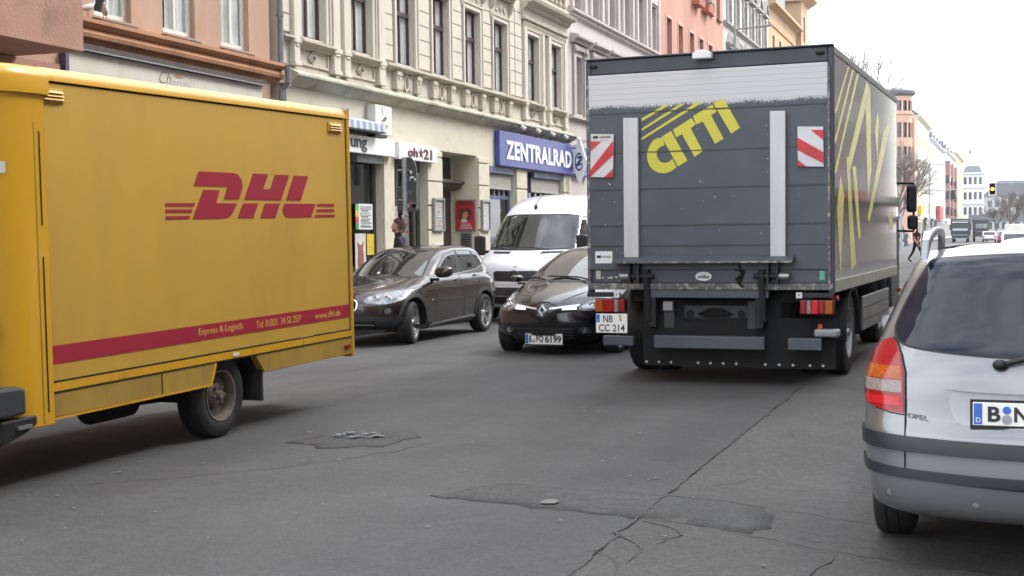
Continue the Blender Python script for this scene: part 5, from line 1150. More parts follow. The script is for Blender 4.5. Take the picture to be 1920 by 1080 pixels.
        be = [e for e in bm.edges if e.is_boundary]; nv = {}
        for e in be:
            for v in e.verts:
                if v not in nv: w = bm.verts.new(v.co - normals[v.index] * t); nv[v] = w
        allN = list(normals) + [None] * len(nv)
        bm.verts.index_update()
        nlist = [None] * len(bm.verts)
        for v, w in nv.items(): nlist[w.index] = normals[v.index]
        for v in bm.verts:
            if nlist[v.index] is None: nlist[v.index] = normals[v.index]
        for e in be:
            f = e.link_faces[0]; a, b = e.verts
            for l in f.loops:
                if l.edge == e: a, b = l.vert, l.link_loop_next.vert
            q = bm.faces.new((b, a, nv[a], nv[b])); q.smooth = False
        me = bpy.data.meshes.new(name); bm.to_mesh(me); bm.free(); me.materials.append(mat)
        me.polygons.foreach_set('use_smooth', [True] * len(me.polygons)); me.update()
        me.normals_split_custom_set_from_vertices([tuple(q) for q in nlist])
        return link(bpy.data.objects.new(name, me), parent or s.parent)
    def strip(s, name, pts, w, view, mat, off=.003, parent=None, res=.06, yaw=0):
        """a narrow band along a polyline in the projection plane"""
        A, B = [], []; fine = []
        for a, b in zip(pts, pts[1:]):
            n = max(1, int(math.hypot(b[0] - a[0], b[1] - a[1]) / res + .5)); fine += [(a[0] + (b[0] - a[0]) * i / n, a[1] + (b[1] - a[1]) * i / n) for i in range(n)]
        pts = fine + [pts[-1]]
        for i, p in enumerate(pts):
            q = pts[min(i + 1, len(pts) - 1)]; o = pts[max(i - 1, 0)]; dx, dy = q[0] - o[0], q[1] - o[1]; L_ = math.hypot(dx, dy) or 1
            A.append((p[0] - dy / L_ * w / 2, p[1] + dx / L_ * w / 2)); B.append((p[0] + dy / L_ * w / 2, p[1] - dx / L_ * w / 2))
        return s.patch(name, (A, B), view, mat, off, res, 0, parent, None, yaw)
def mir(p): return [(-a, b) for a, b in p][::-1]
def plate(parent, x, y, z, w, h, nx, txt, lean=0, frame=None, dmark=False, gap=None):
    """licence plate whose face looks along nx (+1 front, -1 rear) in the car frame"""
    e = bpy.data.meshes.new('x'); bpy.data.meshes.remove(e)
    mb = MB().box(-.004, .004, -w / 2, w / 2, -h / 2, h / 2); p = mb.build('licence_plate', M['plate_white'], parent, bevel=.003, loc=(x, y, z)); p.rotation_euler = (0, -lean * nx, 0)
    U = (0, 1 * nx, 0) if nx > 0 else (0, -1, 0); X0 = .005 * nx
    s0 = -w / 2 if nx > 0 else w / 2
    def at(u, v, k=0): return (X0 + k * .002 * nx, s0 + u * w * (1 if nx > 0 else -1), -h / 2 + v * h)
    a, b_ = at(.008, .05), at(.085, .95); MB().box(min(a[0], a[0] + .001 * nx), max(a[0], a[0] + .001 * nx), min(a[1], b_[1]), max(a[1], b_[1]), a[2], b_[2]).build('blue_band', M['plate_blue'], p)
    if dmark: text('D', at(.03, .14, .8), U, UP, .04 * w, .2 * h, M['white'], p, thick=.001)
    for t_, u0, u1 in txt: text(t_, at(u0, .17, .2), U, UP, (u1 - u0) * w, .66 * h, M['ink'], p, bold=.03, thick=.0012)
    if gap:
        for v, rr_, m in (((.68, .17, 'plate_blue'), (.28, .2, 'steel')) if dmark else ((.3, .15, 'steel'),)): c = at(gap, v, .2); MB().lathe([(0, .002 * nx), (rr_ * h, .002 * nx), (rr_ * h, 0)], c, 'x', 20).build('seal', M[m], p)
    if frame: MB().box(-.012 * 1, -.0045, -w / 2 - .012, w / 2 + .012, -h / 2 - .018, h / 2 + .012).build('plate_frame', M['black'], p) if nx > 0 else MB().box(.0045, .012, -w / 2 - .012, w / 2 + .012, -h / 2 - .018, h / 2 + .012).build('plate_frame', M['black'], p)
    return p
def mirror(parent, x, y, z, s, mat, shade=None, w=.2, h=.15, face=1):
    m = MB(); pr = chaikin([(-w / 2, -h * .5), (w / 2 * .9, -h * .42), (w / 2, h * .3), (w / 2 * .55, h * .5), (-w / 2, h * .45)], 2)
    # housing: outline in (y,z), bulging forward (+x)
    vs = []; k = len(pr)
    for f_, sc in ((-.04, 1), (.03, 1), (.075, .86), (.1, .5)): vs += [(f_, s * (p[0] * sc + .0), p[1] * sc) for p in pr]
    m.add(vs, [(j * k + i, j * k + (i + 1) % k, (j + 1) * k + (i + 1) % k, (j + 1) * k + i) for j in range(3) for i in range(k)] + [tuple(range(k)), tuple(3 * k + i for i in range(k))])
    o = m.build('mirror', mat, parent, smooth=40, loc=(x, y, z))
    MB().add([(-.043, s * p[0] * .88, p[1] * .84) for p in pr], [tuple(range(k))]).build('mirror_glass', M['chrome'], o)
    MB().prism([(-.03, -h * .5), (.05, -h * .5), (.04, -h * .75), (-.02, -h * .75)], s * -.28, s * (-w / 2 + .06), 'y').build('mirror_foot', shade or mat, o, bevel=.01)
    return o
def paint(name, col, metal=.5, rough=.28, flake=0, dirt=None, coat=1.0):
    return pmat(name, col, rough=rough, metal=metal, var=.03, scale=2, coat=coat, dirt=dirt, dscale=3, dlo=.6, dhi=1.0)

# ---------------------------------------------------------------- silver estate car, rear view, right edge of the picture
silver = paint('silver_paint', (.20, .207, .216), .55, .30)
ZX, ZY, ZZ = .155, 6.54, -.085
car = thing('estate_car', 'parked silver estate car with red and white tail lamps and roof rails, rear towards us', 'car', (ZX, ZY, ZZ), (0, 0, R(88.6)))
# local: x forward (towards +Y), rear bumper at x = 0
tabz = [(.25, 3.85, .13, .68, .18, .16, .10, .22), (.285, 3.93, .04, .745, .2, .2, .10, .22), (.36, 3.97, .005, .775, .22, .22, .10, .22), (.46, 4.0, -.01, .79, .24, .24, .11, .22), (.56, 4.0, -.005, .797, .25, .25, .11, .22), (.66, 3.99, .0, .797, .26, .26, .11, .20),
        (.72, 3.95, .03, .795, .27, .26, .10, .19), (.80, 3.85, .045, .79, .28, .28, .10, .18), (.87, 3.5, .055, .785, .28, .28, .10, .17), (.93, 3.2, .065, .775, .25, .25, .10, .17), (.99, 2.95, .08, .755, .22, .22, .10, .17), (1.05, 2.75, .10, .735, .2, .2, .10, .17),
        (1.15, 2.45, .15, .69, .16, .18, .10, .16), (1.25, 2.22, .21, .645, .14, .16, .10, .15), (1.35, 2.0, .27, .60, .12, .14, .09, .14), (1.43, 1.8, .32, .565, .12, .12, .09, .14), (1.49, 1.6, .37, .53, .12, .12, .09, .14), (1.53, 1.45, .43, .49, .12, .14, .1, .16), (1.555, 1.25, .52, .42, .14, .16, .12, .18), (1.57, 1.0, .66, .3, .14, .16, .14, .18), (1.575, .9, .8, .12, .04, .05, .04, .05)]
ZB = CarBody(tabz, car, silver, [(.97, .31), (3.3, .31)], .345)
glass = [(-.60, 1.14), (-.595, 1.20), (-.52, 1.36), (-.455, 1.47), (-.43, 1.497), (-.3, 1.507), (0, 1.515), (.3, 1.507), (.43, 1.497), (.455, 1.47), (.52, 1.36), (.595, 1.20), (.60, 1.14), (.575, 1.10), (.50, 1.075), (.25, 1.055), (0, 1.05), (-.25, 1.055), (-.50, 1.075), (-.575, 1.10)]
def ofs(p, d, c):  # grow an outline about c
    return [(c[0] + (a - c[0]) * (1 + d / max(.05, math.hypot(a - c[0], b - c[1]))), c[1] + (b - c[1]) * (1 + d / max(.05, math.hypot(a - c[0], b - c[1])))) for a, b in p]
ZB.patch('window_seal', ofs(chaikin(glass, 2), .014, (0, 1.28)), 'rear', M['black'], .003, .06)
blue_glass = pmat('tinted_glass', (.004, .010, .022), rough=.02, var=0, spec=.55, ior=1.42, coat=0)
ZB.patch('rear_window', chaikin(glass, 2), 'rear', blue_glass, .007, .05)
# lamps wrap the corner: laid on from a diagonal direction
for s in (1, -1):
    def lp_(p): return [(a * s, b) for a, b in p]
    o = ZB.patch('tail_lamp', lp_([(-.62, 1.115), (-.60, 1.10), (-.575, 1.04), (-.555, .96), (-.552, .765), (-.65, .775), (-.735, .80), (-.758, .86), (-.752, .95), (-.725, 1.03), (-.665, 1.10)]), 'rear', M['red_lens'], .010, .035, 0)
    for nm, m, p in (('orange_lens', 'orange_lens', [(-.735, .985), (-.568, .985), (-.562, .925), (-.748, .925)]), ('clear_lens', 'clear_lens', [(-.746, .921), (-.562, .919), (-.562, .862), (-.75, .866)]), ('bright_lens', 'red_bright', [(-.735, .845), (-.57, .842), (-.57, .80), (-.725, .805)])):
        ZB.patch(nm, lp_(p), 'rear', M[m], .0125, .04, 0, o)
    ZB.strip('lamp_seal', lp_([(-.615, 1.122), (-.592, 1.10), (-.566, 1.04), (-.546, .96), (-.543, .757)]), .008, 'rear', M['soot'], .004)
    ZB.strip('panel_gap', lp_([(-.545, .76), (-.545, .46)]), .007, 'rear', M['soot'], .003)
    ZB.strip('panel_gap', lp_([(-.545, .757), (-.62, .765), (-.76, .80)]), .006, 'rear', M['soot'], .003)
ZB.strip('panel_gap', [(-.545, .462), (0, .437), (.545, .462)], .007, 'rear', M['soot'], .003)
# bumper rubbing strips: raised black mouldings running round the corner
grey_trim = pmat('bumper_trim', (.022, .026, .031), rough=.42, var=.15, scale=4)
for z0, z1, dz, out in ((.575, .648, .02, .016), (.443, .49, .025, .013)):
    zs_ = (z1 - z0) / 2; up = [(-.775, z1 + dz), (-.72, z1 + dz), (-.58, z1 + dz * .7), (-.3, z1 + dz * .3), (0, z1), (.3, z1 + dz * .3), (.58, z1 + dz * .7), (.72, z1 + dz), (.775, z1 + dz)]
    ZB.strip('bumper_strip', [(a, b - zs_) for a, b in up], z1 - z0, 'rear', grey_trim, out, res=.04)
    for s, v in ((1, 'side+'), (-1, 'side-')): ZB.patch('bumper_strip', [(.225, z0 + dz), (.45, z0 + dz), (.45, z1 + dz), (.225, z1 + dz)], v, grey_trim, out - .001, .06, 0, None, out + .01)
for y in (-.62, -.22, .22, .62): c, nn = ZB.hit((-3, y, .375 - .02 * (abs(y) < .4)), (1, 0, 0)); MB().lathe([(0, -.004), (.014, -.003), (.016, .0)], tuple(c), 'x', 16).build('parking_sensor', silver, car, smooth=40)
# number plate recess, handle bar, badge, wiper
ZB.patch('plate_recess', [(-.30, .90), (-.345, .86), (-.33, .76), (-.27, .715), (.27, .715), (.33, .76), (.345, .86), (.30, .90)], 'rear', pmat('recess_silver', (.30, .31, .32), rough=.4, metal=.6, var=.03), .002, .06, 1)
hb, nn = ZB.hit((-3, 0, .905), (1, 0, 0))
ZB.patch('handle_bar', [(-.355, .885), (-.36, .905), (-.33, .93), (0, .94), (.33, .93), (.36, .905), (.355, .885), (0, .875)], 'rear', silver, .03, .05, 1, None, .035)
c, nn = ZB.hit((-3, 0, .79), (1, 0, 0))
plate(car, c.x - .016, -.01, .787, .49, .108, -1, [('B', .135, .25), ('NZ 712', .37, .93)], lean=.07, frame=True, dmark=True, gap=.305)
c, nn = ZB.hit((-3, .535, .755), (1, 0, 0)); c2, nn = ZB.hit((-3, .435, .745), (1, 0, 0))
text('OPEL', (c.x - .004, .535, .748), (c2.x - c.x, -.1, -.012), UP, .10, .024, M['chrome'], car, bold=.01, name='badge', thick=.006)
wb_, nn = ZB.hit((-3, -.0, 1.02), (1, 0, 0))
MB().path([(wb_.x - .03, .11, 1.015), (wb_.x - .035, -.05, 1.06), (wb_.x + .0, -.34, 1.14)], .013, 10).ball((wb_.x - .03, .115, 1.014), (.025, .035, .026)).build('wiper', M['black'], car, smooth=40)
# roof rails, aerial, side glass, doors
for s in (1, -1):
    pts = [(.50, s * .485, 1.525), (.58, s * .475, 1.59), (.70, s * .46, 1.632), (.9, s * .455, 1.645), (1.3, s * .455, 1.645), (1.55, s * .46, 1.62), (1.75, s * .475, 1.53)]
    P = [tuple(p) for p in chaikin(pts, 2, False)]; MB().path(P, .021, 10).build('roof_rail', pmat('rail_%d' % s, (.32, .32, .33), rough=.35, metal=.6), car, smooth=50)
    MB().prism([(.44, 1.50), (.54, 1.515), (.74, 1.64), (.68, 1.645), (.55, 1.60)], s * .50, s * .462, 'y').build('rail_foot', silver, car, bevel=.008)
    v = 'side+' if s > 0 else 'side-'
    for p in ([(.52, 1.10), (.62, 1.38), (1.10, 1.43), (1.15, 1.03)], [(1.2, 1.03), (1.15, 1.43), (1.75, 1.40), (2.0, 1.02)], [(2.05, 1.02), (1.8, 1.38), (2.3, 1.08), (2.42, 1.0)]): ZB.patch('side_window', p, v, M['car_glass'], .005, .08)
    mirror(car, 2.3, s * .80, 1.06, s, silver, M['black'], .15, .12)
    ZB.patch('headlamp', [(3.5, .66), (3.6, .8), (3.85, .76), (3.92, .64)], v, M['headlamp'], .006, .06, 1)
    for x in (.97, 3.3): wheel(car, x, s * .66, .31, .21, 'alloy', M['alloy'], side=s, rr=.2, spokes=5)
ZB.patch('windscreen', [(-.55, 1.1), (-.42, 1.42), (.42, 1.42), (.55, 1.1)], 'front', M['car_glass'], .005, .08)

# ---------------------------------------------------------------- dark brown crossover
brown = paint('brown_paint', (.020, .013, .010), .3, .25, coat=.7)
clad = pmat('cladding', (.022, .023, .024), rough=.55, var=.2, scale=6)
BY = R(3.0)
# front axle (left wheel contact) at (-8.657, 19.342); the car faces the camera
fwd = Vector((-math.sin(BY), -math.cos(BY), 0)); lft = Vector((math.cos(BY), -math.sin(BY), 0))
org = Vector((-8.62, 19.342, -.125)) - lft * .86 - fwd * 1.38
car = thing('crossover_car', 'dark brown crossover with turned front wheels and alloy rims beside the yellow van', 'car', org, (0, 0, math.atan2(fwd.y, fwd.x)))
tabb = [(.20, 1.98, -2.02, .80, .28, .22, .2, .2), (.26, 2.1, -2.12, .85, .32, .24, .2, .22), (.36, 2.16, -2.2, .885, .24, .2, .2, .22), (.50, 2.17, -2.26, .9, .24, .2, .2, .22), (.62, 2.17, -2.265, .903, .25, .21, .18, .22), (.72, 2.15, -2.25, .90, .28, .23, .17, .2), (.80, 2.09, -2.23, .89, .38, .26, .17, .2),
        (.85, 1.99, -2.22, .885, .38, .26, .17, .2), (.90, 1.80, -2.20, .875, .36, .28, .17, .2), (.95, 1.50, -2.17, .86, .34, .26, .17, .2), (1.0, 1.15, -2.12, .835, .26, .2, .17, .2), (1.04, .95, -2.08, .81, .22, .18, .18, .2), (1.12, .76, -2.04, .775, .2, .16, .13, .16), (1.22, .54, -1.99, .735, .18, .14, .11, .15), (1.32, .32, -1.93, .695, .17, .13, .10, .15), (1.40, .12, -1.87, .66, .17, .13, .10, .15),
        (1.45, -.02, -1.81, .63, .17, .14, .10, .16), (1.49, -.2, -1.73, .59, .17, .16, .1, .18), (1.52, -.42, -1.56, .5, .17, .2, .12, .2), (1.54, -.65, -1.25, .34, .14, .2, .14, .2), (1.545, -.8, -.95, .12, .04, .05, .04, .05)]
B = CarBody(tabb, car, brown, [(1.38, .335), (-1.38, .335)], .40)
for s, v in ((1, 'side+'), (-1, 'side-')):
    # s coordinate of the photo runs backwards from the front axle: x = 1.38 - s
    B.patch('window_trim', [(.50, 1.035), (.20, 1.21), (-.20, 1.405), (-.62, 1.46), (-1.2, 1.455), (-1.48, 1.415), (-1.62, 1.35), (-1.74, 1.225), (-1.66, 1.19), (-1.2, 1.10), (-.4, 1.055)], v, M['black'], .003, .06)
    B.strip('chrome_line', [(.46, 1.045), (-.4, 1.062), (-1.2, 1.11), (-1.70, 1.212)], .012, v, M['steel'], .006)
    for p in ([(.42, 1.06), (.16, 1.21), (-.20, 1.385), (-.62, 1.438), (-.42, 1.078)], [(-.50, 1.082), (-.70, 1.44), (-1.22, 1.432), (-1.30, 1.14), (-1.1, 1.112)], [(-1.37, 1.155), (-1.30, 1.43), (-1.46, 1.392), (-1.58, 1.335), (-1.68, 1.225)]): B.patch('side_window', p, v, M['car_glass'], .006, .05, 0)
    B.strip('door_gap', [(.60, 1.02), (.66, .85), (.64, .45), (.58, .30)], .008, v, M['soot'], .002); B.strip('door_gap', [(-.44, 1.05), (-.46, .8), (-.46, .45), (-.46, .30)], .008, v, M['soot'], .002); B.strip('door_gap', [(-1.30, 1.12), (-1.22, .95), (-1.06, .8)], .008, v, M['soot'], .002)
    for x, z in ((-.28, .955), (-1.12, 1.01)): B.patch('door_handle', [(x + .10, z - .012), (x - .10, z - .002), (x - .10, z + .026), (x + .10, z + .016)], v, brown, .03, .04, 1, None, .03)
    B.patch('sill_cladding', [(.88, .24), (-.92, .235), (-.88, .31), (-.4, .29), (.55, .275), (.84, .30)], v, clad, .012, .08)
    B.strip('sill_strip', [(.80, .262), (.70, .275), (-.82, .33), (-.93, .31)], .03, v, M['alloy'], .018)
    for xw in (1.38, -1.38):
        B.strip('arch_cladding', [(xw + .437 * math.cos(R(a)), .335 + .437 * math.sin(R(a))) for a in range(-8, 189, 7)], .06, v, clad, .012)
    B.patch('side_badge', [(.80, .66), (.72, .665), (.72, .685), (.80, .68)], v, M['chrome'], .008, .05)
    B.patch('tail_lamp', [(-1.85, 1.02), (-2.08, 1.03), (-2.16, .92), (-2.16, .82), (-1.98, .84)], v, M['red_lens'], .012, .05, 1)
    B.strip('shoulder_line', [(1.0, .90), (.2, .915), (-.8, .96), (-1.7, 1.0)], .01, v, brown, .008)
def yy(a): return a
hl = [(.35, .69), (.39, .765), (.50, .805), (.66, .838), (.82, .858), (.875, .845), (.84, .72), (.74, .65), (.45, .652)]
for s in (1, -1):
    p = [(a * s, b) for a, b in hl]
    o = B.patch('headlamp', p, 'front', M['headlamp'], .008, .035, 1); 
    for y, z in ((.52, .73), (.66, .74)):
        c, nn = B.hit((5, y * s, z), (-1, 0, 0)); MB().lathe([(0, .018), (.03, .014), (.045, .018), (.048, .0)], tuple(c), 'x', 18).build('lamp_ring', M['chrome'], o, smooth=40)
    c, nn = B.hit((5, .70 * s, .545), (-1, 0, 0)); fo = B.patch('fog_lamp', [(.70 * s + .072 * math.cos(k * .3927), .545 + .072 * math.sin(k * .3927)) for k in range(16)], 'front', M['soot'], .006, .04); B.patch('fog_glass', [(.70 * s + .045 * math.cos(k * .3927), .545 + .045 * math.sin(k * .3927)) for k in range(16)], 'front', M['headlamp'], .012, .04, 0, fo)
    k = [(.03, .56), (.05, .535), (.22, .54), (.27, .6), (.27, .70), (.2, .735), (.05, .735), (.03, .70)]
    g_ = B.patch('grille', [(a * s, b) for a, b in k], 'front', M['chrome'], .01, .05, 1); B.patch('grille_slats', ofs([(a * s, b) for a, b in chaikin(k, 1)], -.018, (.15 * s, .64)), 'front', M['soot'], .014, .05, 0, g_)
    mirror(car, .60, s * 1.03, 1.11, s, brown, M['black'], .30, .19)
    wheel(car, -1.38, s * .79, .335, .23, 'alloy', M['alloy'], side=s, rr=.232); wheel(car, 1.38, s * .775, .335, .23, 'alloy', M['alloy'], side=s, rr=.232, steer=R(13))
B.patch('windscreen_seal', [(-.70, 1.035), (-.525, 1.45), (-.3, 1.475), (.3, 1.475), (.525, 1.45), (.70, 1.035), (0, 1.025)], 'front', M['black'], .003, .06)
B.patch('windscreen', [(-.665, 1.055), (-.50, 1.435), (-.3, 1.46), (.3, 1.46), (.50, 1.435), (.665, 1.055), (0, 1.045)], 'front', M['car_glass'], .006, .05)
B.patch('bumper_cladding', [(-.86, .21), (-.86, .44), (-.5, .47), (.5, .47), (.86, .44), (.86, .21)], 'front', clad, .010, .07)
B.patch('skid_plate', [(-.55, .185 + .03), (-.6, .25), (.6, .25), (.55, .215)], 'front', M['alloy'], .02, .06); B.strip('bumper_strip', [(-.5, .34), (.5, .34)], .016, 'front', M['chrome'], .018)
B.patch('air_intake', [(-.5, .27), (-.55, .40), (.55, .40), (.5, .27)], 'front', M['soot'], .013, .07)
for pts in ([(1.95, .28), (1.5, .42), (1.0, .5)], [(1.95, -.28), (1.5, -.42), (1.0, -.5)]): B.strip('bonnet_crease', pts, .012, 'top', brown, .006)
B.strip('bonnet_gap', [(.9, -.74), (1.5, -.76), (1.8, -.66), (1.96, -.4)], .006, 'top', M['soot'], .001); B.strip('bonnet_gap', [(.9, .74), (1.5, .76), (1.8, .66), (1.96, .4)], .006, 'top', M['soot'], .001)

# ---------------------------------------------------------------- black hatchback driving towards us
blackp = paint('black_paint', (.003, .0034, .0055), 0, .18, coat=.35)
CYW = R(3)
fwd = Vector((-math.sin(CYW), -math.cos(CYW), 0)); lft = Vector((math.cos(CYW), -math.sin(CYW), 0))
org = Vector((-5.49, 16.42, -.03)) - fwd * 2.03
car = thing('hatchback_car', 'black hatchback with lit daytime lamps and a chrome diamond badge driving towards us', 'car', org, (0, 0, math.atan2(fwd.y, fwd.x)))
tabc = [(.16, 1.86, -1.85, .74, .22, .26, .2, .2), (.22, 1.95, -1.95, .80, .26, .3, .2, .22), (.32, 2.01, -2.0, .85, .2, .26, .2, .22), (.45, 2.03, -2.03, .865, .2, .26, .2, .22), (.56, 2.03, -2.03, .87, .22, .28, .18, .22), (.64, 2.01, -2.02, .87, .24, .3, .18, .2), (.70, 1.96, -2.0, .86, .34, .36, .18, .2), (.76, 1.85, -1.98, .855, .34, .36, .18, .2),
        (.82, 1.68, -1.96, .845, .34, .34, .18, .2), (.88, 1.42, -1.93, .83, .30, .30, .18, .2), (.94, 1.13, -1.89, .81, .26, .22, .18, .2), (.98, .98, -1.85, .785, .24, .18, .18, .2), (1.06, .80, -1.79, .745, .22, .16, .18, .2), (1.16, .58, -1.70, .69, .2, .14, .2, .2), (1.26, .34, -1.6, .63, .19, .13, .2, .2), (1.33, .14, -1.52, .585, .18, .13, .2, .2), (1.38, -.05, -1.42, .53, .18, .15, .2, .2), (1.41, -.25, -1.3, .45, .18, .18, .2, .22), (1.43, -.48, -1.1, .32, .15, .2, .16, .2), (1.437, -.65, -.85, .12, .04, .05, .04, .05)]
K = CarBody(tabc, car, blackp, [(1.29, .30), (-1.30, .30)], .345)
# photo lateral u (to the right) = +y here
for s in (1, -1):
    q = lambda p: [(a * s, b) for a, b in p]
    o = K.patch('headlamp', q([(.44, .645), (.50, .605), (.62, .60), (.72, .66), (.80, .76), (.795, .82), (.70, .795), (.56, .735)]), 'front', M['headlamp'], .008, .035, 1)
    for y, z, r_ in ((.60, .665, .055), (.70, .72, .035)): c, nn = K.hit((5, y * s, z), (-1, 0, 0)); MB().lathe([(0, .03), (r_ * .55, .024), (r_ * .8, .022), (r_, .028), (r_, 0)], (0, 0, 0), 'x', 18).build('lamp_ring', M['chrome'], o, smooth=40, loc=tuple(c))
    d = K.patch('daytime_lamp', q([(.255, .62), (.43, .625), (.42, .665), (.255, .655)]), 'front', M['led'], .012, .03)
    for k_ in range(4): K.strip('divider', q([(.29 + .035 * k_, .618), (.285 + .035 * k_, .668)]), .004, 'front', M['soot'], .0135, d)
    K.strip('chrome_strip', q([(.09, .635), (.26, .655), (.44, .672)]), .02, 'front', pmat('strip_chrome_%d' % s, (.7, .71, .73), rough=.3, metal=.3), .014)
    K.patch('fog_lamp', q([(.50, .30), (.44, .35), (.47, .40), (.58, .40), (.62, .33)]), 'front', M['trim'], .006, .04, 2)
    c, nn = K.hit((5, .52 * s, .352), (-1, 0, 0)); MB().lathe([(0, .01), (.035, .008), (.042, 0)], tuple(c), 'x', 16).build('fog_glass', M['headlamp'], car, smooth=40)
    mirror(car, .62, s * .935, .985, s, blackp, M['black'], .16, .105)
    v = 'side+' if s > 0 else 'side-'
    for p in ([(.55, 1.0), (.16, 1.30), (-.25, 1.36), (-.3, .97)], [(-.38, .97), (-.33, 1.36), (-.9, 1.32), (-1.25, 1.05)]): K.patch('side_window', p, v, M['car_glass'], .005, .07)
    K.strip('door_gap', [(.62, .95), (.66, .6), (.55, .25)], .008, v, M['soot'], .002); K.strip('door_gap', [(-.34, .95), (-.36, .6), (-.4, .25)], .008, v, M['soot'], .002)
    K.patch('tail_lamp', [(-1.75, .95), (-1.95, .95), (-1.98, .7), (-1.8, .72)], v, M['red_lens'], .01, .06, 1)
    for x in (1.29, -1.30): wheel(car, x, s * .735, .30, .2, 'alloy', M['alloy'], side=s, rr=.2)
K.patch('grille', [(-.44, .665), (-.2, .64), (-.12, .60), (-.09, .55), (0, .52), (.09, .55), (.12, .60), (.2, .64), (.44, .665), (.44, .615), (.2, .575), (.1, .49), (0, .455), (-.1, .49), (-.2, .575), (-.44, .615)], 'front', M['soot'], .005, .04)
K.strip('nose_edge', [(-.44, .672), (-.22, .668), (-.1, .70), (-.06, .725), (.06, .725), (.1, .70), (.22, .668), (.44, .672)], .012, 'front', blackp, .012)
c, nn = K.hit((5, 0, .612), (-1, 0, 0))
bd = MB(); o_ = [(-.068, 0), (0, .088), (.068, 0), (0, -.088)]; i_ = [(a * .40, b * .48) for a, b in o_]
for j in range(4):
    a, b_, c2, d2 = o_[j], o_[(j + 1) % 4], i_[(j + 1) % 4], i_[j]
    m_ = [((a[0] + d2[0]) / 2, (a[1] + d2[1]) / 2), ((b_[0] + c2[0]) / 2, (b_[1] + c2[1]) / 2)]
    bd.add([(0, *a), (0, *b_), (.028, *m_[1]), (.028, *m_[0])], [(0, 1, 2, 3)]); bd.add([(.028, *m_[0]), (.028, *m_[1]), (0, *c2), (0, *d2)], [(0, 1, 2, 3)])
bd.build('badge', pmat('bright_chrome', (.75, .76, .78), rough=.35, metal=.2, var=.02), car, loc=(c.x + .012, 0, .612))
gr = K.patch('lower_grille', [(-.42, .39), (-.36, .25), (-.3, .215), (.3, .215), (.36, .25), (.42, .39), (0, .40)], 'front', M['soot'], .004, .06)
for z in (.26, .30, .34, .375): K.strip('slat', [(-.38, z), (.38, z)], .012, 'front', M['trim'], .012, gr)
c, nn = K.hit((5, 0, .245), (-1, 0, 0))
plate(car, c.x + .025, 0, .243, .52, .14, 1, [('B', .105, .18), ('FQ', .30, .49), ('6199', .54, .97)], lean=-.05, frame=True, gap=.235)
K.patch('windscreen_seal', [(-.70, .965), (-.525, 1.33), (-.40, 1.375), (.40, 1.375), (.525, 1.33), (.70, .965), (0, .95)], 'front', M['black'], .003, .06)
K.patch('windscreen', [(-.655, .985), (-.49, 1.315), (-.38, 1.357), (.38, 1.357), (.49, 1.315), (.655, .985), (0, .972)], 'front', M['car_glass'], .006, .05)
c, nn = K.hit((.97, .3, 4), (0, 0, -1)); MB().path([(1.02, .3, .985), (.93, .1, 1.02), (.88, -.35, 1.03)], .011, 8).path([(1.02, -.35, .985), (.95, -.5, 1.015), (.9, -.66, 1.0)], .011, 8).build('wiper', M['black'], car)
for sg in (1, -1): K.strip('bonnet_crease', [(1.86, sg * .22), (1.5, sg * .38), (1.05, sg * .5)], .014, 'top', blackp, .007); K.strip('bonnet_gap', [(.95, sg * .70), (1.35, sg * .72), (1.62, sg * .62), (1.80, sg * .42)], .006, 'top', M['soot'], .001)

# ---------------------------------------------------------------- white panel van facing us
whitep = paint('white_paint', (.72, .74, .77), 0, .3)
org = Vector((-8.76, 24.47, -.125)) + Vector((0, 3.0, 0))
car = thing('panel_van', 'white high roof panel van with a chrome star on its black grille facing us', 'van', org, (0, 0, R(-90)))
tabs = [(.28, 2.85, -2.9, .90, .24, .2, .06, .1), (.40, 2.98, -2.95, .95, .28, .22, .06, .1), (.60, 3.0, -2.95, .975, .3, .24, .06, .1), (.85, 2.98, -2.95, .985, .3, .24, .06, .1), (1.05, 2.93, -2.95, .99, .3, .24, .06, .1), (1.15, 2.84, -2.95, .99, .3, .22, .06, .1), (1.25, 2.62, -2.95, .985, .28, .18, .06, .1), (1.33, 2.38, -2.95, .98, .26, .16, .06, .1), (1.40, 2.2, -2.95, .975, .26, .14, .06, .1), (1.5, 2.08, -2.95, .965, .26, .13, .06, .1), (1.7, 1.86, -2.95, .945, .26, .13, .06, .1), (1.9, 1.66, -2.94, .92, .26, .14, .06, .1), (2.1, 1.45, -2.93, .895, .27, .16, .06, .1),
        (2.25, 1.25, -2.92, .875, .28, .2, .06, .1), (2.38, 1.0, -2.91, .85, .3, .26, .06, .12), (2.48, .7, -2.88, .80, .32, .3, .08, .14), (2.545, .3, -2.84, .70, .3, .3, .1, .16), (2.575, -.1, -2.7, .5, .3, .3, .1, .2), (2.585, -.5, -2.4, .2, .1, .1, .1, .1)]
S_ = CarBody(tabs, car, whitep, [(1.95, .34), (-1.75, .34)], .40)
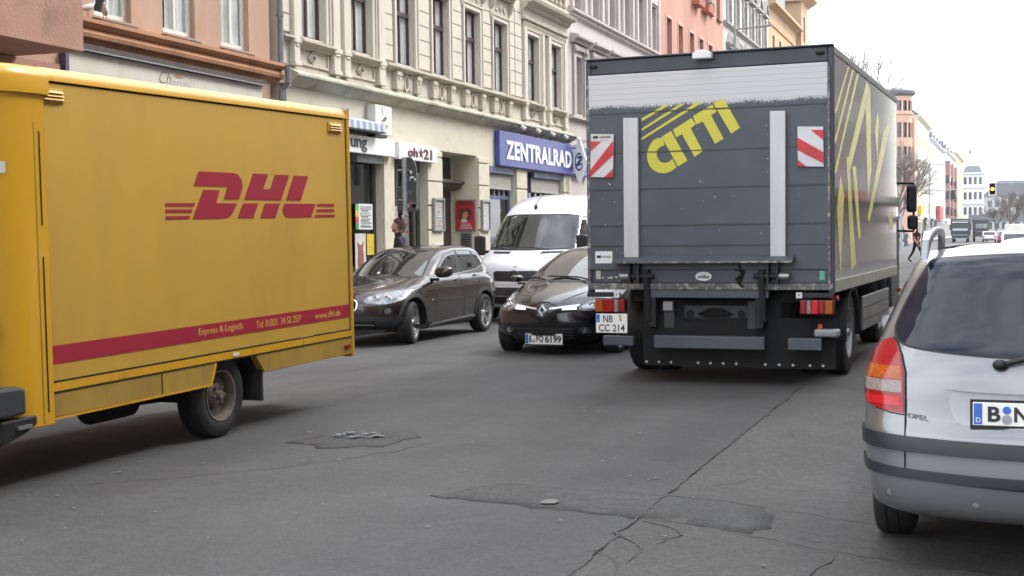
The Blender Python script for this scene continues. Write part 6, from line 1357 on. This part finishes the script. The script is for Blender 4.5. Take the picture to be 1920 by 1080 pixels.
for s in (1, -1):
    q = lambda p: [(a * s, b) for a, b in p]; v = 'side+' if s > 0 else 'side-'
    S_.patch('bonnet_vent', q([(.32, 1.33), (.72, 1.335), (.76, 1.375), (.34, 1.372)]), 'front', M['black'], .006, .05)
    o = S_.patch('headlamp', q([(.52, .74), (.52, .88), (.62, .98), (.80, 1.02), (.86, .98), (.84, .80)]), 'front', M['headlamp'], .008, .05, 1)
    S_.patch('door_window', [(1.85, 1.42), (1.58, 1.95), (1.35, 2.0), (1.0, 2.0), (.95, 1.42)], v, M['car_glass'], .006, .07)
    S_.strip('door_gap', [(1.95, 1.35), (1.9, .5)], .01, v, M['soot'], .002); S_.strip('door_gap', [(.9, 2.05), (.88, .4)], .01, v, M['soot'], .002); S_.strip('door_gap', [(1.85, 1.46), (1.55, 2.05), (.9, 2.07)], .01, v, M['soot'], .002)
    S_.strip('rub_strip', [(2.4, .72), (-2.6, .72)], .07, v, M['trim'], .014)
    m_ = MB().box(-.06, .1, -.11, .11, -.2, .2).build('mirror', M['black'], car, bevel=.045, seg=3, loc=(1.95, s * 1.09, 1.50)); MB().box(-.066, -.062, -.09, .09, -.16, .16).build('mirror_glass', M['chrome'], m_); MB().box(-.0, .06, -s * .2, -s * .1, -.16, -.1).build('mirror_foot', M['black'], m_)
    for x in (1.95, -1.75): wheel(car, x, s * .86, .34, .22, 'steel8', M['steel'], side=s, rr=.21)
S_.patch('windscreen_seal', [(-.9, 1.405), (-.80, 2.10), (-.55, 2.13), (.55, 2.13), (.80, 2.10), (.9, 1.405), (0, 1.39)], 'front', M['black'], .003, .07)
S_.patch('windscreen', [(-.855, 1.435), (-.765, 2.07), (-.5, 2.10), (.5, 2.10), (.765, 2.07), (.855, 1.435), (0, 1.42)], 'front', M['car_glass'], .006, .06)
gr = S_.patch('grille', [(-.44, .80), (-.48, .97), (-.42, 1.0), (.42, 1.0), (.48, .97), (.44, .80)], 'front', M['black'], .006, .06)
for z in (.85, .9, .95): S_.strip('slat', [(-.43, z), (.43, z)], .014, 'front', M['trim'], .014, gr)
c, nn = S_.hit((6, 0, .905), (-1, 0, 0)); mb = MB().lathe([(.098, 0), (.098, .016), (.112, .016), (.112, 0)], (0, 0, 0), 'x', 32)
for k in range(3):
    a = math.pi / 2 + k * 2 * math.pi / 3; mb.prism([(.016 * math.cos(a + 1.57), .016 * math.sin(a + 1.57)), (.1 * math.cos(a), .1 * math.sin(a)), (.016 * math.cos(a - 1.57), .016 * math.sin(a - 1.57)), (-.012 * math.cos(a), -.012 * math.sin(a))], .003, .014, 'x')
mb.build('badge', M['chrome'], car, loc=(c.x + .012, 0, .905), smooth=40)
S_.patch('bumper', [(-.93, .52), (-.93, .68), (.93, .68), (.93, .52)], 'front', M['trim'], .02, .08); S_.patch('air_intake', [(-.6, .36), (-.65, .5), (.65, .5), (.6, .36)], 'front', M['soot'], .008, .08)
S_.strip('bumper_edge', [(-.5, .755), (.5, .755)], .03, 'front', whitep, .012); S_.patch('emblem', [(-.03, 1.07), (-.03, 1.1), (.03, 1.1), (.03, 1.07)], 'front', M['chrome'], .006, .05)
c, nn = S_.hit((6, -.12, 2.27), (-1, 0, 0)); cm = MB().ball((0, 0, 0), (.05, .035, .07)).build('camera', M['black'], car, loc=(c.x + .03, -.12, 2.27)); MB().path([(0, 0, .05), (-.13, .01, .16), (-.36, .02, .25)], .007, 6).build('cable', M['black'], cm)
MB().path([(2.28, .5, 1.40), (2.22, .1, 1.46), (2.2, -.2, 1.45)], .012, 6).path([(2.28, -.3, 1.40), (2.2, -.6, 1.46), (2.1, -.75, 1.46)], .012, 6).build('wiper', M['black'], car)
# ================================================================== signal post, lamp mast, traffic lights
galv = pmat('galvanised', (.30, .33, .35), rough=.45, metal=.5, var=.15, scale=5)
sgreen = pmat('signal_green', (.035, .045, .042), rough=.5, var=.2, scale=5)
sp = thing('traffic_light', 'sticker covered traffic light seen from behind on a grey post by the dark brown car', 'traffic light', (-10.9, 24.15, PAVE_L))
MB().tube((0, 0, 0), (0, 0, 3.19), .055, n=16).build('post', galv, sp, smooth=40)
bd_ = chaikin([(-.12, 1.92), (.36, 1.92), (.36, 2.9), (.34, 3.2), (.22, 3.34), (-.1, 3.34)], 2)
bb = MB().prism([(.03, 2.12), (.235, 2.12), (.245, 2.88), (.23, 3.02), (.19, 3.12), (.12, 3.19), (.03, 3.19)], .0, .05, 'y').build('backboard', sgreen, sp)
MB().box(.04, .22, .05, .22, 2.15, 2.88).build('housing', sgreen, sp, bevel=.03)
MB().box(-.20, -.06, .02, .16, 2.10, 2.62).build('push_box', sgreen, sp, bevel=.03)
for z in (2.35, 2.94): MB().tube((-.16, .02, z), (.2, .02, z), .018).build('bracket', galv, sp)
r = random.Random(5)
stm = [pmat('sticker_%d' % k, c, rough=.6, var=.4, scale=25) for k, c in enumerate(((.6, .6, .6), (.45, .46, .5), (.4, .12, .12), (.1, .1, .12), (.55, .5, .45)))]
for k in range(9):
    x, z = r.uniform(.06, .21), r.choice((2.14, 2.2, 2.4, 2.46, 2.6, 2.72, 2.86)); w = r.uniform(.03, .06); MB().box(x - w, min(x + w, .238), -.004, -.001, z, z + r.uniform(.05, .11)).build('sticker', stm[k % 5], sp)
for k in range(24):
    z = r.uniform(.4, 2.1); a = r.uniform(-2.6, -.4); x, y = .058 * math.cos(a), .058 * math.sin(a); MB().prism([(x - .03, z), (x + .03, z + r.uniform(-.01, .01)), (x + .03, z + r.uniform(.04, .09)), (x - .03, z + .06)], y - .004, y + .002, 'y').build('sticker', stm[r.randrange(5)], sp)

lm = thing('street_lamp', 'tall grey lamp mast with a thin arm in front of the light grey house', 'street lamp', (-10.8, 60, PAVE_L))
MB().tube((0, 0, 0), (0, 0, 10.9), .09, .055, 12).build('mast', galv, lm); MB().tube((0, 0, 10.72), (1.2, -.5, 10.7), .035).build('arm', galv, lm); MB().tube((1.2, -.5, 10.7), (1.75, -.75, 10.7), .055, .045).build('lamp_head', galv, lm)

amb = pmat('amber_lit', (1, .42, .04), rough=.3, var=0, emit=3.0)
def signal(label, x, y, z, arm_to, lit, pole_x, back=False, boxw=.46, h=.9):
    t = thing('traffic_light', label, 'traffic light', (pole_x, y, rz(pole_x) if abs(pole_x + 4) < 7 else -.05)); bz = -t.location.z
    ox = x - pole_x
    MB().tube((0, 0, 0), (0, 0, z + .7 + bz), .11, .09, 10).build('post', galv, t); MB().tube((0, 0, z + .5 + bz), (ox, 0, z + .42 + bz), .045, n=8).build('arm', galv, t)
    hb_ = MB().box(ox - boxw / 2, ox + boxw / 2, .0, .3, z - h / 2 + bz, z + h / 2 + bz).build('housing', sgreen if back else M['black'], t, bevel=.05)
    if not back:
        m = MB()
        for a, b2, c, d in ((-boxw / 2 - .05, -boxw / 2 + .02, -h / 2 - .05, h / 2 + .05), (boxw / 2 - .02, boxw / 2 + .05, -h / 2 - .05, h / 2 + .05), (-boxw / 2 + .021, boxw / 2 - .021, -h / 2 - .05, -h / 2 + .02), (-boxw / 2 + .021, boxw / 2 - .021, h / 2 - .02, h / 2 + .05)): m.box(ox + a, ox + b2, -.03, .0, z + c + bz, z + d + bz)
        m.build('white_border', M['white'], t)
        for k, dz in enumerate((.28, 0, -.28)):
            MB().lathe([(0, -.05), (.07, -.045), (.12, -.02), (.13, 0)], (0, 0, 0), 'y', 18).build('lens', amb if k == lit else M['soot'], t, loc=(ox, -.0, z + dz + bz))
            MB().prism([(ox + .145 * math.cos(R(a)), z + dz + bz + .145 * math.sin(R(a))) for a in range(0, 181, 20)] + [(ox + .16 * math.cos(R(a)), z + dz + bz + .16 * math.sin(R(a))) for a in range(180, -1, -20)], -.2, -.0, 'y').build('visor', M['black'], t)
    return t
signal('white bordered traffic light showing amber on an overhead arm', .11, 110, 4.72, 4.5, 1, 4.6)
signal('grey green traffic light seen from behind, hanging from a long arm', -3.17, 125, 4.73, -7.6, None, -7.6, back=True, boxw=.34, h=.82)
pm = thing('street_lamp', 'slim far lamp post with a crossbar among the people on the far pavement', 'street lamp', (-5.3, 128, rz(-5.3)))
MB().tube((0, 0, 0), (0, 0, 7.7), .07, .05, 8).build('mast', galv, pm); MB().box(0, 1.2, -.03, .03, 7.55, 7.62).build('arm', galv, pm)
MB().tube((0, 0, 0), (0, 0, .85), .14, n=10).build('green_base', pmat('green_paint', (.03, .16, .10)), pm)

# ================================================================== people
skin = pmat('skin', (.42, .22, .16), rough=.55, var=.08, scale=12)
def person(label, loc, heading, pose='walk', top=(.02, .02, .022), legs=(.02, .02, .025), shoe=(.02, .018, .016), hair=(.04, .025, .018), h=1.76, hairlen=.0, beard=None, arm=0.25, group=None, stride=.34, coat=0):
    """one skinned body; clothes are zones of it, hair a child"""
    p = thing('person', label, 'person', loc, (0, 0, heading), group); k = h / 1.76
    st_ = stride if pose == 'walk' else .05
    J = {}
    def add(nm, x, y, z, r): J[nm] = ((x * k, y * k, z * k), (r * k if not isinstance(r, tuple) else (r[0] * k, r[1] * k)))
    add('pelvis', 0, 0, .95, (.15, .11)); add('waist', .01, 0, 1.08, (.145, .105)); add('chest', .02, 0, 1.30, (.175, .12)); add('neckb', .01, 0, 1.45, (.085, .08)); add('neck', .02, 0, 1.52, .056); add('jaw', .05, 0, 1.585, (.06, .075)); add('head', .035, 0, 1.66, (.082, .102)); add('crown', .025, 0, 1.725, (.062, .075))
    for s, nm in ((1, 'L'), (-1, 'R')):
        f = st_ * s
        add('hip' + nm, 0, .09 * s, .90, .095); add('knee' + nm, .5 * f + .05, .095 * s, .50 + (.0 if f > 0 else .02), .062); add('ankle' + nm, f + (-.03 if f > 0 else -.08), .09 * s, .10 + (0 if f >= 0 or pose != 'walk' else .07), .045); add('toe' + nm, f + .15, .10 * s, .045 + (0.03 if f > 0 and pose == 'walk' else .0), (.045, .035))
        g2 = -arm * s if pose == 'walk' else .03
        add('sh' + nm, .01, .19 * s, 1.40, .072); add('el' + nm, .45 * g2 - .02, .25 * s, 1.13, .052); add('wr' + nm, g2 + .06, .24 * s, .90, .036); add('pa' + nm, g2 + .08, .235 * s, .835, (.022, .042))
        for q, (dx, dz, L_) in enumerate(((.035, -.005, .075), (.015, -.012, .085), (-.005, -.012, .08), (-.025, -.006, .065))): add('f%d' % q + nm, g2 + .09 + dx, .232 * s, .835 - L_ + dz, .009)
        add('th' + nm, g2 + .125, .21 * s, .80, .010)
    E_ = [('pelvis', 'waist'), ('waist', 'chest'), ('chest', 'neckb'), ('neckb', 'neck'), ('neck', 'jaw'), ('jaw', 'head'), ('head', 'crown')]
    for nm in 'LR': E_ += [('pelvis', 'hip' + nm), ('hip' + nm, 'knee' + nm), ('knee' + nm, 'ankle' + nm), ('ankle' + nm, 'toe' + nm), ('chest', 'sh' + nm), ('sh' + nm, 'el' + nm), ('el' + nm, 'wr' + nm), ('wr' + nm, 'pa' + nm), ('pa' + nm, 'th' + nm)] + [('pa' + nm, 'f%d' % q + nm) for q in range(4)]
    ks = list(J); ix = {n_: i for i, n_ in enumerate(ks)}
    o = skin_body('body', [J[n_] for n_ in ks], [(ix[a], ix[b2]) for a, b2 in E_], skin, p)
    me = o.data
    for c, nm in ((top, 'jacket'), (legs, 'trousers'), (shoe, 'shoes')): me.materials.append(pmat('%s_%d_%d_%d' % (nm, c[0] * 999, c[1] * 999, c[2] * 999), c, rough=.85, var=.2, scale=8))
    wr = [J['wrL'][0], J['wrR'][0]]
    for f in me.polygons:
        c = f.center; mi = 0
        if c.z < .10 * k: mi = 3
        elif c.z < (.92 - coat) * k and abs(c.y) < .2 * k: mi = 2
        elif c.z < 1.535 * k and c.x < .10 * k: mi = 1
        if abs(c.y) > .18 * k and c.z < .88 * k: mi = 0
        f.material_index = mi
    hm = MB(); c0 = (.012 * k, 0, 1.685 * k); n = 18; rows = 9; vs = []; ex = .105 * k, .088 * k, .105 * k
    # cap of hair, longer at the back
    for j in range(rows):
        for i in range(n):
            a = 2 * math.pi * i / n; back = (1 - math.cos(a)) / 2; ph = (math.pi / 2) * (j / (rows - 1)) * (.62 + .75 * back)
            x = c0[0] + ex[0] * math.sin(ph) * math.cos(a); y = ex[1] * math.sin(ph) * math.sin(a); z = c0[2] + ex[2] * math.cos(ph)
            if j >= rows - 2 and hairlen: z -= hairlen * back * (j - rows + 3) * .5; x -= .02 * back; y *= 1 + .25 * back
            vs.append((x, y, z))
    hm.add(vs, [(j * n + i, j * n + (i + 1) % n, (j + 1) * n + (i + 1) % n, (j + 1) * n + i) for j in range(rows - 1) for i in range(n)])
    hm.build('hair', pmat('hair_%d' % int(hair[0] * 999), hair, rough=.8, var=.4, scale=40), p, smooth=70)
    fc = MB(); fc.prism([(.125 * k, 1.60 * k), (.155 * k, 1.612 * k), (.128 * k, 1.655 * k)], -.014 * k, .014 * k, 'y'); fc.build('nose', skin, p, bevel=.004)
    for s in (1, -1): MB().ball((.122 * k, .034 * s * k, 1.655 * k), (.008, .014, .009), 8, 6).build('eye', M['ink'], p); MB().ball((.03 * k, .086 * s * k, 1.645 * k), (.02, .012, .032), 8, 6).build('ear', skin, p)
    MB().ball((.118 * k, 0, 1.575 * k), (.012, .026, .006), 8, 6).build('mouth', pmat('lips', (.3, .1, .09)), p)
    if beard: MB().ball((.07 * k, 0, 1.575 * k), (.062, .068, .052), 14, 10).build('beard', pmat('beard', beard, rough=.9, var=.3, scale=60), p, smooth=60)
    return p
H = lambda deg: R(deg)
person('man in a black coat with a reddish beard walking behind the signal post', (-11.0, 24.05, PAVE_L), H(205), top=(.014, .014, .016), hair=(.05, .026, .016), beard=(.22, .08, .04), h=1.96, hairlen=.10, coat=.3)
person('person in black crossing the street beyond the grey truck', (-3.45, 68.5, rz(-3.45)), H(-40), top=(.012, .012, .014), legs=(.014, .014, .018), hair=(.22, .10, .05), h=1.78, stride=.36)
far_t = [(-11.3, 170, (.5, .5, .5), (.1, .1, .12), 'white top'), (-10.4, 168, (.035, .03, .03), (.22, .34, .46), 'dark top and pale jeans'), (-8.6, 150, (.05, .11, .2), (.04, .06, .12), 'blue jacket'), (-7.0, 142, (.22, .03, .09), (.03, .03, .03), 'crimson jacket'), (-6.7, 150, (.03, .03, .035), (.02, .02, .03), 'charcoal coat and black trousers'), (-7.6, 165, (.10, .10, .12), (.04, .04, .05), 'grey anorak'), (-8.9, 148, (.36, .38, .36), (.05, .05, .05), 'pale grey hooded top')]
for k, (x, y, a, b2, txt) in enumerate(far_t):
    person('far pedestrian in %s on the pavement by the shops' % txt, (x, y, -.05 if x < -10.6 else rz(x)), H(rnd.uniform(0, 360)), top=a, legs=b2, h=rnd.uniform(1.66, 1.82), group='far pedestrians')

# ================================================================== shop awnings far away, flags of colour on the shop fronts
def far_awning(label, y, w, c, z=2.9, out=2.0, name='awning', cat='awning'):
    a = thing(name, label, cat, (fx(y), y, z)); MB().prism([(0, .6), (out, 0), (out, -.35), (out - .04, -.35), (out - .04, -.04), (0, .52)], 0, w, 'y').build('canopy', pmat('aw_%d_%d' % (int(c[0] * 99), int(y)), c, rough=.8, var=.2, scale=1), a)
    for q in (.1, w - .1): MB().tube((0, q, -.1), (out - .1, q, -.1), .03, n=6).build('strut', galv, a)
far_awning('blue far awning over a shop on the left pavement', 226, 9, (.06, .12, .30), 3.2, 2.6); far_awning('second blue far awning farther on, next to the red shop front', 244, 8, (.10, .22, .38), 3.2, 2.6); far_awning('yellow far awning past the blue ones', 256, 8, (.55, .42, .05), 3.0, 2.2)
tag(MB().box(fx(214) + .01, fx(214) + .5, 214, 220, 4.0, 5.4).build('shop_sign', pmat('yellow_sign', (.65, .38, .02)), None), 'bright yellow far shop sign high above the blue awning', 'shop sign')
tag(MB().box(fx(270) + .01, fx(270) + .6, 262, 280, 3.6, 6.2).build('shop_sign', pmat('red_sign', (.45, .05, .05)), None), 'large red far shop sign left of the black lorry', 'shop sign')
tag(MB().box(-11.6, -11.2, 206, 206.3, 2.0, 5.0).build('shop_sign', pmat('orange_sign', (.7, .3, .03)), None), 'upright orange far shop panel behind the person crossing', 'shop sign')

# ================================================================== far vehicles
lorry = thing('lorry', 'far black tarpaulin lorry driving towards us down the street', 'lorry', (-3.7, 180, 0))
lk = pmat('lorry_dark', (.02, .026, .03), rough=.5, var=.2)
MB().prism([(0, .5), (0, 1.5), (.25, 2.75), (1.6, 2.85), (1.6, .5)], -1.05, 1.05, 'x').build('cab', lk, lorry, bevel=.06)
MB().prism([(-.012, 1.5), (.228, 2.5), (.24, 2.5), (0, 1.5)], -.92, .92, 'x').build('windscreen', pmat('lorry_glass', (.25, .32, .34), rough=.1), lorry)
MB().box(-.95, .95, .05, .26, 2.52, 2.62).build('sun_visor', M['offwhite'], lorry); MB().box(-.9, .9, -.03, -.003, .9, 1.0).box(-.9, .9, -.05, -.003, .5, .58).build('grille_bar', M['steel'], lorry)
for s in (-1, 1): MB().box(s * .9 - .12, s * .9 + .12, -.04, -.003, .62, .8).build('headlamp', M['headlamp'], lorry); wheel(lorry, s * .85, .9, .48, .3, 'steel8', M['steel'], axis='x', side=s, rr=.28); wheel(lorry, s * .85, 6.5, .48, .3, 'steel8', M['steel'], axis='x', side=s, rr=.28); MB().box(s * 1.2 - .08, s * 1.2 + .08, .1, .25, 1.6, 2.3).build('mirror', M['black'], lorry)
MB().box(-1.2, 1.2, 1.75, 9, .9, 3.05).build('tarpaulin', lk, lorry, bevel=.08)
bx = thing('box_van', 'second far dark box vehicle half hidden behind the black lorry', 'van', (-1.35, 190, 0))
MB().box(-1.0, 1.1, 0, 6, .7, 3.0).build('body', pmat('plum_grey', (.05, .045, .05), rough=.5), bx, bevel=.05)
MB().box(-.6, .9, -.03, -.003, 1.8, 2.4).build('window', pmat('lorry_glass2', (.2, .23, .25), rough=.1), bx); MB().box(-.6, .9, -.03, -.003, 1.35, 1.42).build('bar', M['steel'], bx)
for s in (-1, 1): wheel(bx, s * .8, .9, .42, .28, 'steel8', M['steel'], axis='x', side=s, rr=.25)
def far_car(label, x, y, col, h=1.45, cat='car'):
    c = thing('car', label, cat, (x, y, rz(x)), (0, 0, R(90)))
    MB().prism(chaikin([(2.1, .3), (2.15, .7), (1.9, .88), (.95, .98), (.3, h), (-1.3, h), (-2.0, 1.0), (-2.15, .7), (-2.1, .3)], 2), -.86, .86, 'y').build('body', col, c, bevel=.1, smooth=40)
    MB().prism([(.85, 1.0), (.28, h - .08), (-1.25, h - .08), (-1.85, 1.0)], -.865, .865, 'y').build('side_window', M['car_glass'], c)
    MB().prism([(-1.42, h - .1), (-1.95, 1.02), (-1.985, 1.03), (-1.45, h - .09)], -.7, .7, 'y').build('rear_window', M['car_glass'], c)
    for s in (-1, 1): MB().box(-2.17, -2.05, s * .7 - .12, s * .7 + .12, .7, .9).build('tail_lamp', M['red_lens'], c)
    for xx in (1.3, -1.3):
        for s in (-1, 1): wheel(c, xx, s * .76, .31, .2, 'alloy', M['alloy'], side=s, rr=.2)
pc = lambda n_, c: pmat(n_, c, rough=.25, metal=.2, var=.03, coat=.8)
far_car('crimson far car in the queue beside the railway bridge', 1.55, 160, pc('crimson', (.25, .02, .06)), 1.55)
far_car('white far car behind the crimson one', -.2, 185, pc('far_white_paint', (.6, .6, .6)), 1.5)
wv = thing('delivery_van', 'far white box van in the queue near the right edge', 'van', (2.6, 172, -.1)); MB().box(-1, 1.2, 0, 4.5, .9, 2.35).build('box', pmat('beige_box', (.55, .53, .48)), wv, bevel=.06); MB().prism([(4.5, .5), (4.5, 2.2), (5.4, 2.0), (6.0, 1.2), (6.3, 1.1), (6.3, .5)], -.9, 1.1, 'x').build('cab', M['white'], wv, bevel=.06); MB().box(-1, 1.2, -.04, -.002, .9, 1.1).build('tail_board', M['red_lens'], wv)
for s in (-.8, 1.0): wheel(wv, s, .9, .36, .22, 'steel8', M['steel'], axis='x', side=1 if s > 0 else -1, rr=.22)
far_car('white far car nearest behind the parked cars on the right', 1.5, 95, pc('near_white_paint', (.62, .63, .65)), 1.52)
# parked cars in the row ahead of the silver one
def parked(label, x, y, paint_, h, rails=True):
    c = thing('parked_car', label, 'car', (x, y, -.12), (0, 0, R(90)))
    tab_ = [(.25, 2.0, -2.1, .72, .2, .2, .1, .2), (.5, 2.1, -2.15, .82, .25, .25, .1, .2), (.75, 2.0, -2.12, .83, .28, .26, .1, .2), (.9, 1.6, -2.08, .80, .26, .24, .1, .2), (1.0, 1.05, -2.02, .76, .2, .18, .1, .18), (1.25, .6, -1.9, .66, .16, .14, .1, .16), (h - .1, .2, -1.75, .56, .14, .14, .12, .16), (h - .03, -.1, -1.55, .46, .14, .16, .14, .18), (h, -.7, -1.0, .12, .05, .05, .05, .05)]
    b_ = CarBody(tab_, c, paint_, [(1.3, .31), (-1.3, .31)], .35)
    b_.patch('rear_window', [(-.58, 1.05), (-.46, h - .12), (.46, h - .12), (.58, 1.05)], 'rear', M['car_glass'], .005, .1); b_.patch('windscreen', [(-.62, 1.03), (-.5, h - .12), (.5, h - .12), (.62, 1.03)], 'front', M['car_glass'], .005, .1)
    for s, v in ((1, 'side+'), (-1, 'side-')):
        b_.patch('side_window', [(.75, 1.03), (.3, h - .13), (-1.4, h - .13), (-1.7, 1.03)], v, M['car_glass'], .005, .1); b_.patch('tail_lamp', [(s * .6, .75), (s * .6, 1.0), (s * .76, .98), (s * .78, .75)], 'rear', M['red_lens'], .01, .06)
        for xx in (1.3, -1.3): wheel(c, xx, s * .72, .31, .2, 'alloy', M['alloy'], side=s, rr=.2)
        if rails: MB().path([(-1.3, s * .5, h - .06), (-1.2, s * .49, h + .02), (0, s * .49, h + .03), (.15, s * .5, h - .06)], .016, 8).build('roof_rail', M['chrome'], c)
parked('parked white car directly ahead of the silver estate, only its roof showing', .60, 14.0, whitep, 1.62, False)

# ================================================================== trees without leaves
bark = pmat('bark', (.12, .10, .09), rough=.9, var=.3, scale=6); twig = pmat('twig', (.19, .16, .145), rough=.9, var=.3)
def bare_tree(label, loc, h, seed, spread=.5, depth=6, trunk_r=.2, kids=3, first=.35, fine=.012):
    r = random.Random(seed); t = thing('bare_tree', label, 'tree', loc); tb, cb = MB(), MB()
    def grow(p, d, L_, rad, lev):
        n = 3; mb = tb if lev <= 1 else cb; q = p
        for i in range(n):
            d = (d + Vector((r.gauss(0, .12), r.gauss(0, .12), r.gauss(.05, .06)))).normalized(); e = q + d * L_ / n; r0 = rad * (1 - .3 * i / n); r1 = rad * (1 - .3 * (i + 1) / n)
            mb.tube(q, e, max(r0, fine), max(r1, fine), 7 if lev < 2 else 4 if lev < 4 else 3, cap=False); q = e
            if lev >= 2 and lev < depth and r.random() < .6: side(q, d, L_, rad, lev)
        if lev < depth:
            for _ in range(kids if lev else kids + 2): side(q, d, L_, rad, lev)
    def side(q, d, L_, rad, lev):
        a = r.uniform(0, 6.283); u = d.orthogonal().normalized(); w = d.cross(u); s = r.uniform(.4, 1.0) * spread * 1.5
        grow(q, (d + (u * math.cos(a) + w * math.sin(a)) * s).normalized(), L_ * r.uniform(.58, .8), rad * .56, lev + 1)
    grow(Vector((0, 0, 0)), Vector((0, 0, 1)), h * first, trunk_r, 0)
    tb.build('trunk', bark, t, recalc=False, smooth=60); cb.build('crown', twig, t, recalc=False)
bare_tree('tall bare tree rising behind the roof of the grey truck', (-12.2, 106, -.1), 15.6, 31, .24, 5, .18, 3, .36, .007)
bare_tree('bare brown twiggy tree in front of the pink tower house', (-8.0, 116, -.1), 10.5, 8, .34, 5, .2, 3, .29, .011)
bare_tree('smaller bare tree farther along the left pavement', (-8.6, 150, -.1), 10, 12, .4, 4, .15, 3, .3, .014)
for k, (x, y, h, lab) in enumerate(((3.2, 250, 10.5, 'bare far tree just right of the amber light'), (7.5, 270, 13, 'taller bare far tree at the right edge of the street'), (5.0, 330, 12, 'bare far tree in front of the dark roofed grey block'), (.8, 360, 10, 'bare far tree left of the amber light before the bridge'))):
    bare_tree(lab, (x, y, -.1), h, 20 + k, .55, 5, .25, 3, .27, .028)

# ================================================================== the other side of the street (behind and right of the camera: it shades and mirrors)
def opposite(label, y0, y1, top, col, shop):
    b = thing('apartment_house', label, 'building'); X = 8.0; m = MB(); n = int((y1 - y0) / 3); p = (y1 - y0) / n
    ops = [(y0 + p * (i + .3), y0 + p * (i + .7), 4.6 + 3.4 * f, 6.7 + 3.4 * f) for f in range(4) for i in range(n)]
    h2 = MB(); holes(h2, -X, -y1, -y0, -.06, top, [(-b_, -a, c, d) for a, b_, c, d in ops], .25); shell(h2, -X, -y1, -y0, -.06, top)
    h2.v = [(-x, -y, z) for x, y, z in h2.v]; h2.build('wall', pmat('opp_%d' % int(y0 + 60), col, rough=.85, var=.1, scale=.5), b)
    for o in ops: MB().box(X + .2, X + .25, *o).build('window', M['pane_dark'], b)
    for i in range(0, n, 2): MB().box(X - 1.2, X - .01, y0 + p * i + .2, y0 + p * (i + 2) - .2, 3.0, 3.4).build('shop_canopy', pmat('canopy_%d_%d' % (int(y0 + 60), i), shop[i // 2 % len(shop)], rough=.7), b)
    settle(b, (X, (y0 + y1) / 2, -.06))
opposite('cream house across the street, outside the picture behind the camera', -35, -4, 18, (.48, .44, .36), [(.3, .05, .05), (.5, .5, .5)])
opposite('brownish house across the street, outside the picture to the right', -3.9, 34, 19, (.36, .30, .26), [(.35, .04, .05), (.55, .55, .57), (.1, .2, .3), (.4, .3, .1)])
opposite('grey house across the street, outside the picture beyond the parked cars', 34.1, 80, 17, (.42, .40, .38), [(.08, .2, .1), (.5, .1, .06), (.5, .5, .52)])

# ================================================================== pale air down the street
hz = MB().box(-150, 170, -60, 1200, -3.6, 75).build('haze', M['white'])
hm_ = bpy.data.materials.new('haze'); hm_.use_nodes = True; hn = hm_.node_tree.nodes; hn.clear()
ho = hn.new('ShaderNodeOutputMaterial'); hv = hn.new('ShaderNodeVolumePrincipled'); hv.inputs['Color'].default_value = (.94, .96, 1, 1); hv.inputs['Density'].default_value = .0002; hv.inputs['Anisotropy'].default_value = .3
hm_.node_tree.links.new(hv.outputs[0], ho.inputs['Volume']); hz.data.materials.clear(); hz.data.materials.append(hm_); struct(hz, 'stuff')
